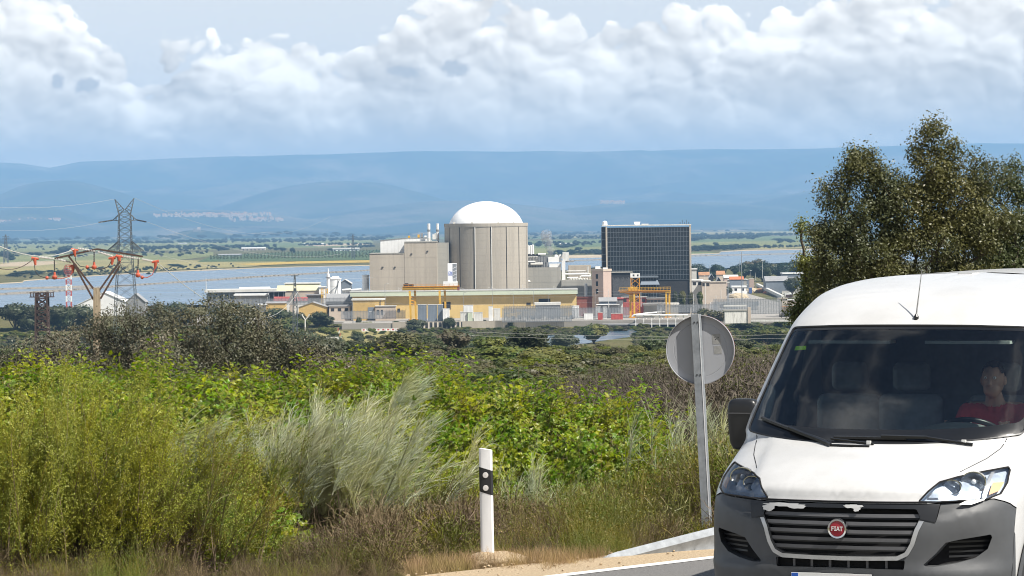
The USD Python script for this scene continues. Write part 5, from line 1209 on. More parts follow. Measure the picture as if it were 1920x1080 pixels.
for pts, m in ((((65, 497), (66, 508), (73, 517), (88, 522), (102, 522)), 'dark_steel'), (((102, 522), (118, 522), (131, 518), (138, 507)), 'guard_red'), (((141, 480), (142, 490), (150, 499), (163, 501), (176, 501)), 'dark_steel'), (((176, 501), (190, 505), (203, 500), (210, 488)), 'rust_brown'), (((224, 492), (230, 505), (243, 513), (258, 516)), 'dark_steel'), (((258, 516), (275, 521), (286, 515), (291, 500)), 'guard_red')):
    ii = np.linspace(0, len(pts) - 1, 15); P = [q(np.interp(i, range(len(pts)), [p[0] for p in pts]), np.interp(i, range(len(pts)), [p[1] for p in pts]), -.05) for i in ii]
    obj('jumper_wire', MB().poly(P, .035, 5), m, vp)
line([(64, 484, 175), (-60, 470, 120)], 'wire from the left red guard of the concrete pole out of the picture', .03, 'rust_brown')
line([(139, 467, 175), (-60, 430, 120)], 'wire from the middle red guard of the concrete pole towards the left', .03, 'off_white')
line([(293, 491, 175), (560, 545, 480)], 'wire from the right red guard of the concrete pole down towards the plant', .03, 'off_white')
# ------------------------------------------------------------------ vegetation: builders
def leaf_quads(c, nrm, size, rs, aspect=.6, fold=.0):
    """Four-cornered leaves at the points c, facing roughly nrm."""
    n = len(c); a = rs.normal(size=(n, 3)); a -= nrm * (a * nrm).sum(1)[:, None]; a /= np.linalg.norm(a, axis=1)[:, None] + 1e-9
    b = np.cross(nrm, a); s = (size * rs.uniform(.6, 1.3, n))[:, None]
    V = np.stack([c - a * s, c + b * s * aspect + nrm * s * fold, c + a * s, c - b * s * aspect + nrm * s * fold], 1).reshape(-1, 3)
    o = np.arange(n)[:, None] * 4
    return V, np.vstack([o + [0, 1, 2], o + [0, 2, 3]])
def unit(v): return v / (np.linalg.norm(v, axis=-1, keepdims=True) + 1e-9)
def blob_tree(seed, hgt, wid, clumps, leaves, size, trunk_h, dense=.72):
    """A round tree as seen from far: limbs towards clumps, each clump a dark inner mass in a cloud of leaves."""
    rs = np.random.default_rng(seed); crown, wood = MB(), MB()
    cs = []
    for k in range(clumps):
        a = 2 * np.pi * k / clumps + rs.uniform(-.5, .5); ring = rs.uniform(.15, .62)
        cs.append((np.array([math.cos(a) * ring * wid / 2, math.sin(a) * ring * wid / 2, trunk_h + (hgt - trunk_h) * rs.uniform(.24, .68)]), wid * rs.uniform(.17, .27)))
    cs.append((np.array([0, 0, trunk_h + (hgt - trunk_h) * .62]), wid * .26))
    for c, r in cs:
        rz = r * rs.uniform(.7, .95)
        ic = trimesh.creation.icosphere(2, 1.0); v = ic.vertices * (1 + .5 * (meshkit.fbm(ic.vertices * 2 + seed + r, 2, seed) - .5))[:, None]
        crown.add(v * [r * dense, r * dense, rz * dense] + c, ic.faces)
        n = int(leaves / len(cs)); d = unit(rs.normal(size=(n, 3))); rad = rs.uniform(.68, 1.12, n) ** .8
        p = c + d * np.stack([r * rad, r * rad, rz * rad], 1)
        crown.add(*leaf_quads(p, unit(d + rs.normal(size=(n, 3)) * .6 + [0, 0, .3]), size, rs, .7))
        base = np.array([0, 0, trunk_h * .8])
        mid = (base + c) / 2 + [0, 0, -.06 * hgt]
        wood.poly([base, mid, c], .05 * wid * .5, 5, .012 * wid)
    wood.poly([(0, 0, -.6), (.02 * wid, 0, trunk_h * .4), (0, 0, trunk_h)], .075 * wid, 7, .05 * wid)
    return crown, wood
def ground_hit(px, py, d0=60.0, d1=1700.0):
    Ds_ = np.geomspace(d0, d1, 400); P = W(px, py, 1.0)
    u, v = UV(px, py); z = EYE - v / F * Ds_; g_ = ground_z(u / F * Ds_, Ds_)
    k = np.argmax(z <= g_); return Ds_[k] if (z <= g_).any() else d1
leaf_look('oak_leaf', (0.042, 0.055, 0.020), (0.105, 0.115, 0.045), .2, (0.070, 0.078, 0.042), .15)
leaf_look('olive_leaf', (0.075, 0.078, 0.032), (0.155, 0.145, 0.065), .2, (0.125, 0.105, 0.065), .3)
leaf_look('green_leaf', (0.058, 0.085, 0.020), (0.135, 0.16, 0.040), .25, (0.14, 0.14, 0.035), .2)
leaf_look('far_leaf', (0.020, 0.034, 0.016), (0.05, 0.068, 0.030), .15)
leaf_look('yellow_leaf', (0.11, 0.12, 0.012), (0.22, 0.20, 0.02), .25, (0.08, 0.10, 0.02), .25)
look('bark_look', (0.075, 0.058, 0.042), 0.95, 0.35, 4.0)
def make_tree(name, label, cat, proto, loc, sc, rot, group, leaf, first={}):
    key = (proto, leaf)
    sc = np.broadcast_to(sc, 3)
    if key not in first:
        t = thing(name, label, cat, loc, rot, group)
        UsdGeom.Xformable(t).AddScaleOp().Set(Gf.Vec3f(*map(float, sc)))
        crown, wood = PROTO[proto]
        obj('crown', crown, leaf, t); obj('trunk', wood, 'bark_look', t)
        first[key] = t; return t
    return copy_of(first[key], name, loc, rot, sc, label, group)
# prototypes are one metre wide and one metre high
PROTO = {f'oak{k}': blob_tree(40 + k, 1.0, 1.0, 8 + k, 2600, .034, .08) for k in range(4)}
PROTO |= {f'bush{k}': blob_tree(60 + k, 1.0, 1.0, 6 + k, 1500, .042, .02) for k in range(3)}
PROTO['tall'] = blob_tree(80, 1.0, .62, 10, 1800, .030, .2)
rt = np.random.default_rng(21)
def tree_px(px, base, w, h, proto, leaf, label, cat='tree', name='holm_oak', group=None, D=None):
    D = D or ground_hit(px, base); s = D / F; loc = np.array([X(px, D, base), D, 0]); loc[2] = float(ground_z(loc[0], D)) - .1
    hh = Z(base - h, D, px) - loc[2]
    make_tree(name, label, cat, proto, loc, (w * s, w * s, hh), rt.uniform(0, 6.28), group, leaf)
# oaks and bushes that stand out, by their place in the photograph: px, base row, width, height
named = [
 (597, 615, 66, 36, 'oak0', 'oak_leaf', 'round dark oak right of the Y-shaped lamp'),
 (566, 604, 30, 22, 'bush1', 'oak_leaf', 'small dark oak left of the Y-shaped lamp'),
 (780, 621, 48, 26, 'oak1', 'oak_leaf', 'dark bushy tree before the slanted buttresses, left one'),
 (744, 615, 27, 15, 'bush0', 'oak_leaf', 'low dark bush behind the red and white barriers'),
 (842, 619, 31, 27, 'oak2', 'oak_leaf', 'dark bushy tree at the right end of the slanted buttresses'),
 (881, 617, 44, 23, 'oak3', 'oak_leaf', 'wide dark bush before the pale yard wall'),
 (909, 609, 13, 12, 'bush2', 'oak_leaf', 'tiny round bush on the pale yard wall'),
 (955, 618, 17, 18, 'bush1', 'oak_leaf', 'small lone round tree on the bank above the pond'),
 (1113, 645, 66, 44, 'oak0', 'green_leaf', 'green tree standing in front of the channel water'),
 (1057, 660, 66, 42, 'oak2', 'oak_leaf', 'dark oak at the right end of the pond'),
 (1010, 668, 58, 34, 'oak1', 'green_leaf', 'green oak at the near edge of the pond'),
 (938, 648, 40, 14, 'bush0', 'olive_leaf', 'low bush with grey twigs at the left end of the pond'),
 (860, 662, 80, 46, 'oak3', 'oak_leaf', 'dark oak left of the pond'),
 (800, 672, 110, 50, 'oak0', 'oak_leaf', 'wide dark oak in the middle, above the bramble'),
 (735, 678, 92, 54, 'oak2', 'olive_leaf', 'grey-green oak above the pale broom'),
 (945, 690, 130, 48, 'oak1', 'green_leaf', 'wide olive-green oak below the pond'),
 (1030, 700, 120, 56, 'oak3', 'green_leaf', 'rounded olive-green oak left of the dead scrub'),
 (672, 601, 13, 11, 'bush2', 'oak_leaf', 'small round bush at the foot of the ochre building'),
 (622, 662, 66, 38, 'oak1', 'oak_leaf', 'dark oak behind the frame of pale pipes'),
 (672, 637, 28, 18, 'bush0', 'green_leaf', 'small round green bush in the dry meadow'),
 (618, 634, 46, 24, 'bush1', 'yellow_leaf', 'yellow-green bush left of the striped pole'),
 (690, 617, 66, 16, 'bush2', 'yellow_leaf', 'low yellow-green bush before the red and white barriers'),
 (583, 625, 32, 12, 'bush0', 'green_leaf', 'low green bush at the foot of the Y-shaped lamp'),
 (30, 606, 90, 46, 'oak1', 'oak_leaf', 'dark oak at the left edge below the reservoir'),
 (108, 606, 70, 40, 'oak2', 'oak_leaf', 'dark oak right of the short lattice tower'),
 (-30, 606, 70, 42, 'oak0', 'oak_leaf', 'dark oak half out of the picture at the left edge'),
 (62, 604, 80, 40, 'oak3', 'oak_leaf', 'dark oak left of the short lattice tower'),
 (136, 602, 60, 34, 'oak1', 'oak_leaf', 'low dark oak between the short lattice tower and the white hall roof'),
 (160, 604, 66, 40, 'oak3', 'oak_leaf', 'oak before the white hall roof'),
 (100, 612, 36, 26, 'bush1', 'oak_leaf', 'round bush at the foot of the short lattice tower'),
 (330, 598, 80, 40, 'oak0', 'oak_leaf', 'dark oak right of the grey gable'),
 (300, 596, 60, 34, 'oak2', 'oak_leaf', 'oak between the tall pylon and the long pale shed'),
 (440, 600, 110, 38, 'oak1', 'oak_leaf', 'dark oak below the long pale shed'),
 (520, 606, 80, 34, 'oak3', 'oak_leaf', 'dark oak below the small orange building'),
 (545, 636, 90, 48, 'oak0', 'green_leaf', 'green oak left of the dry meadow'),
 (560, 668, 100, 52, 'oak2', 'oak_leaf', 'broad oak left of the frame of pale pipes'),
 (1440, 650, 110, 44, 'oak1', 'green_leaf', 'green oak between the round sign and the van'),
 (1395, 624, 60, 28, 'oak2', 'oak_leaf', 'dark oak below the white weathered wall'),
 (1470, 622, 70, 26, 'oak0', 'green_leaf', 'green oak left of the van roof'),
 (1335, 615, 60, 40, 'bush1', 'olive_leaf', 'brown-green bush between the round sign and the white wall'),
]
for px, b, w, h, pr, lf, lab in named: tree_px(px, b, w, h, pr, lf, lab, group=None)
# trees at the works yard and by the reservoir on the right
site_trees = [
 (1280, 578, 30, 44, 'tall', 'green_leaf', 1745, 'bushy green palm-like tree at the foot of the office, left one'),
 (1296, 577, 24, 40, 'tall', 'olive_leaf', 1750, 'bushy tree at the right corner of the office'),
 (1313, 574, 26, 38, 'tall', 'green_leaf', 1752, 'green tree before the cream flat-roofed house'),
 (1266, 575, 22, 40, 'tall', 'oak_leaf', 1755, 'dark tree against the foot of the office block'),
 (1361, 558, 34, 24, 'oak1', 'oak_leaf', 2180, 'round dark tree before the tan block'),
 (1486, 556, 32, 40, 'oak2', 'oak_leaf', 2200, 'dark round tree before the blue-grey store'),
 (1512, 556, 40, 46, 'oak0', 'green_leaf', 2180, 'grey-green tree under the branches beside the van'),
 (1313, 518, 44, 28, 'oak3', 'far_leaf', 2800, 'dark tree mass right of the office at the reservoir'),
 (1345, 518, 40, 27, 'oak1', 'far_leaf', 2800, 'dark tree mass at the small inlet'),
 (1393, 522, 56, 34, 'oak0', 'far_leaf', 2760, 'wide dark trees right of the small inlet'),
 (1430, 524, 60, 38, 'oak2', 'far_leaf', 2760, 'wide dark trees behind the lamp masts'),
 (1470, 520, 56, 32, 'oak3', 'far_leaf', 2800, 'dark trees above the white roof edge'),
 (1415, 494, 44, 12, 'bush1', 'olive_leaf', 3000, 'grey treetops at the near shore of the right water'),
 (1440, 522, 30, 30, 'tall', 'oak_leaf', 2560, 'slim dark tree before the tan field on the right'),
 (1385, 520, 22, 14, 'bush0', 'green_leaf', 2560, 'green mound of shrubs behind the pale gable roof'),
 (1510, 512, 70, 34, 'oak1', 'far_leaf', 2850, 'trees at the shore behind the big tree'),
 (1560, 520, 90, 40, 'oak2', 'far_leaf', 2800, 'trees at the shore hidden behind the big tree'),
 (396, 548, 22, 8, 'bush2', 'oak_leaf', 1890, 'low bush at the left end of the long pale shed'),
]
for px, b, w, h, pr, lf, D, lab in site_trees: tree_px(px, b, w, h, pr, lf, lab, name='tree', D=D)
# single trees on the plain across the water
plain = [(20, 488, 28, 14), (8, 482, 26, 10), (122, 476, 30, 17), (58, 480, 14, 8), (72, 481, 18, 9), (105, 478, 24, 10), (410, 470, 44, 10), (455, 468, 20, 8), (530, 470, 20, 7), (549, 475, 12, 12), (518, 470, 14, 7), (622, 470, 20, 5), (1343, 462, 15, 9), (1330, 470, 50, 12), (1375, 468, 36, 9), (1310, 470, 34, 9), (286, 472, 12, 6), (338, 481, 14, 7), (370, 475, 8, 6), (60, 515, 60, 9), (30, 518, 50, 9), (110, 514, 40, 8), (372, 501, 12, 6), (398, 502, 10, 5), (330, 500, 40, 6), (1060, 465, 40, 7), (1085, 470, 18, 8), (1125, 478, 30, 7), (1300, 452, 60, 8), (1420, 446, 50, 8), (1460, 452, 40, 6), (1380, 447, 60, 8)]
for k, (px, b, w, h) in enumerate(plain):
    D = GP(px, b, .2)[1]
    tree_px(px, b, w, h, ['bush0', 'bush1', 'oak1', 'oak2'][k % 4], 'far_leaf', ('wide dark clump of trees' if w > 28 else 'small dark tree' if w < 16 else 'dark round tree') + ' on the plain, ' + ['at the far left', 'behind the concrete pole', 'behind the long pale shed', 'left of the concrete block', 'between reactor and office', 'right of the office block'][int(np.searchsorted([45, 300, 480, 700, 1200], px))] + (', at the shore' if b > 495 else ', further off' if b < 466 else ''), name='tree', group='single trees on the plain across the water', D=D)
# the scattered oaks of the slope
ns = 0
while ns < 150:
    px = rt.uniform(-60, 1500); row = 640 + 54 * rt.uniform(0, 1) ** 1.2
    if 885 < px < 1190 and row < 668: continue
    if 560 < px < 720 and row < 665 and rt.uniform() < .7: continue
    if 1090 < px < 1480 and rt.uniform() < .6: continue
    D = ground_hit(px, row)
    if D < 420: continue
    w = rt.uniform(4.0, 7.5) / D * F; h = w * rt.uniform(.5, .72)
    lf = rt.choice(['oak_leaf', 'oak_leaf', 'olive_leaf', 'green_leaf'])
    zone = ['behind the broom bushes at the left', 'below the long pale shed', 'below the ochre buildings', 'below the concrete block', 'below the round reactor', 'below the office block', 'behind the round sign and the van'][int(np.searchsorted([180, 480, 680, 830, 1000, 1240], px))]
    lab = {'oak_leaf': 'dark', 'olive_leaf': 'grey-olive', 'green_leaf': 'bright green'}[lf] + (' holm oak high on the slope ' if row > 668 else ' holm oak low on the slope ') + zone
    tree_px(px, row, w, h, f'oak{ns % 4}' if rt.uniform() < .7 else f'bush{ns % 3}', lf, lab, group='holm oaks scattered over the slope', D=D)
    ns += 1
# ------------------------------------------------------------------ masses nobody could count: point instancers
def instancer(name, label, cat, protos, pos, scale, rotz, idx, tilt=None, parent=None):
    pp = path_of(parent); path = f'{pp}/{uniq(pp, name)}'
    pi = UsdGeom.PointInstancer.Define(stage, path)
    targets = []
    for k, parts in enumerate(protos):
        x = UsdGeom.Xform.Define(stage, f'{path}/kind_{k}')
        for j, (mesh, m) in enumerate(parts):
            v = mesh.arrays() if isinstance(mesh, MB) else mesh
            usdkit.mesh(stage, f'{path}/kind_{k}/piece_{j}', v, LOOK[m])
        targets.append(x.GetPath())
    pi.CreatePrototypesRel().SetTargets(targets)
    n = len(pos); pi.CreateProtoIndicesAttr(Vt.IntArray.FromNumpy(np.asarray(idx, np.int32)))
    pi.CreatePositionsAttr(Vt.Vec3fArray.FromNumpy(np.asarray(pos, np.float32)))
    sc = np.asarray(scale, np.float32); sc = np.repeat(sc[:, None], 3, 1) if sc.ndim == 1 else sc
    pi.CreateScalesAttr(Vt.Vec3fArray.FromNumpy(sc))
    from scipy.spatial.transform import Rotation as R
    rot = R.from_euler('z', np.asarray(rotz)) if tilt is None else tilt
    qd = rot.as_quat()
    pi.CreateOrientationsAttr(Vt.QuathArray([Gf.Quath(float(a[3]), float(a[0]), float(a[1]), float(a[2])) for a in qd]))
    p = pi.GetPrim()
    if parent is None: tag(p, label, cat, kind='stuff')
    else: tag(p, kind='stuff')
    return p
# low scrub all over the slope
N = 7500; px = rt.uniform(-120, 2000, N); row = 606 + 150 * rt.uniform(0, 1, N) ** 1.2
pos, sc, ix = [], [], []
for a, b in zip(px, row):
    if 890 < a < 1190 and 622 < b < 655: continue
    D = ground_hit(a, b)
    if D < 60: continue
    x = X(a, D, b); z = float(ground_z(x, D)) - .15; w = rt.uniform(1.6, 5.0) * np.interp(D, [60, 200, 500, 900], [.5, .6, .9, 1.25])
    dry = 570 < a < 740 and b < 660
    if dry and rt.uniform() < .82: continue
    pos.append((x, D, z)); sc.append((w, w, w * rt.uniform(.35, .6))); ix.append(1 if ((a < 480 and 596 < b < 632) or rt.uniform() < .16) else (0 if rt.uniform() < .5 else (3 if (dry or a > 1050) and rt.uniform() < .5 else 2)))
for k in range(420):
    a, b = rt.uniform(-80, 480), rt.uniform(602, 634); D = ground_hit(a, b); x = X(a, D, b); w = rt.uniform(2.5, 5.5); pos.append((x, D, float(ground_z(x, D)) - .2)); sc.append((w, w, w * rt.uniform(.35, .55))); ix.append(1)
for k in range(60):
    a, b = rt.uniform(560, 740), rt.uniform(612, 660); D = ground_hit(a, b); x = X(a, D, b); w = rt.uniform(2.0, 4.5); pos.append((x, D, float(ground_z(x, D)) - .2)); sc.append((w, w, w * rt.uniform(.3, .5))); ix.append(1 if k % 2 else 0)
instancer('scrub', 'low scrub of green, olive and yellow bushes covering the slope', 'scrub', [[(PROTO['bush0'][0], 'green_leaf')], [(PROTO['bush1'][0], 'yellow_leaf')], [(PROTO['bush2'][0], 'olive_leaf')], [(PROTO['bush0'][0], 'olive_leaf')]], pos, np.array(sc), rt.uniform(0, 6.28, len(pos)), ix)
# trees of the far plain and the wooded ridges
pos, sc, ix = [], [], []
def row_of_trees(x0, x1, r0, r1, n, hmin, hmax, jit=1.2):
    for k in range(n):
        a = rt.uniform(x0, x1); b = np.interp(a, [x0, x1], [r0, r1]) + rt.normal() * jit
        g_ = GP(a, b, .2)
        if g_[1] < 2600 or g_[1] > 24000: continue
        hh = rt.uniform(hmin, hmax); pos.append(g_); sc.append((hh * rt.uniform(1.2, 2.2),) * 2 + (hh,)); ix.append(rt.integers(0, 2))
row_of_trees(-60, 330, 458, 456, 170, 9, 16, 1.0); row_of_trees(330, 720, 455, 449, 150, 9, 16, 1.0)
row_of_trees(0, 250, 466, 463, 40, 6, 10, 2.5); row_of_trees(250, 520, 468, 464, 110, 7, 12, 2.0); row_of_trees(480, 700, 455, 450, 80, 8, 14, 1.4)
row_of_trees(0, 400, 480, 474, 60, 5, 9, 3.5); row_of_trees(560, 700, 461, 459, 40, 6, 10, .7); row_of_trees(640, 700, 466, 464, 20, 6, 9, .6)
row_of_trees(20, 330, 518, 506, 120, 2.0, 4.5, 3.5); row_of_trees(100, 480, 508, 499, 70, 1.5, 4, 2.2)
row_of_trees(985, 1135, 441, 439, 60, 10, 18, 1.2); row_of_trees(985, 1135, 448, 446, 60, 8, 14, 1.5); row_of_trees(985, 1135, 461, 458, 40, 7, 11, 1.8); row_of_trees(1030, 1135, 477, 475, 50, 5, 9, 1.2)
row_of_trees(1290, 2000, 432, 424, 130, 12, 22, 1.0); row_of_trees(1290, 1640, 444, 438, 150, 9, 16, 1.2); row_of_trees(1290, 1420, 449, 447, 70, 8, 14, 1.0); row_of_trees(1290, 1420, 470, 466, 100, 7, 11, 1.0); row_of_trees(1400, 1640, 466, 460, 60, 4, 8, 1.0); row_of_trees(1460, 1640, 456, 452, 40, 7, 11, 1.0)
for k in range(420):
    a = rt.uniform(-100, 2000); 
    D = rt.choice([21500, 17500]) if a < 760 else 21500
    b = np.interp(a, [0, 250, 480, 530, 700, 800, 1060, 1140, 1400, 2000], [447, 445, 438, 435, 441, 440, 435, 437, 432, 429]) + rt.uniform(0, 5)
    p = W(a, b, D - rt.uniform(200, 700)); pos.append(p - [0, 0, 8]); hh = rt.uniform(12, 22); sc.append((hh * 2.2, hh * 2.2, hh)); ix.append(rt.integers(0, 2))
instancer('far_trees', 'dark hedges, groves and woods of the far plain', 'trees', [[(blob_tree(91, 1, 1, 6, 500, .07, .05)[0], 'far_leaf')], [(blob_tree(92, 1, 1, 5, 420, .07, .05)[0], 'far_leaf')]], pos, np.array(sc), rt.uniform(0, 6.28, len(pos)), ix)
# orchard rows
pos, sc = [], []
for i in range(26):
    for j in range(34):
        a = 395 + 330 * (i + .5 * (j % 2)) / 26 + rt.normal() * 1.0; b = 487.5 - j * .48 - (a - 400) * .012
        if b < np.interp(a, [370, 405, 560, 700], [489, 479, 472.5, 469.5]): continue
        pos.append(GP(a, b, .2)); hh = rt.uniform(2.6, 4.0); sc.append((hh * 1.1, hh * 1.1, hh))
instancer('orchard', 'green orchard of small trees in rows across the water', 'orchard', [[(blob_tree(93, 1, 1, 4, 220, .09, .05)[0], 'green_leaf')]], pos, np.array(sc), rt.uniform(0, 6.28, len(pos)), np.zeros(len(pos)))
# far villages at the foot of the mountains
def village(name, label, boxes, n, D, seed):
    rs = np.random.default_rng(seed); w, r = MB(), MB()
    for k in range(n):
        x0, x1, r0, r1 = boxes[rs.integers(len(boxes))]
        px_, py_ = rs.uniform(x0, x1), rs.uniform(r0, r1); c = W(px_, py_, D + rs.uniform(-150, 150)); a, b, h_ = rs.uniform(4, 9), rs.uniform(4, 8), rs.uniform(3, 7)
        w.box(c[0] - a, c[0] + a, c[1] - b, c[1] + b, c[2] - 12, c[2] + h_); r.prism([(c[0] - a - .6, c[1] - b - .6, c[2] + h_ + .02), (c[0] - a - .6, c[1], c[2] + h_ + 3), (c[0] - a - .6, c[1] + b + .6, c[2] + h_ + .02)], (2 * a + 1.2, 0, 0))
    t = thing(name, label, 'village'); tag(t, kind='stuff')
    obj('house_walls', w, 'beige_wall', t); obj('house_roofs', r, 'tile_roof', t)
village('far_village', 'far white village with tiled roofs at the foot of the mountains', [(288, 420, 400.5, 404.5), (330, 510, 399, 403), (380, 460, 401, 405), (430, 530, 408, 413)], 300, 23500, 5)
village('far_village', 'tiny far village on the mountainside right of the white dome', [(1126, 1172, 377.5, 380)], 60, 26000, 6)
village('far_village', 'scattered far houses at the foot of the mountains on the far left', [(0, 20, 414, 417), (25, 110, 410, 415), (100, 112, 410, 412)], 70, 24000, 8)
# castle on its hill, far farms
cs = thing('castle', 'small ruined castle on the lone hill across the plain', 'castle', W(372, 434, 19300))
obj('wall', MB().box(-30, 14, -12, 12, -20, 12), 'stone_look', cs); obj('tower', MB().box(-6, 12, -8, 8, 12.05, 27), 'beige_wall', cs); obj('turret', MB().box(-28, -18, -8, 8, 12.05, 19), 'stone_look', cs)
def farm(px0, px1, rt_, rb, label, wall='white_paint', roof='off_white'):
    g_ = GP((px0 + px1) / 2, rb, .3); D = g_[1]; a, b = X(px0, D, rb), X(px1, D, rb); zt = Z(rt_, D, (px0 + px1) / 2); d = min(40, (b - a) * .4)
    t = thing('farm_barn', label, 'barn')
    obj('wall', MB().box(a, b, D, D + d, 0, zt * .6), wall, t); obj('roof', MB().prism([(a - 1, D - 1, zt * .6), (a - 1, D + d / 2, zt), (a - 1, D + d + 1, zt * .6)], (b - a + 2, 0, 0)), roof, t)
    n = 6
    for k in range(n): obj('door', MB().box(a + (b - a) * (k + .3) / n, a + (b - a) * (k + .6) / n, D - .2, D - .05, 0, zt * .4), 'dark_void', t)
farm(453, 497, 463.5, 469, 'long barn with a white end wall across the water', 'beige_wall', 'off_white'); farm(624, 673, 464.5, 470.5, 'long white barn behind the orchard', 'white_paint', 'concrete_grey'); farm(410, 452, 476, 480.5, 'low barn with small white doors above the orchard', 'off_white', 'grey_roof')
farm(1050, 1078, 455.5, 459.5, 'flat pale barn behind the steam plume', 'beige_wall', 'off_white'); farm(1464, 1490, 423, 426, 'far white hall left of the big tree', 'white_paint', 'off_white'); farm(1414, 1424, 425, 428, 'tiny far white house right of the office', 'white_paint', 'off_white'); farm(570, 607, 456, 459.5, 'far pale sheds among the green fields', 'beige_wall', 'off_white'); farm(335, 350, 455.5, 457.5, 'tiny white far house below the castle hill', 'white_paint', 'off_white')
# pond before the plant, and the bank with reeds above it
pond = [W(px, py, (EYE + 3.9) * F / UV(px, py)[1]) for px, py in [(890, 640), (930, 633), (1000, 629), (1080, 626), (1130, 615), (1190, 612), (1200, 622), (1180, 632), (1120, 640), (1060, 652), (985, 656), (930, 652)]]
struct('pond', MB().ngon(pond), 'water_look')
# the dry meadow on the left of the pond, and the reeds above it
def draped(name, x0, x1, r0, r1, m, lift, seed):
    n1, n2 = 34, 14; P = np.zeros((n2, n1, 3))
    for i in range(n2):
        for j in range(n1):
            u, v = j / (n1 - 1), i / (n2 - 1); wv = 10 * (meshkit.noise(np.array([u * 5, v * 3, seed]), 2) - .5)
            a, b = x0 + (x1 - x0) * u + (wv if i in (0, n2 - 1) else 0) * 2, r1 + (r0 - r1) * v + (wv * .3 if j in (0, n1 - 1) else 0); D = ground_hit(a, b); P[i, j] = (X(a, D, b), D, 0)
    P[..., 2] = ground_z(P[..., 0], P[..., 1]) + lift
    return struct(name, MB().sheet(P[:, ::-1]), m, True)
draped('meadow', 556, 738, 612, 660, 'dry_meadow_look', .22, 4.0)
draped('meadow', -120, 470, 604, 632, 'yellow_grass', .24, 5.0)
pos, sc = [], []
for k in range(1500):
    a = rt.uniform(880, 1200); b = rt.uniform(*np.interp(a, [880, 950, 1060, 1200], [[622, 640], [616, 634], [608, 628], [606, 618]][0] * 2)) if False else rt.uniform(np.interp(a, [880, 950, 1060, 1200], [624, 617, 610, 607]), np.interp(a, [880, 1000, 1100, 1200], [640, 631, 628, 616]))
    g_ = W(a, b, (EYE + 4) * F / UV(a, b)[1]); w = rt.uniform(1.2, 3.2); pos.append(g_); sc.append((w, w, rt.uniform(.5, 1.3)))
instancer('reeds', 'yellow-green reeds and grass on the bank between the pond and the yard', 'reeds', [[(PROTO['bush0'][0], 'yellow_leaf')], [(PROTO['bush1'][0], 'olive_leaf')]], pos, np.array(sc), rt.uniform(0, 6.28, len(pos)), rt.integers(0, 2, len(pos)))
# ------------------------------------------------------------------ road, verge and what stands at it
RZ = 47.2
def asphalt():
    g = G(); pos = g.n('geometry') + '.position'
    n = g.noise(pos, 60.0, 3.0, .6); b = g.noise(pos, 1.2, 4.0, .6)
    c = g.mix(g.rng(n, .3, .7), (.085, .082, .08), (.17, .165, .16)); c = g.mix(g.rng(b, .4, .7, 0, .35), c, (.15, .14, .125))
    g.done('asphalt', surface=g.n('principled_bsdf', base_color=c, roughness=.9, normal=g.n('bump', height=n, strength=.6, distance=.006) + '.normal') + '.BSDF')
def gravel():
    g = G(); pos = g.n('geometry') + '.position'
    n = g.noise(pos, 45.0, 4.0, .65); b = g.noise(pos, 2.0, 4.0, .6)
    c = g.mix(g.rng(n, .32, .68), (.27, .195, .115), (.50, .39, .255)); c = g.mix(g.rng(b, .45, .7, 0, .5), c, (.33, .26, .17))
    g.done('gravel', surface=g.n('principled_bsdf', base_color=c, roughness=.95, normal=g.n('bump', height=n, strength=.8, distance=.02) + '.normal') + '.BSDF')
asphalt(); gravel()
def paint_line():
    g = G(); pos = g.n('geometry') + '.position'
    c = g.mix(g.rng(g.noise(pos, 30.0, 4.0, .7), .5, .72), (.74, .73, .70), (.34, .32, .29))
    g.done('line_paint', surface=g.n('principled_bsdf', base_color=c, roughness=.7) + '.BSDF')
paint_line()
def edge(px, row, z=RZ): return GP(px, row, z)
# the left edge of the asphalt: from the photo's white line, carried on as a curve
e0, e1 = edge(1085, 1080), edge(1345, 1049)
tdir = unit((e1 - e0)[None, :])[0]
cl = []
for s_ in np.linspace(-9, 45, 60):
    turn = .0035 * max(0, s_ - 6) ** 2
    nrm2 = np.array([tdir[1], -tdir[0], 0]); cl.append(e0 + tdir * s_ + nrm2 * turn)
cl = np.array(cl); dd = unit(np.gradient(cl, axis=0)); nn = np.stack([dd[:, 1], -dd[:, 0], 0 * dd[:, 0]], 1)    # to the right, over the road
def strip(off0, off1, z, n=6):
    return np.stack([cl + nn * (off0 + (off1 - off0) * k / n) + [0, 0, z] for k in range(n + 1)], 0)
struct('road', MB().sheet(strip(-.02, 9.5, .03, 12)[::-1]), 'asphalt')
struct('white_line', MB().sheet(strip(.0, .13, .034, 2)[::-1]), 'line_paint')
sh = strip(-.85, -.021, .022, 14)
sh[:, :, 2] += .05 * (meshkit.fbm(sh * 3.0, 4, 8) - .5) * np.linspace(1, .1, 15)[:, None]
struct('shoulder', MB().sheet(sh[::-1]), 'gravel', smooth=True)
# loose stones on the shoulder
pos = []; rs = np.random.default_rng(4)
for k in range(900):
    i = rs.integers(5, 55); o = -.88 + .84 * rs.uniform(0, 1) ** 1.4; pos.append(cl[i] + dd[i] * rs.uniform(0, .9) + nn[i] * o + [0, 0, .035])
ic = trimesh.creation.icosphere(1, .5); pv = ic.vertices * (1 + .5 * (meshkit.noise(ic.vertices * 3, 2) - .5))[:, None] * [1, .8, .6]
instancer('loose_stones', 'small loose stones scattered on the sandy shoulder', 'stones', [[((pv, ic.faces), 'gravel')]], pos, rs.uniform(.008, .035, 900), rs.uniform(0, 6, 900), np.zeros(900))

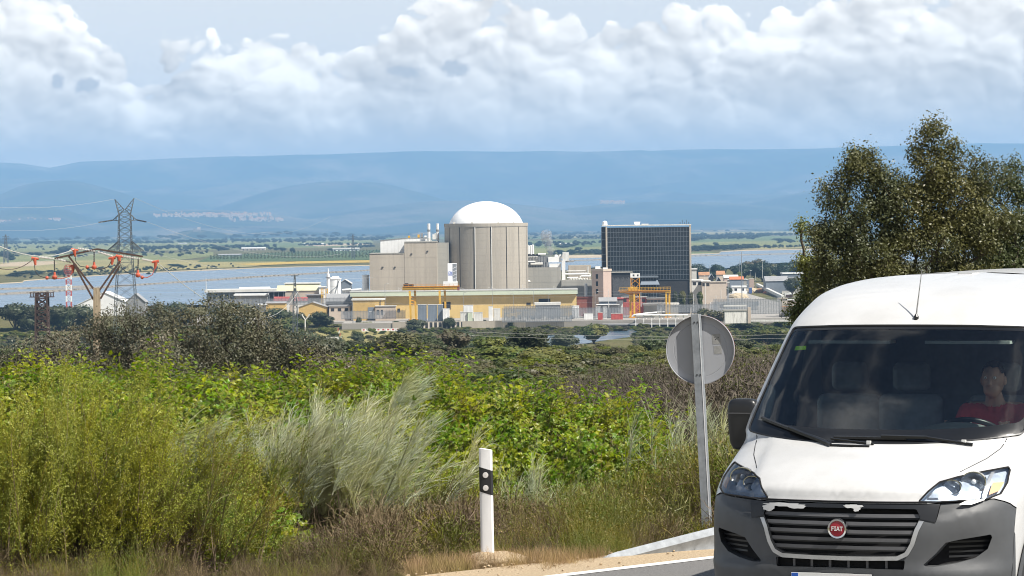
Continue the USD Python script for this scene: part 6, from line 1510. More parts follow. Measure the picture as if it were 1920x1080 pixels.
# the white marker post with its black band and two round reflectors
look('post_white', (0.80, 0.80, 0.80), 0.45, 0.06, 3.0)
look('post_black', (0.018, 0.018, 0.02), 0.5, 0.2, 3.0)
look('reflector_grey', (0.52, 0.50, 0.48), 0.3, 0.1, 20.0)
b = GP(914.5, 1052, RZ + .02); DD_ = b[1]; s = DD_ / F
mp = thing('marker_post', 'white roadside marker post with a black band and two round reflectors', 'marker post', b, 0.0)
lean = math.radians(1.15 - 0.69)
H = 210 * s; wd = 25 * s
def tri_post(z0, z1, w_, grow=0.0, slope=0.0, slope0=0.0):
    # a rounded triangular profile with its flat face towards the road; slope tilts the top (and slope0 the bottom) edge across the width
    prof = [(-w_ / 2 - grow, .0), (-w_ / 2 - grow, -.012 - grow), (-w_ * .3, -.030 - grow), (w_ * .36, -.042 - grow), (w_ / 2 + grow, -.018 - grow), (w_ / 2 + grow, .01), (0.03, .055 + grow), (-.03, .055 + grow)]
    v = [(x - z0 * math.tan(lean), y, z0 + slope0 * x) for x, y in prof] + [(x - z1 * math.tan(lean), y, z1 + slope * x) for x, y in prof]
    n = len(prof); i = np.arange(n); j = (i + 1) % n
    f = np.vstack([np.stack([i, j, j + n], 1), np.stack([i, j + n, i + n], 1), [[0, a + 1, a] for a in range(1, n - 1)], [[n, n + a, n + a + 1] for a in range(1, n - 1)]])
    return MB().add(v, f)
zb0, zb1 = H * .605, H * .825
sl = -.30
obj('lower_shaft', tri_post(-.05, zb0, wd, slope=sl), 'post_white', mp, smooth=35)
obj('black_band', tri_post(zb0 + .001, zb1, wd, .0015, slope=sl, slope0=sl), 'post_black', mp, smooth=35)
obj('upper_shaft', tri_post(zb1 + .001, H, wd, slope=-.16, slope0=sl), 'post_white', mp, smooth=35)
for zc in (H * .77, H * .655): 
    cx_ = -.004 - zc * math.tan(lean)
    r_ = MB().lathe([(.001, .006), (.022, .005), (.0245, .0)], n=20); v, f = r_.arrays(); v = np.c_[v[:, 0] + cx_, -v[:, 2] - .0375, v[:, 1] + zc]
    obj('reflector', (v, f[:, ::-1]), 'reflector_grey', mp)
mnd = trimesh.creation.icosphere(4, 1.0); v = mnd.vertices * [.27, .24, .10] * (1 + .35 * (meshkit.fbm(mnd.vertices * 2.2, 4, 3) - .5))[:, None]
tag(obj('sand_mound', (v + b + [.07, .02, -.02], mnd.faces), 'gravel', smooth=True), 'small mound of hardened sand round the foot of the marker post', 'mound')

# the round sign, seen from the back
look('sign_back', (0.31, 0.32, 0.34), 0.6, 0.06, 2.0)
look('galvanised', (0.25, 0.27, 0.29), 0.65, 0.28, 14.0, metal=0.1, detail=6)
look('sign_red', (0.55, 0.06, 0.06), 0.4, 0.08)
look('sticker_grey', (0.27, 0.27, 0.26), 0.6, 0.2, 30.0)
SDp = 28.7; s = SDp / F
top, bot = W(1305, 589, SDp), W(1326, 992, SDp)
sg = thing('road_sign', 'round traffic sign seen from its bare grey back, on a galvanised post', 'traffic sign', bot)
T = top - bot
pw = 9.0 * s
up = unit(T[None])[0]; rt_ = np.array([1.0, 0, 0]) - up * up[0]; rt_ = unit(rt_[None])[0]; fw = np.cross(up, rt_)           # fw points away from the camera
yaw = math.radians(-12); rt2 = rt_ * math.cos(yaw) + fw * math.sin(yaw); fw2 = fw * math.cos(yaw) - rt_ * math.sin(yaw)
def loc(a, bb, c): return np.asarray(a)[..., None] * rt2 + np.asarray(bb)[..., None] * fw2 + np.asarray(c)[..., None] * up
def sweep(prof, z0, z1):
    p0 = loc(np.array([p[0] for p in prof]), np.array([p[1] for p in prof]), np.full(len(prof), z0)); p1 = loc(np.array([p[0] for p in prof]), np.array([p[1] for p in prof]), np.full(len(prof), z1))
    n = len(prof); i = np.arange(n); j = (i + 1) % n
    f = np.vstack([np.stack([i, j, j + n], 1), np.stack([i, j + n, i + n], 1), [[0, a + 1, a] for a in range(1, n - 1)], [[n, n + a, n + a + 1] for a in range(1, n - 1)]])
    return MB().add(np.vstack([p0, p1]), f)
L = np.linalg.norm(T)
pd = pw * .55
obj('post', sweep([(-pw, -pd), (pw * .62, -pd), (pw, -pd * .7), (pw, pd), (-pw, pd)], -.1, L), 'galvanised', sg)
obj('post_groove', sweep([(pw * .60, -pd - .003), (pw * .68, -pd - .003), (pw * .68, -pd + .003), (pw * .60, -pd + .003)], -.1, L - .002), 'post_white', sg)
zc = L - 67.5 * s; R_ = 64 * s; dx = 4 * s
ring = np.linspace(0, 2 * np.pi, 73)[:-1]
def disc(rad_y, depth=False):
    V, Fc = [], []; n = len(ring)
    for r, y in rad_y: V.append(loc(dx + r * np.cos(ring), np.full(n, y), zc + r * np.sin(ring)))
    i = np.arange(n); j = (i + 1) % n
    for k in range(len(rad_y) - 1): Fc += [np.stack([k * n + i, k * n + j, (k + 1) * n + j], 1), np.stack([k * n + i, (k + 1) * n + j, (k + 1) * n + i], 1)]
    return np.vstack(V), np.vstack(Fc)
yb = pd + .012
obj('disc', disc([(.0005, yb), (R_ * .78, yb), (R_ * .79, yb + .0022), (R_ * .80, yb), (R_ - .002, yb), (R_ - .002, yb + .003), (.0005, yb + .003)]), 'sign_back', sg)
obj('rim', disc([(R_, yb + .004), (R_, yb - .034), (R_ + .003, yb - .034), (R_ + .003, yb + .006), (R_ - .001, yb + .006)]), 'sign_back', sg)
obj('front', disc([(.0005, yb + .0075), (R_ + .0045, yb + .0075), (R_ + .0045, yb + .002)]), 'sign_red', sg)
for zz_, w_, h_, k in ((zc + 19 * s, 15.5 * s, 19 * s, 0), (zc - 1.5 * s, 14.5 * s, 15 * s, 1)):
    x0 = dx + 31 * s - w_ / 2 + k * 1.5 * s
    obj('sticker', MB().add(np.vstack([loc(np.array([x0, x0 + w_, x0 + w_, x0]), np.full(4, yb - .0015), np.array([zz_ - h_ / 2, zz_ - h_ / 2, zz_ + h_ / 2, zz_ + h_ / 2])), loc(np.array([x0, x0 + w_, x0 + w_, x0]), np.full(4, yb - .0003), np.array([zz_ - h_ / 2, zz_ - h_ / 2, zz_ + h_ / 2, zz_ + h_ / 2]))]), [[0, 1, 2, 3], [0, 4, 5, 1], [1, 5, 6, 2], [2, 6, 7, 3], [3, 7, 4, 0]]), 'sticker_grey', sg)
    if k == 0:
        mk = MB()
        for (u0, v0, u1, v1) in ((.2, .62, .3, .68), (.42, .48, .6, .52), (.66, .6, .82, .66), (.35, .40, .45, .5)): mk.add(loc(np.array([x0 + u0 * w_, x0 + u1 * w_, x0 + u1 * w_, x0 + u0 * w_]), np.full(4, yb - .0018), zz_ - h_ / 2 + h_ * np.array([v0, v0, v1, v1])), [[0, 1, 2, 3]])
        obj('sticker_print', mk, 'post_black', sg)
for zz_ in (zc + R_ * .82, zc - R_ * .72):
    obj('clamp', sweep([(-pw * 1.05, pd), (pw * 1.05, pd), (pw * 1.05, yb - .002), (-pw * 1.05, yb - .002)], zz_ - .02, zz_ + .02), 'galvanised', sg)
    for a in (-.35, .35):
        p = loc(np.array(a * pw), np.array(-pd - .004), np.array(zz_)); q_ = loc(np.array(a * pw), np.array(-pd + .01), np.array(zz_)); obj('bolt', MB().bar(p, q_, .014, n=6), 'dark_steel', sg)

# the buried end of the guard rail
gr = thing('guard_rail', 'end of a galvanised guard rail sloping down into the verge', 'guard rail')
A_, B_ = GP(1118, 1052, RZ), GP(1350, 1033, RZ)
tops = [(0, -.06), (.12, .04), (.5, .13), (1.0, .235)]
V = []
off = np.array([0, 1.0, 0])
prof = [(.0, 0), (.02, .02), (.06, .045), (.105, .02), (.155, .0), (.205, .02), (.25, .045), (.29, .02), (.31, 0)]
for u in np.linspace(0, 1.35, 28):
    c = A_ + (B_ - A_) * u; t_ = np.interp(u, [0, .12, .5, 1.0, 1.35], [.0, .055, .125, .215, .30]); b0 = t_ - .31
    V.append([c + [0, -y, b0 + z] for z, y in prof])
m = MB().sheet(np.array(V)); v, f = m.arrays(); obj('beam', MB().add(v, f).add(v + [0, .004, 0], f[:, ::-1]), 'galvanised', gr, smooth=40)
for u in (.75, 1.2):
    c = A_ + (B_ - A_) * u; obj('post', MB().box(c[0] - .05, c[0] + .05, c[1] + .02, c[1] + .12, RZ - .3, RZ + .12 * u), 'galvanised', gr)
for u in (.2, .62, 1.05):
    c = A_ + (B_ - A_) * u + [0, -.03, np.interp(u, [0, .12, .5, 1.0], [0, .055, .125, .215]) - .155]; obj('bolt', MB().bar(c, c + [0, -.02, 0], .035, n=6), 'galvanised', gr)
# ------------------------------------------------------------------ near plants
leaf_look('bramble_leaf', (0.12, 0.21, 0.014), (0.29, 0.38, 0.026), .42, (0.30, 0.30, 0.026), 2.6, .38)
leaf_look('broom_green', (0.16, 0.175, 0.04), (0.32, 0.32, 0.085), .15, (0.24, 0.19, 0.02), 1.6)
leaf_look('broom_pale', (0.40, 0.43, 0.32), (0.74, 0.75, 0.65), .2, (0.42, 0.41, 0.22), 2.2, .45)
leaf_look('dry_stalk', (0.13, 0.095, 0.05), (0.32, 0.245, 0.14), .05, (0.15, 0.11, 0.07), 3.0, .8)
leaf_look('straw', (0.30, 0.22, 0.10), (0.50, 0.40, 0.21), .1, (0.36, 0.24, 0.13), 2.0, .8)
leaf_look('dead_twig', (0.085, 0.070, 0.056), (0.20, 0.17, 0.14), .02, (0.12, 0.10, 0.075), .5, .9)
leaf_look('holm_leaf', (0.095, 0.112, 0.048), (0.235, 0.245, 0.115), .22, (0.15, 0.15, 0.045), .8, .42)
leaf_look('grey_oak_leaf', (0.085, 0.085, 0.052), (0.185, 0.175, 0.115), .12, (0.13, 0.115, 0.075), .25, .5)
leaf_look('weed_leaf', (0.10, 0.14, 0.018), (0.23, 0.26, 0.04), .3, (0.20, 0.16, 0.03), 2.0)

def ribbons(P, w, rs, taper=.25):
    """Thin stems: P (n stems, k points, 3), w width at the foot. Each is a flat three-sided strip of its own."""
    n, k, _ = P.shape
    d = np.gradient(P, axis=1); side = np.cross(d, rs.normal(size=(n, 1, 3))); side = unit(side)
    ww = (np.broadcast_to(w, (n,))[:, None] * np.linspace(1, taper, k)[None, :])[..., None] * .5
    V = np.stack([P - side * ww, P + side * ww], 2).reshape(n, k * 2, 3)
    o = (np.arange(n) * 2 * k)[:, None]; F_ = []
    for j in range(k - 1): F_ += [o + [2 * j, 2 * j + 1, 2 * j + 3], o + [2 * j, 2 * j + 3, 2 * j + 2]]
    return V.reshape(-1, 3), np.vstack(F_)
def grow_stems(base, d0, length, k, rs, bend=None, wob=.12):
    """Stems from base points along d0, bending towards 'bend'."""
    n = len(base); P = np.zeros((n, k, 3)); P[:, 0] = base; d = unit(d0); st = (np.broadcast_to(length, (n,)) / (k - 1))[:, None]
    for j in range(1, k):
        d = unit(d + rs.normal(size=(n, 3)) * wob + (0 if bend is None else bend)); P[:, j] = P[:, j - 1] + d * st
    return P
# ---- trees that show their limbs: limbs grow to tips spread through the lobes of the crown
def limb_tree(seed, base, lobes, tips, leaves_per_tip, leaf_size, spread, trunk_w, trunk_top=.3):
    """lobes: (centre, radii). Returns (wood, leaves)."""
    rs = np.random.default_rng(seed)
    vol = np.array([np.prod(r) ** .75 for c, r in lobes]); pick = rs.choice(len(lobes), tips, p=vol / vol.sum())
    d = unit(rs.normal(size=(tips, 3))); rad = rs.uniform(.25, 1.0, tips) ** .5
    T_ = np.array([lobes[i][0] for i in pick]) + d * rad[:, None] * np.array([lobes[i][1] for i in pick])
    T_ = T_[T_[:, 2] > base[2] + trunk_top * .8]
    cen = np.mean([c for c, r in lobes], 0)
    nodes = [np.array(base, float)]; parent = [-1]
    fork = np.array([base[0] + (cen[0] - base[0]) * .3, base[1] + (cen[1] - base[1]) * .3, base[2] + trunk_top])
    for u in (.35, .7, 1.0): nodes.append(base + (fork - base) * u + rs.normal(size=3) * .03 * trunk_top); parent.append(len(nodes) - 2)
    order = np.argsort(np.linalg.norm(T_ - fork, axis=1))
    N_ = np.zeros((len(nodes) + tips * 8, 3)); N_[:len(nodes)] = nodes; cnt = len(nodes); par = parent[:] + [0] * (tips * 8); tipn = []
    root = np.zeros(len(N_)); root[:cnt] = np.arange(cnt) * .2
    for t in order:
        p = T_[t]; dist = np.linalg.norm(N_[1:cnt] - p, axis=1) + .35 * root[1:cnt] + np.maximum(0, N_[1:cnt, 2] - p[2]) * .6
        a = int(np.argmin(dist)) + 1; q = N_[a]; L_ = np.linalg.norm(p - q); n = max(1, min(7, int(L_ / (spread * 1.6))))
        prev = a
        for j in range(1, n + 1):
            u = j / n; w_ = q + (p - q) * u + rs.normal(size=3) * .10 * L_ / n + np.array([0, 0, .10 * L_ * u * (1 - u)])
            N_[cnt] = w_ if j < n else p; par[cnt] = prev; root[cnt] = root[prev] + L_ / n; prev = cnt; cnt += 1
        tipn.append(prev)
    w2 = np.zeros(cnt)
    for t in tipn: w2[t] += 1
    for k in range(cnt - 1, 0, -1): w2[par[k]] += w2[k]
    wood = MB(); rmax = w2[1] ** .5
    for k in range(1, cnt):
        if w2[k] <= 0: continue
        wk = trunk_w * (w2[k] ** .5) / rmax; wp = trunk_w * (w2[par[k]] ** .5) / rmax
        wood.bar(N_[par[k]], N_[k], min(wp, wk * 1.5), wk, 5 if wk > trunk_w * .15 else 3)
    tips_ = N_[tipn]; n = len(tips_) * leaves_per_tip
    c = np.repeat(tips_, leaves_per_tip, 0); off = rs.normal(size=(n, 3)); p = c + off * spread
    nr = unit(off * .5 + rs.normal(size=(n, 3)) * .7 + [0, -.1, .45])
    return wood, leaf_quads(p, nr, leaf_size, rs, .55)
def px_lobe(px, py, rx, ry, D, dy=0.0, yd=None):
    s = D / F; c = W(px, py, D); c[1] += dy * s
    return (c, np.array([rx * s, (yd or rx) * s, ry * s]))
RT = 47.0; Dk = 46.0
def big_tree(label, lobes_px, trunk_px, seed, tips, D):
    lobes = [px_lobe(*l[:4], D, *(l[4:])) for l in lobes_px]
    base = W(trunk_px, 700, D); base[2] = float(ground_z(base[0], D)) - .1
    wood, lv = limb_tree(seed, base, lobes, tips, 62, .021, .070, .15, .7)
    t = thing('holm_oak', label, 'tree'); obj('trunk', wood, 'bark_look', t); obj('crown', lv, 'holm_leaf', t)
def ragged(lobes, seed, n=5, f=.42):
    """Each lobe broken into smaller knots of leaves, so that the outline is uneven and sky shows between."""
    rs = np.random.default_rng(seed); out = []
    for px, py, rx, ry in lobes:
        out.append((px, py, rx * .62, ry * .62))
        for k in range(n):
            a = rs.uniform(0, 6.28); q = rs.uniform(.55, .95); out.append((px + math.cos(a) * rx * q, py + math.sin(a) * ry * q, rx * f * rs.uniform(.6, 1.1), ry * f * rs.uniform(.6, 1.1)))
    return out
big_tree('big holm oak with a tall ragged top rising behind the van', ragged([(1735, 262, 34, 46), (1748, 325, 58, 46), (1602, 318, 44, 48), (1552, 372, 34, 44), (1590, 430, 66, 56), (1690, 385, 80, 62), (1800, 370, 74, 52), (1545, 470, 48, 42), (1640, 480, 90, 56), (1765, 460, 110, 66), (1575, 540, 60, 40), (1700, 545, 130, 50), (1830, 530, 100, 60), (1660, 335, 44, 46), (1630, 395, 60, 50), (1785, 305, 44, 34), (1842, 325, 42, 34), (1825, 420, 80, 62), (1660, 640, 130, 60), (1580, 620, 60, 60), (1820, 640, 120, 60)], 41), 1690, 5, 2700, Dk)
big_tree('low leaning boughs of a holm oak left of the big one, over the far water', ragged([(1512, 498, 26, 22), (1530, 520, 40, 30), (1500, 425, 12, 10), (1520, 570, 36, 40), (1545, 600, 40, 50)], 44, 4), 1560, 15, 300, Dk + 1.0)
big_tree('holm oak at the right edge of the picture, behind the van', ragged([(1912, 318, 32, 34), (1880, 352, 48, 40), (1870, 425, 70, 60), (1935, 400, 70, 80), (1885, 505, 90, 60), (1990, 390, 70, 90), (1850, 345, 26, 26), (1960, 500, 90, 60), (1920, 600, 120, 70), (2010, 600, 90, 70)], 43), 1905, 9, 1500, Dk + 2.5)
# the sparse grey oaks on the left, on the slope below the road
def grey_oak(label, lobes_px, trunk_px, base_row, seed, tips, D):
    lobes = [px_lobe(*l, D) for l in lobes_px]; base = W(trunk_px, base_row, D); base[2] = float(ground_z(base[0], D)) - .2
    wood, lv = limb_tree(seed, base, lobes, tips, 44, .058, .22, .24, 1.0)
    t = thing('grey_oak', label, 'tree'); obj('trunk', wood, 'bark_look', t); obj('crown', lv, 'grey_oak_leaf', t)
grey_oak('sparse grey oak at the foot of the concrete pole', [(225, 605, 60, 34), (170, 640, 55, 40), (255, 650, 60, 45), (290, 600, 36, 34), (200, 690, 80, 40), (150, 690, 40, 30)], 235, 760, 3, 420, 160.0)
grey_oak('wide sparse grey oak with dark limbs, left of the middle', [(400, 590, 55, 34), (345, 620, 45, 40), (455, 610, 50, 40), (420, 650, 80, 40), (500, 625, 40, 34), (370, 680, 60, 40), (470, 680, 60, 40)], 425, 760, 4, 520, 150.0)
grey_oak('small sparse grey oak behind the yellow-green brooms at the left', [(60, 660, 60, 26), (110, 650, 40, 30), (20, 680, 40, 30), (90, 700, 70, 30)], 70, 750, 6, 170, 150.0)
grey_oak('low sparse grey oak above the pale broom', [(560, 650, 40, 26), (590, 680, 50, 30), (535, 690, 40, 30), (640, 690, 50, 24)], 570, 750, 8, 190, 150.0)
grey_oak('bare dark crown between the two sparse grey oaks', [(300, 665, 40, 40), (330, 700, 60, 40), (275, 710, 40, 30)], 305, 760, 10, 150, 140.0)

# ---- the dead scrub: grey-brown bushes of bare twigs
def twig_bush(seed, n=420, leafy=0):
    rs = np.random.default_rng(seed)
    a = rs.uniform(0, 2 * np.pi, n); tilt = rs.uniform(0, 1.25, n); d = np.stack([np.cos(a) * np.sin(tilt), np.sin(a) * np.sin(tilt), np.cos(tilt)], 1)
    base = np.stack([np.cos(a) * .12, np.sin(a) * .12, 0 * a], 1) * rs.uniform(0, 1, n)[:, None]
    st = grow_stems(base, d, rs.uniform(.4, .75, n), 5, rs, np.array([0, 0, .02]), .34); m = MB().add(*ribbons(st, .011, rs, .5))
    pick = rs.integers(0, n, n * 4); j = rs.integers(1, 5, n * 4); b2 = st[pick, j]; d2 = unit(b2 - [0, 0, .12] + rs.normal(size=(n * 4, 3)) * .35)
    st2 = grow_stems(b2, d2, rs.uniform(.06, .22, n * 4), 4, rs, None, .5); m.add(*ribbons(st2, .0075, rs, .5))
    lv = None
    if leafy: pk = rs.integers(0, n * 4, leafy); lv = leaf_quads(st2[pk, 3], unit(rs.normal(size=(leafy, 3)) + [0, 0, .5]), .013, rs, .6)
    return m, lv
tb = [twig_bush(200, 420), twig_bush(201, 380), twig_bush(202, 400, 1500), twig_bush(203, 300, 4200)]
pos, sc, ix = [], [], []; rs = np.random.default_rng(31)
for k in range(520):
    px = rs.uniform(480, 2000); D = rs.uniform(52, 150)
    zt = np.interp(px, [500, 700, 830, 950, 1090, 1200, 1290, 1400, 1500, 1560], [715, 705, 700, 700, 690, 664, 650, 645, 630, 630])
    row = zt + rs.uniform(0, 95); x, _, z = W(px, row, D); g_ = float(ground_z(x, D))
    w = rs.uniform(1.0, 2.0)
    z0 = max(g_, z - w * .8)
    if D < 58 + 20 * rs.uniform(): z0 = min(z0, g_ + .3)
    pos.append((x, D, g_ - .1)); hgt = max(.7, min(z - g_, 3.6)); sc.append((w * 1.25, w * 1.25, hgt * 1.35)); ix.append(rs.choice([0, 1, 2, 3], p=[.34, .3, .2, .16] if 900 < px < 1420 else [.2, .2, .25, .35]))
instancer('dead_scrub', 'grey-brown thicket of bare twigs below the round sign', 'thicket', [[(tb[0][0], 'dead_twig')], [(tb[1][0], 'dead_twig')], [(tb[2][0], 'dead_twig'), (tb[2][1], 'olive_leaf')], [(tb[3][0], 'dead_twig'), (tb[3][1], 'green_leaf')]], pos, np.array(sc), rs.uniform(0, 6.28, len(pos)), ix)

# ---- the bramble hedge along the road: arching canes with leaves in threes
def cane(seed, n_leaf=15, L=.55):
    rs = np.random.default_rng(seed)
    st = grow_stems(np.zeros((1, 3)), np.array([[.25, 0, 1.0]]), L, 8, rs, np.array([.10, 0, -.06]), .08)[0]
    m = MB(); lv = MB(); m.add(*ribbons(st[None], .006, rs, .5))
    for k in range(n_leaf):
        u = .12 + .88 * (k + rs.uniform(-.3, .3)) / n_leaf; i = min(6, int(u * 7)); p = st[i] + (st[i + 1] - st[i]) * (u * 7 - i)
        a = k * 2.4 + rs.uniform(-.4, .4); out = unit(np.array([math.cos(a), math.sin(a), .25 + .5 * u])[None])[0]; pl_ = p + out * rs.uniform(.03, .07)
        m.add(*ribbons(np.stack([p, (p + pl_) / 2 + [0, 0, .004], pl_])[None], .0025, rs, .8))
        for da in (-.95, 0, .95):
            s_ = rs.uniform(.017, .033) * (1.15 if da == 0 else .9) * (1.1 - .35 * u)
            d = np.array([out[0] * math.cos(da) - out[1] * math.sin(da), out[0] * math.sin(da) + out[1] * math.cos(da), out[2] * .4 + rs.uniform(-.25, .2)]); d /= np.linalg.norm(d)
            nrm_ = unit((np.array([0, 0, 1.0]) + rs.normal(size=3) * .35)[None])[0]; sd = np.cross(nrm_, d); sd /= np.linalg.norm(sd) + 1e-9; up_ = np.cross(d, sd)
            tip = pl_ + d * s_ * 2.0 - up_ * s_ * .25; md = pl_ + d * s_ * .95
            V = [pl_, md + sd * s_ * .68 + up_ * s_ * .18, tip, md - sd * s_ * .68 + up_ * s_ * .18, md - up_ * .0]
            lv.add(V, [[0, 1, 4], [1, 2, 4], [2, 3, 4], [3, 0, 4]])
    return m, lv
canes = [cane(300 + k) for k in range(5)]
from scipy.spatial.transform import Rotation as Rn
top_px = [-150, 0, 60, 100, 180, 260, 330, 400, 480, 560, 640, 690, 760, 800, 850, 900, 960, 1050, 1130, 1180, 1225, 1262, 1300]
top_row = [690, 690, 684, 676, 690, 682, 700, 694, 692, 700, 690, 678, 672, 684, 700, 706, 714, 722, 724, 740, 770, 815, 870]
# how far down the leafy face reaches (below it dry stalks show), by column
low_px = [-150, 0, 200, 420, 480, 560, 850, 900, 1000, 1100, 1250, 1300]
low_row = [900, 930, 980, 1010, 1040, 1000, 1000, 960, 940, 900, 900, 900]
rs = np.random.default_rng(77); pos, rot_, sc, ix = [], [], [], []
DH_ = 33.0
lump = lambda px, t: meshkit.fbm(np.stack([np.asarray(px) / 130.0, np.asarray(t) * 3.0, 0 * np.asarray(px)], -1), 3, 12) - .5
n_c = 9500
for k in range(n_c):
    px = rs.uniform(-150, 1300); t = rs.uniform(0, 1) ** .8
    ph = t * 2.15                                    # from the front foot over the top and down the back
    ztop = Z(np.interp(px, top_px, top_row) + 34, DH_, px); hgt = ztop - 46.95
    lm = lump(px, ph)
    D = 32.6 - 2.3 * math.cos(min(ph, 3.1)) + 1.0 * lm
    z = 46.9 + hgt * max(0, math.sin(ph)) ** .62 * (1 + .28 * lm)
    p = np.array([X(px, D, 700), D, z]); row = HOR + (EYE - z) / D * F
    if row > np.interp(px, low_px, low_row) + rs.normal() * 25 and ph < 1.2: continue
    out = np.array([rs.normal() * .45, -math.cos(ph) * 1.0, math.sin(ph) * 1.1 + .25]); out = unit((out + rs.normal(size=3) * .3)[None])[0]
    R_z = Rn.align_vectors([out], [[.2, 0, 1.0]])[0] * Rn.from_euler('z', rs.uniform(0, 6.28))
    pos.append(p - out * rs.uniform(.32, .58)); rot_.append(R_z.as_quat()); sc.append(rs.uniform(.75, 1.25)); ix.append(k % 5)
# a tongue of bramble coming down to the road between the brooms
for k in range(900):
    px = rs.uniform(380, 540); D = rs.uniform(27.2, 30.6); hh = np.interp(D, [27.2, 28.4, 30.6], [.35, .7, 1.0]) * (1 - .5 * abs(px - 455) / 85)
    out = unit(np.array([[rs.normal() * .5, -.8, .75]]))[0]; p = np.array([X(px, D, 1000), D, 47.0 + hh * rs.uniform(.2, 1.0)])
    pos.append(p - out * .3); rot_.append((Rn.align_vectors([out], [[.2, 0, 1.0]])[0] * Rn.from_euler('z', rs.uniform(0, 6.28))).as_quat()); sc.append(rs.uniform(.7, 1.15)); ix.append(k % 5)
# long shoots standing above the crest
for px, row, n in ((265, 652, 9), (300, 668, 7), (80, 668, 6), (120, 672, 6), (340, 690, 6), (400, 684, 6), (690, 662, 9), (650, 680, 6), (760, 660, 9), (790, 664, 7), (800, 680, 6), (850, 690, 6), (575, 690, 5), (30, 682, 5), (1140, 716, 7), (1165, 724, 6), (1060, 716, 5), (980, 708, 5), (880, 700, 5), (1215, 752, 6), (1235, 780, 7), (1010, 716, 6), (930, 706, 5)):
    for j in range(n):
        D = rs.uniform(31.8, 34); p = W(px + rs.normal() * 16, row + 52 + abs(rs.normal()) * 14, D)
        out = unit(np.array([[rs.normal() * .35 + .25, rs.normal() * .2, 1.0]]))[0]
        pos.append(p); rot_.append((Rn.align_vectors([out], [[.25, 0, 1.0]])[0] * Rn.from_euler('z', rs.uniform(0, 6.28))).as_quat()); sc.append(rs.uniform(.6, 1.05)); ix.append(int(rs.integers(0, 5)))
tilt = Rn.from_quat(np.array(rot_))
instancer('bramble', 'bright green bramble hedge with arching shoots along the road', 'bramble', [[(c[0], 'dry_stalk'), (c[1], 'bramble_leaf')] for c in canes], pos, np.array(sc), None, ix, tilt=tilt)

# ---- brooms: bushes of thin whip-like twigs
def broom(name, label, foot_px, foot_row, D, stems, spread, hgt, wind, m, seed, twig_w=.0042, twig_n=16, twig_l=(.18, .42), leafdots=0, dot='weed_leaf', skirt=.35, twig_up=.5, foot_w=.25, tight=.38, wob=.07):
    """foot at a pixel; hgt in metres; wind bends the twigs to the right."""
    rs = np.random.default_rng(seed); base = W(foot_px, foot_row, D); base[2] = max(base[2], float(ground_z(base[0], D)) - .05) if foot_row < 1079 else float(ground_z(base[0], D)) - .05
    a = rs.uniform(0, 2 * np.pi, stems); tl = np.abs(rs.normal(size=stems)) * spread; d = np.stack([np.cos(a) * np.sin(tl), np.sin(a) * np.sin(tl) * .7, np.cos(tl)], 1)
    fb = np.stack([rs.normal(size=stems) * foot_w, rs.normal(size=stems) * foot_w * .7, 0 * a], 1)
    L_ = hgt * rs.uniform(.55, 1.0, stems)
    st = grow_stems(fb, d, L_, 9, rs, np.array([wind * .05, 0, .015]), .055)
    t = thing(name, label, 'shrub', base)
    mb = MB(); mb.add(*ribbons(st, .013, rs, .3)); obj('stems', mb, 'dry_stalk', t)
    n = stems * twig_n; pk = rs.integers(0, stems, n); u = rs.uniform(skirt, 1.0, n) * 8; j = np.minimum(7, u.astype(int)); f_ = (u - j)[:, None]
    b2 = st[pk, j] * (1 - f_) + st[pk, j + 1] * f_; dd_ = unit(st[pk, j + 1] - st[pk, j])
    d2 = unit(dd_ * .9 + rs.normal(size=(n, 3)) * tight + [wind * .35, 0, twig_up])
    tw = grow_stems(b2, d2, rs.uniform(*twig_l, n), 6, rs, np.array([wind * .16, 0, -.02]), wob)
    obj('twigs', MB().add(*ribbons(tw, twig_w, rs, .45)), m, t)
    if leafdots:
        pk = rs.integers(0, n, leafdots); jj = rs.integers(1, 6, leafdots); p = tw[pk, jj] + rs.normal(size=(leafdots, 3)) * .01
        obj('leaves', leaf_quads(p, unit(rs.normal(size=(leafdots, 3)) + [0, -.2, .5]), .0085, rs, .55), dot, t)
    return t
leaf_look('broom_flower', (0.27, 0.27, 0.03), (0.52, 0.47, 0.035), .4, (0.27, 0.30, 0.06), 1.5)
PB = dict(tight=.34, wob=.13)
broom('pale_broom', 'large silvery broom with long twigs swept to the right by the wind', 655, 1060, 29.0, 100, .56, 1.46, .55, 'broom_pale', 1, .0046, 105, (.12, .32), 9000, 'broom_flower', skirt=.50, twig_up=.30, foot_w=.30, **PB)
broom('pale_broom', 'low silvery broom tuft at the left foot of the large one', 560, 1010, 28.8, 30, .42, 1.1, .8, 'broom_pale', 2, .0048, 60, (.16, .36), skirt=.5, twig_up=.25, foot_w=.12, **PB)
broom('pale_broom', 'small silvery broom plume above the bramble, left of the large broom', 345, 1020, 28.9, 20, .20, 1.22, 1.3, 'broom_pale', 3, .0045, 70, (.16, .36), skirt=.66, twig_up=.2, foot_w=.10, **PB)
broom('pale_broom', 'grey-green broom behind the post of the round sign', 1345, 985, 30.5, 60, .34, 1.12, .3, 'broom_pale', 4, .0045, 50, (.14, .30), skirt=.35, twig_up=.5, foot_w=.32, tight=.34, wob=.12)
broom('pale_broom', 'thin pale broom plume rising through the top of the bramble', 745, 830, 31.0, 8, .14, .72, 1.0, 'broom_pale', 5, .0045, 60, (.16, .34), skirt=.6, twig_up=.3, foot_w=.10, **PB)
YB = dict(tight=.42, wob=.16)
broom('yellow_broom', 'tall yellow-green broom at the left edge of the picture', 40, 1079, 26.7, 66, .34, 1.66, .15, 'broom_green', 6, .0040, 46, (.12, .28), 60000, 'broom_flower', .22, .5, .40, **YB)
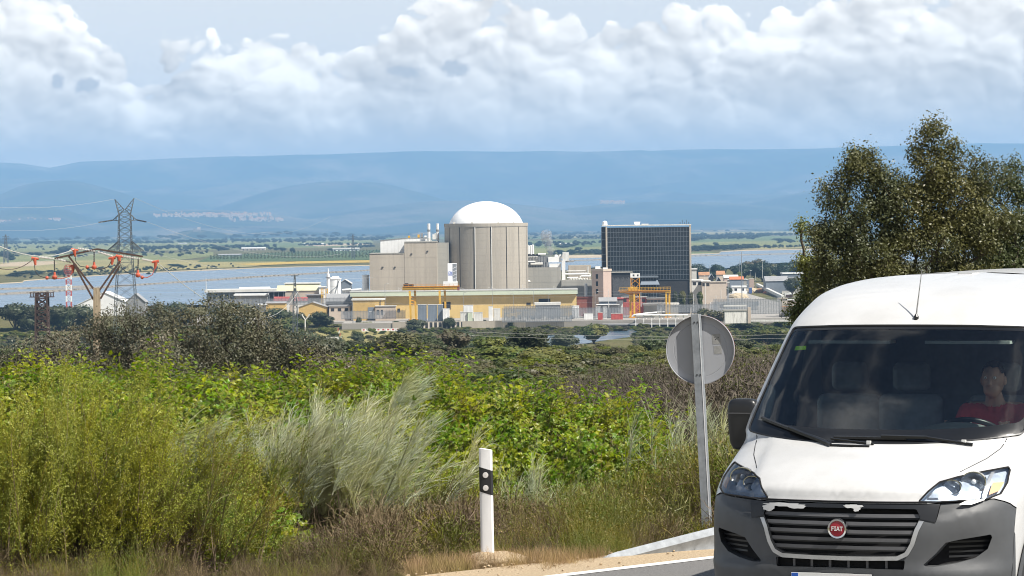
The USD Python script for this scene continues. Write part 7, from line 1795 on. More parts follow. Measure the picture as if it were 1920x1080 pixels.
broom('yellow_broom', 'tallest yellow-green broom on the left, before the bramble', 140, 1079, 27.0, 70, .30, 1.82, .25, 'broom_green', 7, .0040, 46, (.12, .28), 64000, 'broom_flower', .24, .5, .38, **YB)
broom('yellow_broom', 'yellow-green broom with dark bare stems, third from the left', 250, 1079, 26.9, 60, .34, 1.50, .35, 'broom_green', 8, .0040, 44, (.12, .28), 46000, 'broom_flower', .26, .5, .36, **YB)
broom('green_broom', 'grey-green broom with bare stalks, fourth from the left', 345, 1079, 27.0, 52, .40, 1.22, .5, 'broom_green', 9, .0040, 40, (.12, .28), 16000, 'weed_leaf', .28, .45, .34, **YB)
broom('green_broom', 'thin green broom between the bramble and the large silvery one', 485, 1060, 28.6, 32, .32, 1.25, .5, 'broom_green', 10, .0040, 40, (.12, .28), 8000, 'weed_leaf', .45, .5, .20, **YB)
broom('green_broom', 'brownish broom right of the large silvery one, behind the marker post', 810, 1060, 29.4, 50, .42, .95, .6, 'broom_green', 11, .0040, 36, (.12, .26), 14000, 'broom_flower', .3, .4, .28, **YB)
broom('green_broom', 'small grey-green broom tuft right of the marker post', 985, 1010, 29.4, 26, .3, .72, .3, 'broom_pale', 12, .0040, 30, (.10, .24), skirt=.3, foot_w=.12, **YB)
# ---- dry weeds, green weeds and grass at the foot of the bushes: uncountable
def tuft(seed, n, h, lean=.5, w=.004, k=4, leaves=0, lsize=.008):
    rs = np.random.default_rng(seed); a = rs.uniform(0, 6.28, n); tl = np.abs(rs.normal(size=n)) * lean
    d = np.stack([np.cos(a) * np.sin(tl), np.sin(a) * np.sin(tl), np.cos(tl)], 1); base = rs.normal(size=(n, 3)) * [.06, .06, 0]
    st = grow_stems(base, d, h * rs.uniform(.45, 1.0, n), k, rs, np.array([.03, 0, -.03]), .12)
    lv = None
    if leaves: pk = rs.integers(0, n, leaves); jj = rs.integers(1, k, leaves); lv = leaf_quads(st[pk, jj] + rs.normal(size=(leaves, 3)) * .012, unit(rs.normal(size=(leaves, 3)) + [0, -.2, .5]), lsize, rs, .55)
    return MB().add(*ribbons(st, w, rs, .4)), lv
tf = [tuft(400, 60, .62, .45, .0042, 5), tuft(401, 70, .5, .6, .0036, 5, 260, .009), tuft(402, 60, .7, .35, .0042, 5, 420, .010), tuft(403, 50, .34, .5, .0036, 4), tuft(404, 80, .55, .7, .0036, 5, 120, .008)]
pos, sc, ix = [], [], []; rs = np.random.default_rng(91)
verge = [(-150, 1100), (300, 1100), (600, 1084), (840, 1066), (900, 1058), (1000, 1056), (1118, 1050), (1200, 1030), (1330, 1000), (1420, 975)]
for k in range(2600):
    px = rs.uniform(-150, 1430); r1 = np.interp(px, [v[0] for v in verge], [v[1] for v in verge]) + rs.normal() * 3
    up_ = rs.uniform(0, 1) ** 1.3
    D1 = GP(px, r1, RZ)[1] if r1 > 900 else 30; D = D1 + .1 + up_ * 2.6
    x = X(px, D, 1000); z = float(ground_z(x, D)); hcov = np.interp(px, [0, 400, 900, 960, 1100, 1250, 1400], [.62, .62, .6, .8, .95, .9, .7])
    if meshkit.noise(np.array([px / 45.0, up_ * 4, 1.0]), 3) < .42 and px < 880: continue
    pos.append((x, D, z - .02)); sc.append(rs.uniform(.5, 1.1) * hcov * np.interp(up_, [0, .12, .5], [.4, .75, 1.1]))
    green = (1060 < px < 1180 and up_ < .6) or (180 < px < 260) or rs.uniform() < .12
    ix.append(2 if green else (rs.choice([0, 1, 4]) if up_ > .08 or px < 780 else rs.choice([3, 0])))
instancer('roadside_weeds', 'tangle of dry stalks and green weeds at the edge of the road', 'weeds', [[(tf[0][0], 'dry_stalk')], [(tf[1][0], 'dry_stalk'), (tf[1][1], 'weed_leaf')], [(tf[2][0], 'broom_green'), (tf[2][1], 'weed_leaf')], [(tf[3][0], 'straw')], [(tf[4][0], 'dry_stalk'), (tf[4][1], 'straw')]], pos, np.array(sc), rs.uniform(0, 6.28, len(pos)), ix)
# dry twiggy bushes filling the foot of the hedge
pos, sc, ix = [], [], []
for k in range(560):
    px = rs.uniform(-120, 1480); D = rs.uniform(np.interp(px, [0, 700, 900, 1000], [25.6, 26.5, 28.1, 28.4]), 30.6); x = X(px, D, 1000)
    if 385 < px < 520 and rs.uniform() < .8: continue
    if px < 520 and rs.uniform() < .5: continue
    cl_ = meshkit.fbm(np.array([px / 70.0, D * .9, 3.0]), 3, 5)
    if cl_ < .40: continue
    h_ = np.interp(px, [0, 400, 700, 900, 1000, 1150, 1300, 1480], [.80, .72, .74, .60, .56, .70, .72, .75]) * rs.uniform(.3, 1.25) * np.interp(D, [25.6, 28.5, 29.5], [.5, .85, 1.0]) * (.6 + .9 * (cl_ - .4) / .3)
    pos.append((x, D, float(ground_z(x, D)) - .05)); sc.append((h_ * .9, h_ * .9, h_)); ix.append(rs.choice([0, 1, 2, 3, 4], p=[.26, .20, .18, .20, .16]))
instancer('dry_bushes', 'brown dry twiggy bushes filling the foot of the hedge', 'bushes', [[(tb[0][0], 'dry_stalk')], [(tb[1][0], 'dry_stalk')], [(tb[2][0], 'dry_stalk'), (tb[2][1], 'weed_leaf')], [(tb[3][0], 'dry_stalk'), (tb[3][1], 'weed_leaf')], [(tb[1][0], 'broom_green')]], pos, np.array(sc), rs.uniform(0, 6.28, len(pos)), ix)
# taller dry and yellowish stalks behind the sign and the marker post, up to the leafy hedge
pos, sc, ix = [], [], []
for k in range(1700):
    px = rs.uniform(900, 1480); D = rs.uniform(29.4, 31.6); x = X(px, D, 950)
    hmax = np.interp(px, [830, 950, 1100, 1200, 1290, 1400, 1480], [.5, .55, .66, .72, .85, .95, 1.0])
    pos.append((x, D, float(ground_z(x, D)) - .02)); sc.append(hmax * rs.uniform(1.0, 1.8)); ix.append(rs.choice([0, 1, 2, 3], p=[.34, .28, .26, .12]))
instancer('tall_weeds', 'high brown and olive stalks between the sign post and the bramble', 'weeds', [[(tf[0][0], 'dry_stalk')], [(tf[1][0], 'dry_stalk'), (tf[1][1], 'broom_flower')], [(tf[2][0], 'broom_green'), (tf[2][1], 'weed_leaf')], [(tf[4][0], 'dry_stalk'), (tf[4][1], 'weed_leaf')]], pos, np.array(sc), rs.uniform(0, 6.28, len(pos)), ix)
pos, sc = [], []
for k in range(300):
    px = rs.uniform(760, 1130); r1 = np.interp(px, [v[0] for v in verge], [v[1] for v in verge]) + abs(rs.normal()) * 7 - 4
    p = GP(px, min(r1, 1120), RZ); pos.append((p[0], p[1], RZ - .03)); sc.append(rs.uniform(.25, .65))
instancer('dry_grass', 'straw coloured dry grass along the edge of the sandy shoulder', 'grass', [[(tf[3][0], 'straw')]], pos, np.array(sc), rs.uniform(0, 6.28, len(pos)), np.zeros(len(pos)))
# ------------------------------------------------------------------ the white delivery van
import shapely.geometry as sgm
from shapely.ops import unary_union
from scipy.spatial import Delaunay
def paint_white():
    g = G(); pos = g.n('geometry') + '.position'
    n = g.noise(pos, 1.6, 5.0, .6)
    c = g.mix(g.rng(n, .42, .72), (.52, .52, .515), (.43, .427, .415))
    g.done('van_white', surface=g.n('principled_bsdf', base_color=c, roughness=.42, coat_weight=.4, coat_roughness=.08) + '.BSDF')
paint_white()
look('bumper_grey', (0.068, 0.071, 0.075), 0.52, 0.18, 5.0, spec=.5, bump=.0004, bscale=400.0)
look('trim_black', (0.013, 0.014, 0.016), 0.38, 0.2, 5.0)
look('frit_black', (0.010, 0.011, 0.013), 0.22, 0.1, 5.0)
look('gap_black', (0.006, 0.006, 0.007), 0.9, 0.1, 5.0)
look('chrome', (0.72, 0.73, 0.74), 0.14, 0.06, 6.0, metal=1.0)
look('dull_silver', (0.52, 0.53, 0.54), 0.35, 0.15, 20.0, metal=.7)
look('slat_grey', (0.10, 0.10, 0.105), 0.4, 0.15, 8.0)
look('lamp_bowl', (0.50, 0.56, 0.64), 0.4, 0.25, 16.0, metal=.25)
look('amber', (0.72, 0.42, 0.24), 0.3, 0.1, 20.0)
look('tyre_look', (0.022, 0.022, 0.023), 0.8, 0.25, 10.0)
look('dash_grey', (0.20, 0.225, 0.22), 0.75, 0.15, 6.0)
look('seat_grey', (0.20, 0.22, 0.235), 0.9, 0.25, 12.0)
look('cabin_pale', (0.42, 0.46, 0.43), 0.8, 0.15, 4.0)
look('green_sticker', (0.55, 0.85, 0.05), 0.5, 0.05)
look('badge_red', (0.33, 0.015, 0.03), 0.3, 0.1)
look('plate_white', (0.75, 0.75, 0.72), 0.5, 0.05)
look('plate_blue', (0.02, 0.10, 0.45), 0.5, 0.05)
def pane_look(name, tint, ior=1.5):
    g = G()
    t = g.n('transparent_bsdf', color=tint) + '.BSDF'; r = g.n('glossy_bsdf', color=(1, 1, 1), roughness=.02, distribution='ggx') + '.BSDF'
    f = g.n('fresnel', IOR=ior) + '.fac'
    g.done(name, surface=g.n('mix_closure', fac=f, closure1=t, closure2=r) + '.closure')
pane_look('windscreen', (.88, .95, .92), 1.75); pane_look('lamp_lens', (.93, .95, .97), 1.5)

YAW = math.radians(22.6); VB_D = 20.0
Uv, Vv = np.array([math.cos(YAW), -math.sin(YAW), 0]), np.array([math.sin(YAW), math.cos(YAW), 0])
badge = W(1571, 991, VB_D); VBASE = np.array([badge[0], badge[1], RZ + .03])
WBADGE = badge[2] - VBASE[2]
HW = PchipInterpolator
_w =  np.array([.18, .35, .55, .80, 1.00, 1.06, 1.12, 1.20, 1.28, 1.34, 1.40, 1.60, 1.85, 2.07, 2.135, 2.20, 2.26, 2.315, 2.350, 2.376, 2.389, 2.399])
_v0 = np.array([.10, .03, .0, .0, .035, .075, .155, .33, .55, .72, .80, 1.07, 1.36, 1.62, 1.72, 1.85, 1.99, 2.22, 2.46, 2.75, 3.05, 3.35])
_b =  np.array([.93, .98, 1.0, 1.01, 1.015, 1.015, 1.015, 1.012, 1.01, 1.008, 1.0, .975, .935, .90, .885, .87, .85, .80, .72, .58, .40, .05])
_cc = np.array([.55, .60, .64, .68, .72, .74, .76, .76, .72, .62, .48, .38, .36, .38, .42, .48, .54, .60, .60, .5, .4, .3])
f_v0, f_b, f_c = HW(_w, _v0), HW(_w, _b), HW(_w, _cc)
NX = 2.35
def S(u, w):
    """How far back the front of the van lies at sideways u and height w."""
    u, w = np.asarray(u, float), np.clip(np.asarray(w, float), .18, 2.399)
    b, c, v0 = f_b(w), f_c(w), f_v0(w); q = np.clip(np.abs(u) / b, 0, .99999)
    v = v0 + c * (1 - (1 - q ** NX) ** (1 / NX))
    # the bonnet stands a little higher in its middle
    k = np.clip((w - 1.045) / .05, 0, 1) * np.clip((1.36 - w) / .10, 0, 1)
    e = np.clip((.66 - np.abs(u) + (w - 1.06) * .35) / .09, 0, 1); e = e * e * (3 - 2 * e)
    return v - .045 * k * e
def Bside(v, w):
    b, c, v0 = f_b(w), f_c(w), f_v0(w); t = np.clip((v0 + c - v) / c, 0, .99999)
    return b * (1 - t ** NX) ** (1 / NX)
def to_world(u, v, w): return VBASE + np.asarray(u)[..., None] * Uv + np.asarray(v)[..., None] * Vv + np.asarray(w)[..., None] * np.array([0, 0, 1.0])
def front_px(px, row):
    """Where the line of sight through a pixel meets the van's front, as (u, w)."""
    a, b_ = UV(px, row); d = np.array([a / F, 1.0, -b_ / F]); o = np.array([0, 0, EYE]); v = .5
    for _ in range(60):
        k = (v - (o - VBASE) @ Vv) / (d @ Vv); p = o + d * k - VBASE; u, w = p @ Uv, p[2]; v = .6 * v + .4 * float(S(u, w))
    return u, w
def loc_m(P):
    """Mesh vertices in the van's own frame: x sideways, y back, z up."""
    return np.asarray(P, float)
van = thing('delivery_van', 'white high-roofed delivery van with a dark grey bumper coming along the road', 'van', VBASE, -YAW)
def smooth_poly(pts, r=.0):
    p = sgm.Polygon(pts); p = p if p.is_valid else p.buffer(0)
    return p.buffer(-r, join_style=1).buffer(2 * r, join_style=1).buffer(-r, join_style=1) if r else p
def densify(ring_, step): 
    c = np.array(ring_.coords); out = []
    for a, b in zip(c[:-1], c[1:]):
        n = max(1, int(np.linalg.norm(b - a) / step)); out += [a + (b - a) * k / n for k in range(n)]
    return np.array(out)
def tri_region(poly, step):
    """Triangles of a flat region (it may have holes), with points inside it."""
    Vs, Fs, n0 = [], [], 0
    for pg in getattr(poly, 'geoms', [poly]):
        if pg.is_empty or pg.area < 1e-7: continue
        rings = [densify(pg.exterior, step * .7)] + [densify(h, step * .7) for h in pg.interiors]
        x0, y0, x1, y1 = pg.bounds; gx, gy = np.meshgrid(np.arange(x0, x1, step), np.arange(y0, y1, step)); gp = np.c_[gx.ravel(), gy.ravel()]
        import shapely
        inner = pg.buffer(-step * .45)
        gp = gp[shapely.contains_xy(inner, gp[:, 0], gp[:, 1])] if not inner.is_empty else gp[:0]
        pts = np.vstack(rings + [gp]); t = Delaunay(pts + np.random.default_rng(0).normal(size=pts.shape) * 1e-7).simplices
        cen = pts[t].mean(1); t = t[shapely.contains_xy(pg.buffer(1e-6), cen[:, 0], cen[:, 1])]
        a = pts[t]; ar = (a[:, 1, 0] - a[:, 0, 0]) * (a[:, 2, 1] - a[:, 0, 1]) - (a[:, 1, 1] - a[:, 0, 1]) * (a[:, 2, 0] - a[:, 0, 0])
        t[ar < 0] = t[ar < 0][:, ::-1]; t = t[np.abs(ar) > 1e-10]
        Vs.append(pts); Fs.append(t + n0); n0 += len(pts)
    return np.vstack(Vs), np.vstack(Fs)
def patch(name, poly, m, off=0.0, step=.03, parent=None, smooth=40, fn=None):
    """A panel of the van's front: a region in (sideways, height) laid on its surface; off > 0 sinks it in."""
    p, t = tri_region(poly, step); v = S(p[:, 0], p[:, 1]) if fn is None else fn(p[:, 0], p[:, 1])
    return obj(name, (np.c_[p[:, 0], v + off, p[:, 1]], t), m, parent or van, smooth)
def wall_strip(name, poly, m, o0, o1, parent=None):
    mb = MB()
    for pg in getattr(poly, 'geoms', [poly]):
        r = densify(pg.exterior, .02); r = np.vstack([r, r[:1]]); v = S(r[:, 0], r[:, 1])
        mb.sheet(np.stack([np.c_[r[:, 0], v + o0, r[:, 1]], np.c_[r[:, 0], v + o1, r[:, 1]]], 0))
    return obj(name, mb, m, parent or van)
def bead(name, uw, m, r=.006, off=-.001, closed=False, parent=None):
    """A thin seam or seal along a line on the front."""
    P = np.asarray(uw, float)
    if closed: P = np.vstack([P, P[:1]])
    Q = densify(sgm.LineString(P), .03); Q = np.vstack([Q, P[-1:]])
    return obj(name, MB().poly(np.c_[Q[:, 0], S(Q[:, 0], Q[:, 1]) + off, Q[:, 1]], 2 * r, 5), m, parent or van)
mir = lambda pts: [(-u, w) for u, w in pts][::-1]
FP = lambda *pp: [front_px(*p) for p in pp]
# outlines, taken from the side of the van that shows them best and mirrored
def screen(k, w_bot, w_top, rise, drop, r):
    """The windscreen's outline: k of the van's half width at each height, its foot rising and its head falling towards the corners."""
    us = np.linspace(-1, 1, 41)
    ub, ut = k * f_b(w_bot + rise), k * f_b(w_top - drop)
    low = [(t * ub, w_bot + rise * abs(t) ** 2.6) for t in us]; high = [(t * ut, w_top - drop * abs(t) ** 2.6) for t in us]
    sides = [(k * float(f_b(w)), w) for w in np.linspace(w_bot + rise, w_top - drop, 14)[1:-1]]
    return smooth_poly(low + sides + high[::-1] + [(-u, w) for u, w in sides[::-1]], r)
ws = screen(.935, 1.342, 2.075, .055, .020, .035)
glass = screen(.926, 1.425, 2.050, .045, .020, .045)
hl_right = FP((1722, 941), (1741, 921), (1762, 904), (1795, 894.5), (1845, 884), (1891, 875.5), (1894, 881), (1889, 905), (1877, 925), (1850, 936), (1800, 939), (1760, 941.5))
hl = [smooth_poly(hl_right, .006), smooth_poly(mir(hl_right), .006)]
uh, wh = front_px(1571, 942.5)                                       # the front edge of the bonnet
wtop_b = wh
edge_pts = [(-.985, None)]
us_ = np.linspace(-1, 1, 121)
def bumper_top(u):
    """The height where the bumper meets bonnet, lamps and wings."""
    a = np.abs(u); return np.interp(a, [0, .50, .62, .80, .90, .97, 1.02], [wtop_b, wtop_b, wtop_b + .004, wtop_b + .012, wtop_b + .02, wtop_b - .01, wtop_b - .08])
lim = lambda w: .985 * f_b(w)
wsamp = np.linspace(wtop_b - .06, 2.3985, 110)
outer = [(-lim(w), w) for w in wsamp] + [(lim(w), w) for w in wsamp[::-1]]
top_line = [(u, float(bumper_top(u))) for u in np.linspace(-1.1, 1.1, 90)]
upper_half = sgm.Polygon(top_line + [(1.2, 3), (-1.2, 3)])
white_front = sgm.Polygon(outer).buffer(0).intersection(upper_half)
white_front = white_front.difference(unary_union([ws, *hl]))
patch('body_shell', white_front, 'van_white', 0, .028)
# windscreen: black border and cowl, then the pane
patch('windscreen_border', ws.difference(glass), 'frit_black', .004, .03)
patch('windscreen', glass, 'windscreen', .006, .05)
bead('windscreen_seal', densify(ws.exterior, .03), 'trim_black', .006, .0, True)
# bonnet seams
bead('bonnet_gap', [(u, float(bumper_top(u)) + .006) for u in np.linspace(-.54, .54, 30)], 'gap_black', .006, .002)
for sgn in (-1, 1):
    L_ = FP((1722, 941), (1741, 920), (1765, 902), (1800, 885), (1850, 860), (1875, 842), (1888, 822)); L_ = [(sgn * abs(u), w) for u, w in L_]
    bead('bonnet_seam', L_[3:], 'dull_silver' if False else 'gap_black', .0025, .0015)
# headlights
for k, h_ in enumerate(hl):
    sg_ = 1 if k == 0 else -1
    par = obj('headlight', (lambda p, t: (np.c_[p[:, 0], S(p[:, 0], p[:, 1]) + .004, p[:, 1]], t))(*tri_region(h_, .03)), 'lamp_lens', van, 40)
    wall_strip('rim', h_, 'lamp_bowl', -.001, .10, par)
    patch('housing', h_.buffer(.004), 'lamp_bowl', .085, .03, par)
    bead('seal', densify(h_.exterior, .03), 'gap_black', .005, .0, True, par)
    x0, y0, x1, y1 = h_.bounds; fx = lambda t: (x0 + (x1 - x0) * t) if sg_ > 0 else (x1 - (x1 - x0) * t)
    for t, r, zt in ((.36, .055, .45), (.60, .075, .60)):
        cu, cw = fx(t), y0 + (y1 - y0) * zt; cv = float(S(cu, cw))
        lat = MB().lathe([(.006, .05), (r * .5, .042), (r * .85, .018), (r, -.002), (r * 1.08, -.002), (r * 1.08, .03)], n=20); v, f = lat.arrays()
        obj('reflector', (np.c_[v[:, 0] + cu, v[:, 2] + cv + .03 - .0, v[:, 1] * .8 + cw], f), 'chrome', par, 40)
    bulb_u, bulb_w = fx(.60), y0 + (y1 - y0) * .6; sp = trimesh.creation.icosphere(2, .018); obj('bulb', (sp.vertices + [bulb_u, float(S(bulb_u, bulb_w)) + .045, bulb_w], sp.faces), 'plate_white', par, True)
    a0, a1 = sorted((fx(.83), fx(.965)))
    amb = h_.buffer(-.020).intersection(sgm.box(a0, y0, a1, y0 + (y1 - y0) * .55)); patch('indicator', amb, 'amber', .03, .02, par)
    a0, a1 = sorted((fx(.76), fx(.80))); patch('divider', h_.buffer(-.012).intersection(sgm.box(a0, y0, a1, y1)), 'dull_silver', .025, .02, par)
    a0, a1 = sorted((fx(.08), fx(.74))); low = h_.buffer(-.010).difference(h_.buffer(-.024)).intersection(sgm.box(a0, y0, a1, y0 + (y1 - y0) * .3)); 
    if not low.is_empty: patch('light_strip', low, 'dull_silver', .02, .02, par)
# grille, bumper
gr_l = FP((1571, 952), (1500, 950), (1440, 948), (1432, 962), (1440, 985), (1447, 1012), (1455, 1028), (1468, 1035.5), (1520, 1039), (1571, 1041)); gr_l = [(u, w) for u, w in gr_l]
gr_half = [(min(u, 0), w) for u, w in gr_l]
gr_half[0] = (0, gr_half[0][1]); gr_half[-1] = (0, gr_half[-1][1])
grille = smooth_poly(gr_half + mir(gr_half), .015)
lo_l = FP((1571, 1047), (1455, 1044), (1457, 1061), (1571, 1064)); lo_half = [(min(u, 0), w) for u, w in lo_l]; lo_half[0] = (0, lo_half[0][1]); lo_half[-1] = (0, lo_half[-1][1])
lower = smooth_poly(lo_half + mir(lo_half), .008)
fg_r = FP((1728, 1062), (1752, 1040), (1772, 1018), (1800, 1012), (1857, 1002.5), (1859, 1008), (1850, 1030), (1825, 1048), (1790, 1057), (1750, 1063)); fog = [smooth_poly(fg_r, .008), smooth_poly(mir(fg_r), .008)]
bar_top = [(u, float(bumper_top(u)) - .006) for u in np.linspace(-.62, .62, 40)]
gx0, gy0, gx1, gy1 = grille.bounds
black_bar = sgm.Polygon(bar_top + [(.60, gy1 - .085), (gx1 - .01, gy1 - .06), (gx1 - .03, gy1 - .02), (gx0 + .03, gy1 - .02), (gx0 + .01, gy1 - .06), (-.60, gy1 - .085)]).buffer(0)
wb = np.linspace(.20, wtop_b + .03, 40)
bump_out = sgm.Polygon([(-lim(w), w) for w in wb] + [(lim(w), w) for w in wb[::-1]]).buffer(0)
low_half = sgm.Polygon([(u, float(bumper_top(u)) - .008) for u in np.linspace(-1.1, 1.1, 90)] + [(1.2, 0), (-1.2, 0)])
def bump_fn(u, w):
    v = S(u, w)
    a = np.abs(u)
    k = np.exp(-((a - .80) / .16) ** 2 - ((w - .70) / .16) ** 2)          # hollow round the fog lamp recess
    lip = np.exp(-((w - .58) / .05) ** 2) * np.clip((a - .35) / .2, 0, 1)
    rib = np.clip((w - (.90 + .10 * np.clip((a - .55) / .4, 0, 1))) / .02, 0, 1) * np.clip((a - .52) / .08, 0, 1)
    return v + .035 * k - .022 * lip + .016 * rib
bumper = bump_out.intersection(low_half).difference(unary_union([grille, lower, black_bar, *fog]))
patch('bumper', bumper, 'bumper_grey', 0, .024, fn=bump_fn, smooth=45)
patch('grille_bar', black_bar.difference(grille), 'trim_black', -.004, .025)
gp_ = patch('grille', grille.buffer(.004), 'gap_black', .075, .04)
wall_strip('grille_frame', grille, 'trim_black', -.006, .08, gp_)
for k in range(5):
    w_ = gy0 + (gy1 - gy0) * (.16 + .17 * k); b_ = grille.buffer(-.004).intersection(sgm.box(-2, w_ - .010, 2, w_ + .012)); 
    patch('slat', b_, 'slat_grey', .012, .03, gp_)
    b2 = grille.buffer(-.004).intersection(sgm.box(-2, w_ - .020, 2, w_ - .0101)); patch('slat_edge', b2, 'trim_black', .022, .03, gp_)
chrome_band = grille.buffer(.030, join_style=1).difference(grille.buffer(.004)).intersection(sgm.box(-2, 0, 2, gy1 - .075))
patch('chrome_frame', chrome_band, 'dull_silver', -.010, .02, smooth=40)
lp = patch('lower_grille', lower.buffer(.003), 'gap_black', .05, .04); wall_strip('lower_frame', lower, 'trim_black', 0, .05, lp)
for u in np.linspace(-.42, .42, 8): patch('lower_rib', sgm.box(u - .008, lower.bounds[1] + .004, u + .008, lower.bounds[3] - .004), 'slat_grey', .02, .02, lp)
for h_ in fog:
    fp_ = patch('fog_recess', h_.buffer(.003), 'gap_black', .11, .03, fn=bump_fn); 
    r = densify(h_.exterior, .02); r = np.vstack([r, r[:1]]); v = bump_fn(r[:, 0], r[:, 1]); obj('recess_wall', MB().sheet(np.stack([np.c_[r[:, 0], v, r[:, 1]], np.c_[r[:, 0], v + .11, r[:, 1]]], 0)), 'bumper_grey', fp_)
    x0, y0, x1, y1 = h_.bounds
    for k in range(4):
        ww = y0 + (y1 - y0) * (.30 + .16 * k); b_ = h_.buffer(-.006).intersection(sgm.box(x0 if x0 < 0 else x0 + (x1 - x0) * .35, ww - .006, x1 if x0 > 0 else x1 - (x1 - x0) * .35, ww + .006))
        if not b_.is_empty: patch('louvre', b_, 'trim_black', .06, .02, fp_, fn=bump_fn)
# flaked paint on the grille bar: bare white patches with ragged edges
def flake(cx, row, w_, h_, seed):
    u, w = front_px(cx, row); rs = np.random.default_rng(seed); a = np.linspace(0, 2 * np.pi, 22)[:-1]
    r = 1 + .45 * (rs.uniform(size=21) - .5); s_ = 1 / 300.0
    return sgm.Polygon([(u + w_ * s_ * math.cos(t) * q / 2, w + h_ * s_ * math.sin(t) * q / 2) for t, q in zip(a, r)]).buffer(0)
fl = [flake(1470, 946, 84, 7, 1), flake(1442, 951, 28, 12, 2), flake(1495, 950, 40, 6, 3), flake(1600, 949, 34, 7, 4), flake(1607, 954, 13, 9, 5)]
for p_ in fl:
    q_ = p_.intersection(low_half)
    if not q_.is_empty: patch('flaked_patch', q_, 'van_white', -.007, .015)
wp = FP((1797, 946), (1812, 938.5), (1846, 934.5), (1848, 937), (1822, 946)); patch('flaked_patch', smooth_poly(wp, .003), 'van_white', -.012, .02)
# badge
bu, bw = 0.0, WBADGE; bv = float(S(0, bw)) - .012
def round_part(name, prof, m, parent, cv=bv, n=36):
    v, f = MB().lathe(prof, n=n).arrays(); return obj(name, (np.c_[v[:, 0] + bu, -v[:, 2] + cv, v[:, 1] + bw], f[:, ::-1]), m, parent, 40)
bd = round_part('badge', [(.064, -.02), (.064, .004), (.060, .012), (.050, .010), (.048, .004), (.0005, .004)], 'chrome', van)
round_part('badge_field', [(.0475, .0045), (.044, .0075), (.0005, .0085)], 'badge_red', bd)
tx = meshkit.text_mesh('FIAT', .026, .002, True); b_ = tx.bounds; tx.apply_translation([-(b_[0, 0] + b_[1, 0]) / 2, -(b_[0, 1] + b_[1, 1]) / 2, 0]); v = tx.vertices * [.90, 1, 1]
obj('badge_lettering', (np.c_[v[:, 0] + bu, -v[:, 2] + bv - .009, v[:, 1] + bw], tx.faces[:, ::-1]), 'plate_white', bd)
# number plate, mostly below the frame
ux0, wtp = front_px(1487, 1071.5); pw_ = .52; pv = float(S(0, wtp - .05)) - .02
pl_ = obj('number_plate', MB().box(ux0, ux0 + pw_, pv - .004, pv + .004, wtp - .11, wtp), 'plate_white', van)
obj('blue_strip', MB().box(ux0 + .003, ux0 + .045, pv - .0065, pv - .0045, wtp - .107, wtp - .003), 'plate_blue', pl_)
# wipers and the cowl nozzles
def wiper(name, a_px, b_px, r, off=-.014):
    P = FP(a_px, b_px); u = np.linspace(0, 1, 12)[:, None]; Q = np.array(P[0]) * (1 - u) + np.array(P[1]) * u
    return MB().poly(np.c_[Q[:, 0], S(Q[:, 0], Q[:, 1]) + off, Q[:, 1]], r, 5)
wl = obj('wiper', wiper('', (1430, 783), (1552, 828), .020), 'trim_black', van); obj('wiper_arm', MB().add(*wiper('', (1482, 802), (1560, 834), .024, -.03).arrays()).add(*wiper('', (1560, 834), (1632, 836), .014, -.026).arrays()), 'frit_black', wl)
wr = obj('wiper', wiper('', (1565, 820), (1700, 822), .020), 'trim_black', van); obj('wiper_arm', MB().add(*wiper('', (1655, 818), (1740, 820), .022, -.03).arrays()).add(*wiper('', (1740, 820), (1826, 833), .016, -.028).arrays()), 'frit_black', wr); obj('wiper_rod', wiper('', (1560, 822), (1640, 832), .012, -.024), 'frit_black', wr)
for px, row in ((1632, 830), (1810, 828)): 
    u, w = front_px(px, row); v = float(S(u, w)); obj('wiper_cap', MB().box(u - .014, u + .014, v - .045, v - .03, w - .008, w + .014), 'plate_white', van)
patch('registration_sticker', sgm.Polygon(FP((1488.5, 657), (1510, 656), (1511, 648.5), (1491, 649))), 'green_sticker', .012, .02)
# antenna on the roof
u, w = front_px(1718, 597); v = float(S(u, w)); an = obj('antenna', MB().lathe([(.018, -.01), (.018, .012), (.006, .03)], (u, v, w), 10), 'trim_black', van)
obj('rod', MB().bar((u, v, w + .02), (u + .0, v + .16, w + .33), .009, .004, n=6), 'trim_black', an)
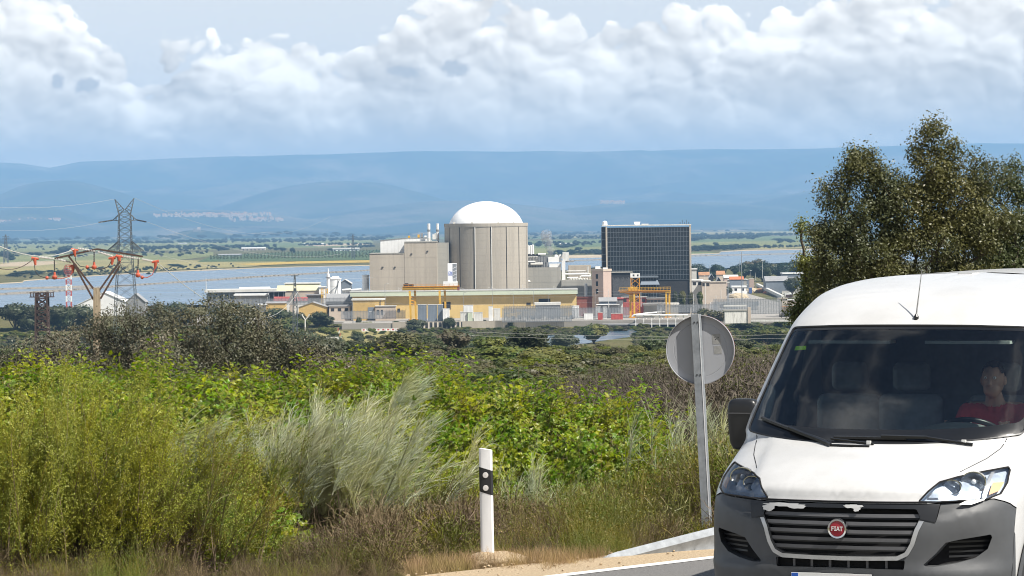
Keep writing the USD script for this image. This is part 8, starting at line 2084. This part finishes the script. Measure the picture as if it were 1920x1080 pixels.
# the two sides and the roof behind the front
def jun(w): return float(S(.985 * f_b(w), w))
AX_V, AX_W, WR = 1.02, .345, .345
for sgn in (-1, 1):
    ws2 = np.linspace(.22, 2.20, 80); front = [(jun(w) - .0005, w) for w in ws2]
    side = sgm.Polygon(front + [(5.45, 2.20), (5.45, .22)]).buffer(0)
    arch = sgm.Point(AX_V, AX_W).buffer(.43, 32); arch2 = sgm.Point(4.45, AX_W).buffer(.43, 32)
    win = smooth_poly([(1.28, 1.40), (1.58, 1.70), (1.89, 1.98), (2.28, 2.0), (2.30, 1.36), (1.7, 1.36)], .05)
    cut = sgm.Polygon([(0, float(wtop_b - .03)), (.36, wtop_b - .03), (.47, .90), (.53, .80), (.56, .2), (0, .2)])
    fn = lambda v, w, s=sgn: s * Bside(v, w)
    def spatch(name, poly, m, off=0.0, step=.05, parent=None):
        p, t = tri_region(poly, step); u = fn(p[:, 0], p[:, 1]); u = u - sgn * off
        return obj(name, (np.c_[u, p[:, 0], p[:, 1]], t if sgn > 0 else t[:, ::-1]), m, parent or van, 40)
    spatch('side_panel', side.difference(unary_union([arch, arch2, win, cut])), 'van_white')
    spatch('bumper_side', side.intersection(cut).difference(arch), 'bumper_grey', 0, .03)
    spatch('arch_trim', arch.buffer(.075).difference(arch).intersection(side).difference(cut), 'bumper_grey', -.012, .03)
    sw = spatch('side_window', win.buffer(-.002), 'windscreen', .012, .06)
    spatch('window_frame', win.buffer(.012).difference(win.buffer(-.03)), 'frit_black', .004, .03, sw)
    for ln in ([(1.22, 1.30), (1.10, .86)], [(2.36, 2.1), (2.36, .4)]): spatch('door_seam', sgm.LineString(ln).buffer(.005).intersection(side).difference(unary_union([arch, win])), 'gap_black', -.002, .02)
    spatch('side_moulding', sgm.box(1.55, .62, 3.95, .78), 'bumper_grey', -.02, .06)
    # wheel
    for k, av in enumerate((AX_V, 4.45)):
        cx_ = sgn * (.985 - .12); wl_ = obj('wheel', (lambda a: (np.c_[a[0][:, 2] * 1.0 + cx_, a[0][:, 0] + av, a[0][:, 1] + AX_W], a[1]))(MB().lathe([(.21, -.11), (.33, -.105), (.345, -.07), (.345, .07), (.33, .105), (.21, .11)], n=36).arrays()), 'tyre_look', van, 40)
        obj('rim', (lambda a: (np.c_[a[0][:, 2] + cx_, a[0][:, 0] + av, a[0][:, 1] + AX_W], a[1]))(MB().lathe([(.21, -.10), (.205, .0), (.08, .03 * sgn), (.01, .035 * sgn)] if sgn > 0 else [(.21, .10), (.205, .0), (.08, -.03), (.01, -.035)], n=24).arrays()), 'dull_silver', wl_)
        obj('wheel_housing', (lambda a: (np.c_[a[0][:, 2] + cx_ - sgn * .05, a[0][:, 0] + av, a[0][:, 1] + AX_W], a[1]))(MB().lathe([(.43, -.17), (.43, .17)], n=32).arrays()), 'gap_black', van)
    # door mirror
    u0, v0_, w0 = sgn * .95, 1.32, 1.245
    mm = trimesh.creation.box([.20, .12, .345]).subdivide().subdivide().subdivide(); vv = mm.vertices.copy()
    k_ = np.abs(vv) / np.array([.10, .06, .1725]); sc_ = (k_ ** 5).sum(1) ** (1 / 5.0); vv = vv / np.maximum(sc_, 1e-6)[:, None] * k_.max(1)[:, None]
    vv[:, 0] *= 1 + .10 * (vv[:, 2] / .17)
    mp_ = obj('door_mirror', (vv + [u0 + sgn * .10, v0_, w0 + .1725], mm.faces), 'trim_black', van, True)
    obj('mirror_arm', MB().box(min(u0 - sgn * .12, u0 + sgn * .02), max(u0 - sgn * .12, u0 + sgn * .02), v0_ - .05, v0_ + .05, w0 + .02, w0 + .16), 'trim_black', mp_)
    obj('mirror_seam', MB().box(*sorted((u0 - sgn * .004, u0 + sgn * .20)), v0_ - .0635, v0_ - .0605, w0 + .245, w0 + .252), 'slat_grey', mp_)
wz = np.concatenate([np.linspace(2.20, 2.35, 16), np.linspace(2.36, 2.399, 18)]); rows_u = []
vs_ = np.linspace(0, 1, 24)
for sgn in (-1, 1):
    P = np.zeros((len(wz), len(vs_), 3))
    for i, w in enumerate(wz):
        j0 = jun(min(w, 2.3985)) - .001; P[i, :, 1] = j0 + (5.45 - j0) * vs_; P[i, :, 2] = w
        P[i, :, 0] = sgn * np.where(P[i, :, 1] < f_v0(w) + f_c(w), Bside(P[i, :, 1], w), f_b(w))
    g_ = MB().sheet(P if sgn > 0 else P[::-1]); obj('roof_side', g_, 'van_white', van, 40)
obj('roof_top', MB().box(-.052, .052, 3.2, 5.44, 2.39, 2.3988), 'van_white', van)
rwm = MB()
for w in np.arange(.30, 2.37, .045):
    h_ = float(min(f_b(w), f_b(min(w + .045, 2.398)))) - .012; rwm.box(-h_, h_, 5.40, 5.449, w, w + .0449)
obj('rear_wall', rwm, 'van_white', van)
obj('floor_pan', MB().box(-.95, .95, .35, 5.4, .30, .42), 'gap_black', van)
obj('front_bulkhead', MB().box(-.80, .80, .42, .50, .42, .98).box(-.70, .70, .98, 1.02, 1.0, 1.12), 'gap_black', van)
# cabin: dashboard, bulkhead, lining, seats, steering wheel
def dash(u, t): return np.stack([u * np.minimum(1, .62 + .9 * t), .86 + .62 * t, 1.325 + .05 * np.sin(t * 2.2) - .10 * np.clip(t - .75, 0, 1) * 4], -1)
uu, tt_ = np.meshgrid(np.linspace(-.88, .88, 24), np.linspace(0, 1, 12), indexing='ij'); dp = dash(uu, tt_)
db = obj('dashboard', MB().sheet(dp[::-1]), 'dash_grey', van, 40); obj('front_face', MB().box(-.88, .88, 1.40, 1.50, .70, 1.24), 'dash_grey', db)
hd_ = MB()
cu = .43
for k in range(9):
    pass
cl_ = trimesh.creation.icosphere(3, 1.0); obj('instrument_hood', (cl_.vertices * [.26, .20, .085] + [cu, 1.30, 1.365], cl_.faces), 'dash_grey', db, True)
obj('paper', MB().box(-.08, .03, 1.0, 1.12, 1.385, 1.388, rot=.4), 'cabin_pale', db)
obj('cab_wall', MB().box(-.90, .90, 2.62, 2.66, .5, 2.25), 'seat_grey', van); obj('headlining', MB().box(-.78, .78, 1.95, 2.6, 2.10, 2.12), 'cabin_pale', van)
for sgn in (-1, 1): obj('sun_visor', MB().box(*sorted((sgn * .12, sgn * .70)), 1.66, 1.80, 1.95, 1.97), 'cabin_pale', van)
def rbox(x0, x1, y0, y1, z0, z1, r=.05):
    import manifold3d as m3
    s_ = [m3.Manifold.sphere(r, 14).translate((x, y, z)) for x in (x0 + r, x1 - r) for y in (y0 + r, y1 - r) for z in (z0 + r, z1 - r)]
    return m3.Manifold.batch_hull(s_)
for k, cu_ in enumerate((-.58, -.14, .50)):
    st_ = obj('seat', rbox(cu_ - .23, cu_ + .23, 1.72, 2.2, .86, 1.02, .06), 'seat_grey', van, 40)
    obj('backrest', rbox(cu_ - .23, cu_ + .23, 2.16, 2.32, .98, 1.58, .06), 'seat_grey', st_, 40); obj('headrest', rbox(cu_ - .13, cu_ + .13, 2.2, 2.32, 1.60, 1.80, .05), 'seat_grey', st_, 40)
sw_c = np.array([.47, 1.55, 1.36]); tl_ = math.radians(58)
tr_ = trimesh.creation.torus(.195, .017, 40, 10); R_ = trimesh.transformations.rotation_matrix(-(math.pi / 2 - tl_), [1, 0, 0]); tr_.apply_transform(R_)
swh = obj('steering_wheel', (tr_.vertices + sw_c, tr_.faces), 'trim_black', van, True)
hub = trimesh.creation.cylinder(.075, .05, sections=20); hub.apply_transform(R_); sp_ = MB().add(hub.vertices + sw_c, hub.faces)
for a in (0, math.pi, -math.pi / 2):
    p = np.array([math.cos(a) * .19, math.sin(a) * .19, 0]) @ R_[:3, :3].T; sp_.bar(sw_c, sw_c + p, .035)
obj('hub', sp_, 'dash_grey', swh)

# ------------------------------------------------------------------ the driver
import manifold3d as m3
look('skin_look', (0.42, 0.25, 0.18), 0.55, 0.1, 20.0); look('shirt_red', (0.40, 0.05, 0.06), 0.9, 0.2, 30.0); look('hair_dark', (0.02, 0.015, 0.012), 0.7, 0.3, 60.0); look('trouser_blue', (0.03, 0.04, 0.07), 0.9, 0.2, 20.0)
drv = thing('person', 'driver in a dark red shirt at the steering wheel of the white van', 'person', VBASE, -YAW)
def chain(js, solid=None):
    for (a, ra), (b, rb) in zip(js, js[1:]):
        h_ = m3.Manifold.batch_hull([m3.Manifold.sphere(ra, 20).translate(a), m3.Manifold.sphere(rb, 20).translate(b)]); solid = h_ if solid is None else solid + h_
    return solid
C = .50
torso = chain([((C - .10, 2.02, 1.06), .13), ((C + .10, 2.02, 1.06), .13)])
torso = torso + m3.Manifold.batch_hull([m3.Manifold.sphere(r, 18).translate(p) for p, r in (((C - .10, 2.03, 1.04), .125), ((C + .10, 2.03, 1.04), .125), ((C - .12, 2.06, 1.30), .115), ((C + .12, 2.06, 1.30), .115))])
torso = torso + m3.Manifold.batch_hull([m3.Manifold.sphere(r, 18).translate(p) for p, r in (((C - .12, 2.06, 1.30), .115), ((C + .12, 2.06, 1.30), .115), ((C - .155, 2.06, 1.47), .075), ((C + .155, 2.06, 1.47), .075))])
torso = chain([((C, 2.05, 1.50), .075), ((C, 2.02, 1.585), .056)], torso)
for sgn in (-1, 1):
    torso = chain([((C + sgn * .185, 2.05, 1.465), .066), ((C + sgn * .255, 1.90, 1.25), .050), ((C + sgn * .20, 1.66, 1.355), .036), ((C + sgn * .185, 1.60, 1.385), .032)], torso)
    torso = chain([((C + sgn * .10, 1.98, 1.04), .10), ((C + sgn * .14, 1.58, 1.06), .075), ((C + sgn * .14, 1.42, .68), .052), ((C + sgn * .14, 1.28, .58), .045)], torso)
    palm = (C + sgn * .180, 1.565, 1.405)
    torso = chain([((C + sgn * .185, 1.60, 1.385), .030), (palm, .032)], torso)
    for q in range(4): a = -.02 + .014 * q; torso = chain([((palm[0] + a * .4, palm[1] - .012, palm[2] + a), .011), ((palm[0] + sgn * .022, palm[1] - .040, palm[2] + a + .01), .009), ((palm[0] + sgn * .036, palm[1] - .022 + .002 * q, palm[2] + a + .012), .008)], torso)
    torso = chain([((palm[0] - sgn * .012, palm[1] - .006, palm[2] + .015), .012), ((palm[0] - sgn * .024, palm[1] - .03, palm[2] + .03), .009)], torso)
head = m3.Manifold.sphere(1, 40).scale((.076, .098, .118)).translate((C, 2.00, 1.70)) + m3.Manifold.sphere(1, 24).scale((.058, .062, .06)).translate((C, 1.955, 1.635))
head = head + m3.Manifold.batch_hull([m3.Manifold.sphere(.008, 10).translate((C, 1.905, 1.715)), m3.Manifold.sphere(.016, 12).translate((C, 1.892, 1.672)), m3.Manifold.sphere(.012, 10).translate((C, 1.915, 1.67))])
for sgn in (-1, 1): head = head + m3.Manifold.sphere(1, 16).scale((.012, .026, .034)).translate((C + sgn * .078, 2.01, 1.69))
body = (torso + head).refine_to_length(.018); mt = body.to_mesh(); tmb = trimesh.Trimesh(mt.vert_properties[:, :3], mt.tri_verts, process=True); trimesh.smoothing.filter_taubin(tmb, iterations=6)
obj('body', (np.array(tmb.vertices), np.array(tmb.faces)), 'skin_look', drv, True)
def cloth(sel, off): 
    f = tmb.faces[sel[tmb.faces].all(1)]; used, inv = np.unique(f, return_inverse=True); return tmb.vertices[used] + tmb.vertex_normals[used] * off, inv.reshape(-1, 3)
vz = np.array(tmb.vertices)
shirt = ((vz[:, 2] < 1.53) & (vz[:, 2] > 1.10) & (vz[:, 1] > 1.70)) | ((vz[:, 2] > 1.0) & (vz[:, 2] < 1.53) & (vz[:, 1] > 1.88)); obj('shirt', cloth(shirt, .008), 'shirt_red', drv, True)
obj('trousers', cloth(vz[:, 2] < 1.14, .006), 'trouser_blue', drv, True)
hair = (vz[:, 2] > 1.735) & ((vz[:, 1] > 1.95) | (vz[:, 2] > 1.775)) | ((vz[:, 2] > 1.66) & (vz[:, 1] > 2.035)); obj('hair', cloth(hair, .010), 'hair_dark', drv, True)
for sgn in (-1, 1): e_ = trimesh.creation.icosphere(2, .011); obj('eye', (e_.vertices + [C + sgn * .031, 1.914, 1.712], e_.faces), 'plate_white', drv, True); obj('pupil', MB().lathe([(.005, 0), (.001, .002)], n=10).arrays() if False else (trimesh.creation.icosphere(1, .005).vertices + [C + sgn * .031, 1.905, 1.712], trimesh.creation.icosphere(1, .005).faces), 'hair_dark', drv)
obj('mouth', MB().box(C - .022, C + .022, 1.899, 1.906, 1.640, 1.646), 'badge_red', drv)
# ------------------------------------------------------------------ the air
def haze():
    g = G()
    v = g.n('principled_volume', color=HAZE_COL, density=HAZE_DENS, anisotropy=0.0)
    g.done('haze_look', volume=v + '.volume')
    b = MB().box(-16000, 16000, -420, 44000, -60, 1120)
    tag(obj('haze', b, 'haze_look'), 'thin blue haze over the plain that fades the far mountains', 'haze', kind='stuff')
HAZE_COL, HAZE_DENS = (0.345, 0.63, 1.0), 4.2e-5
haze()
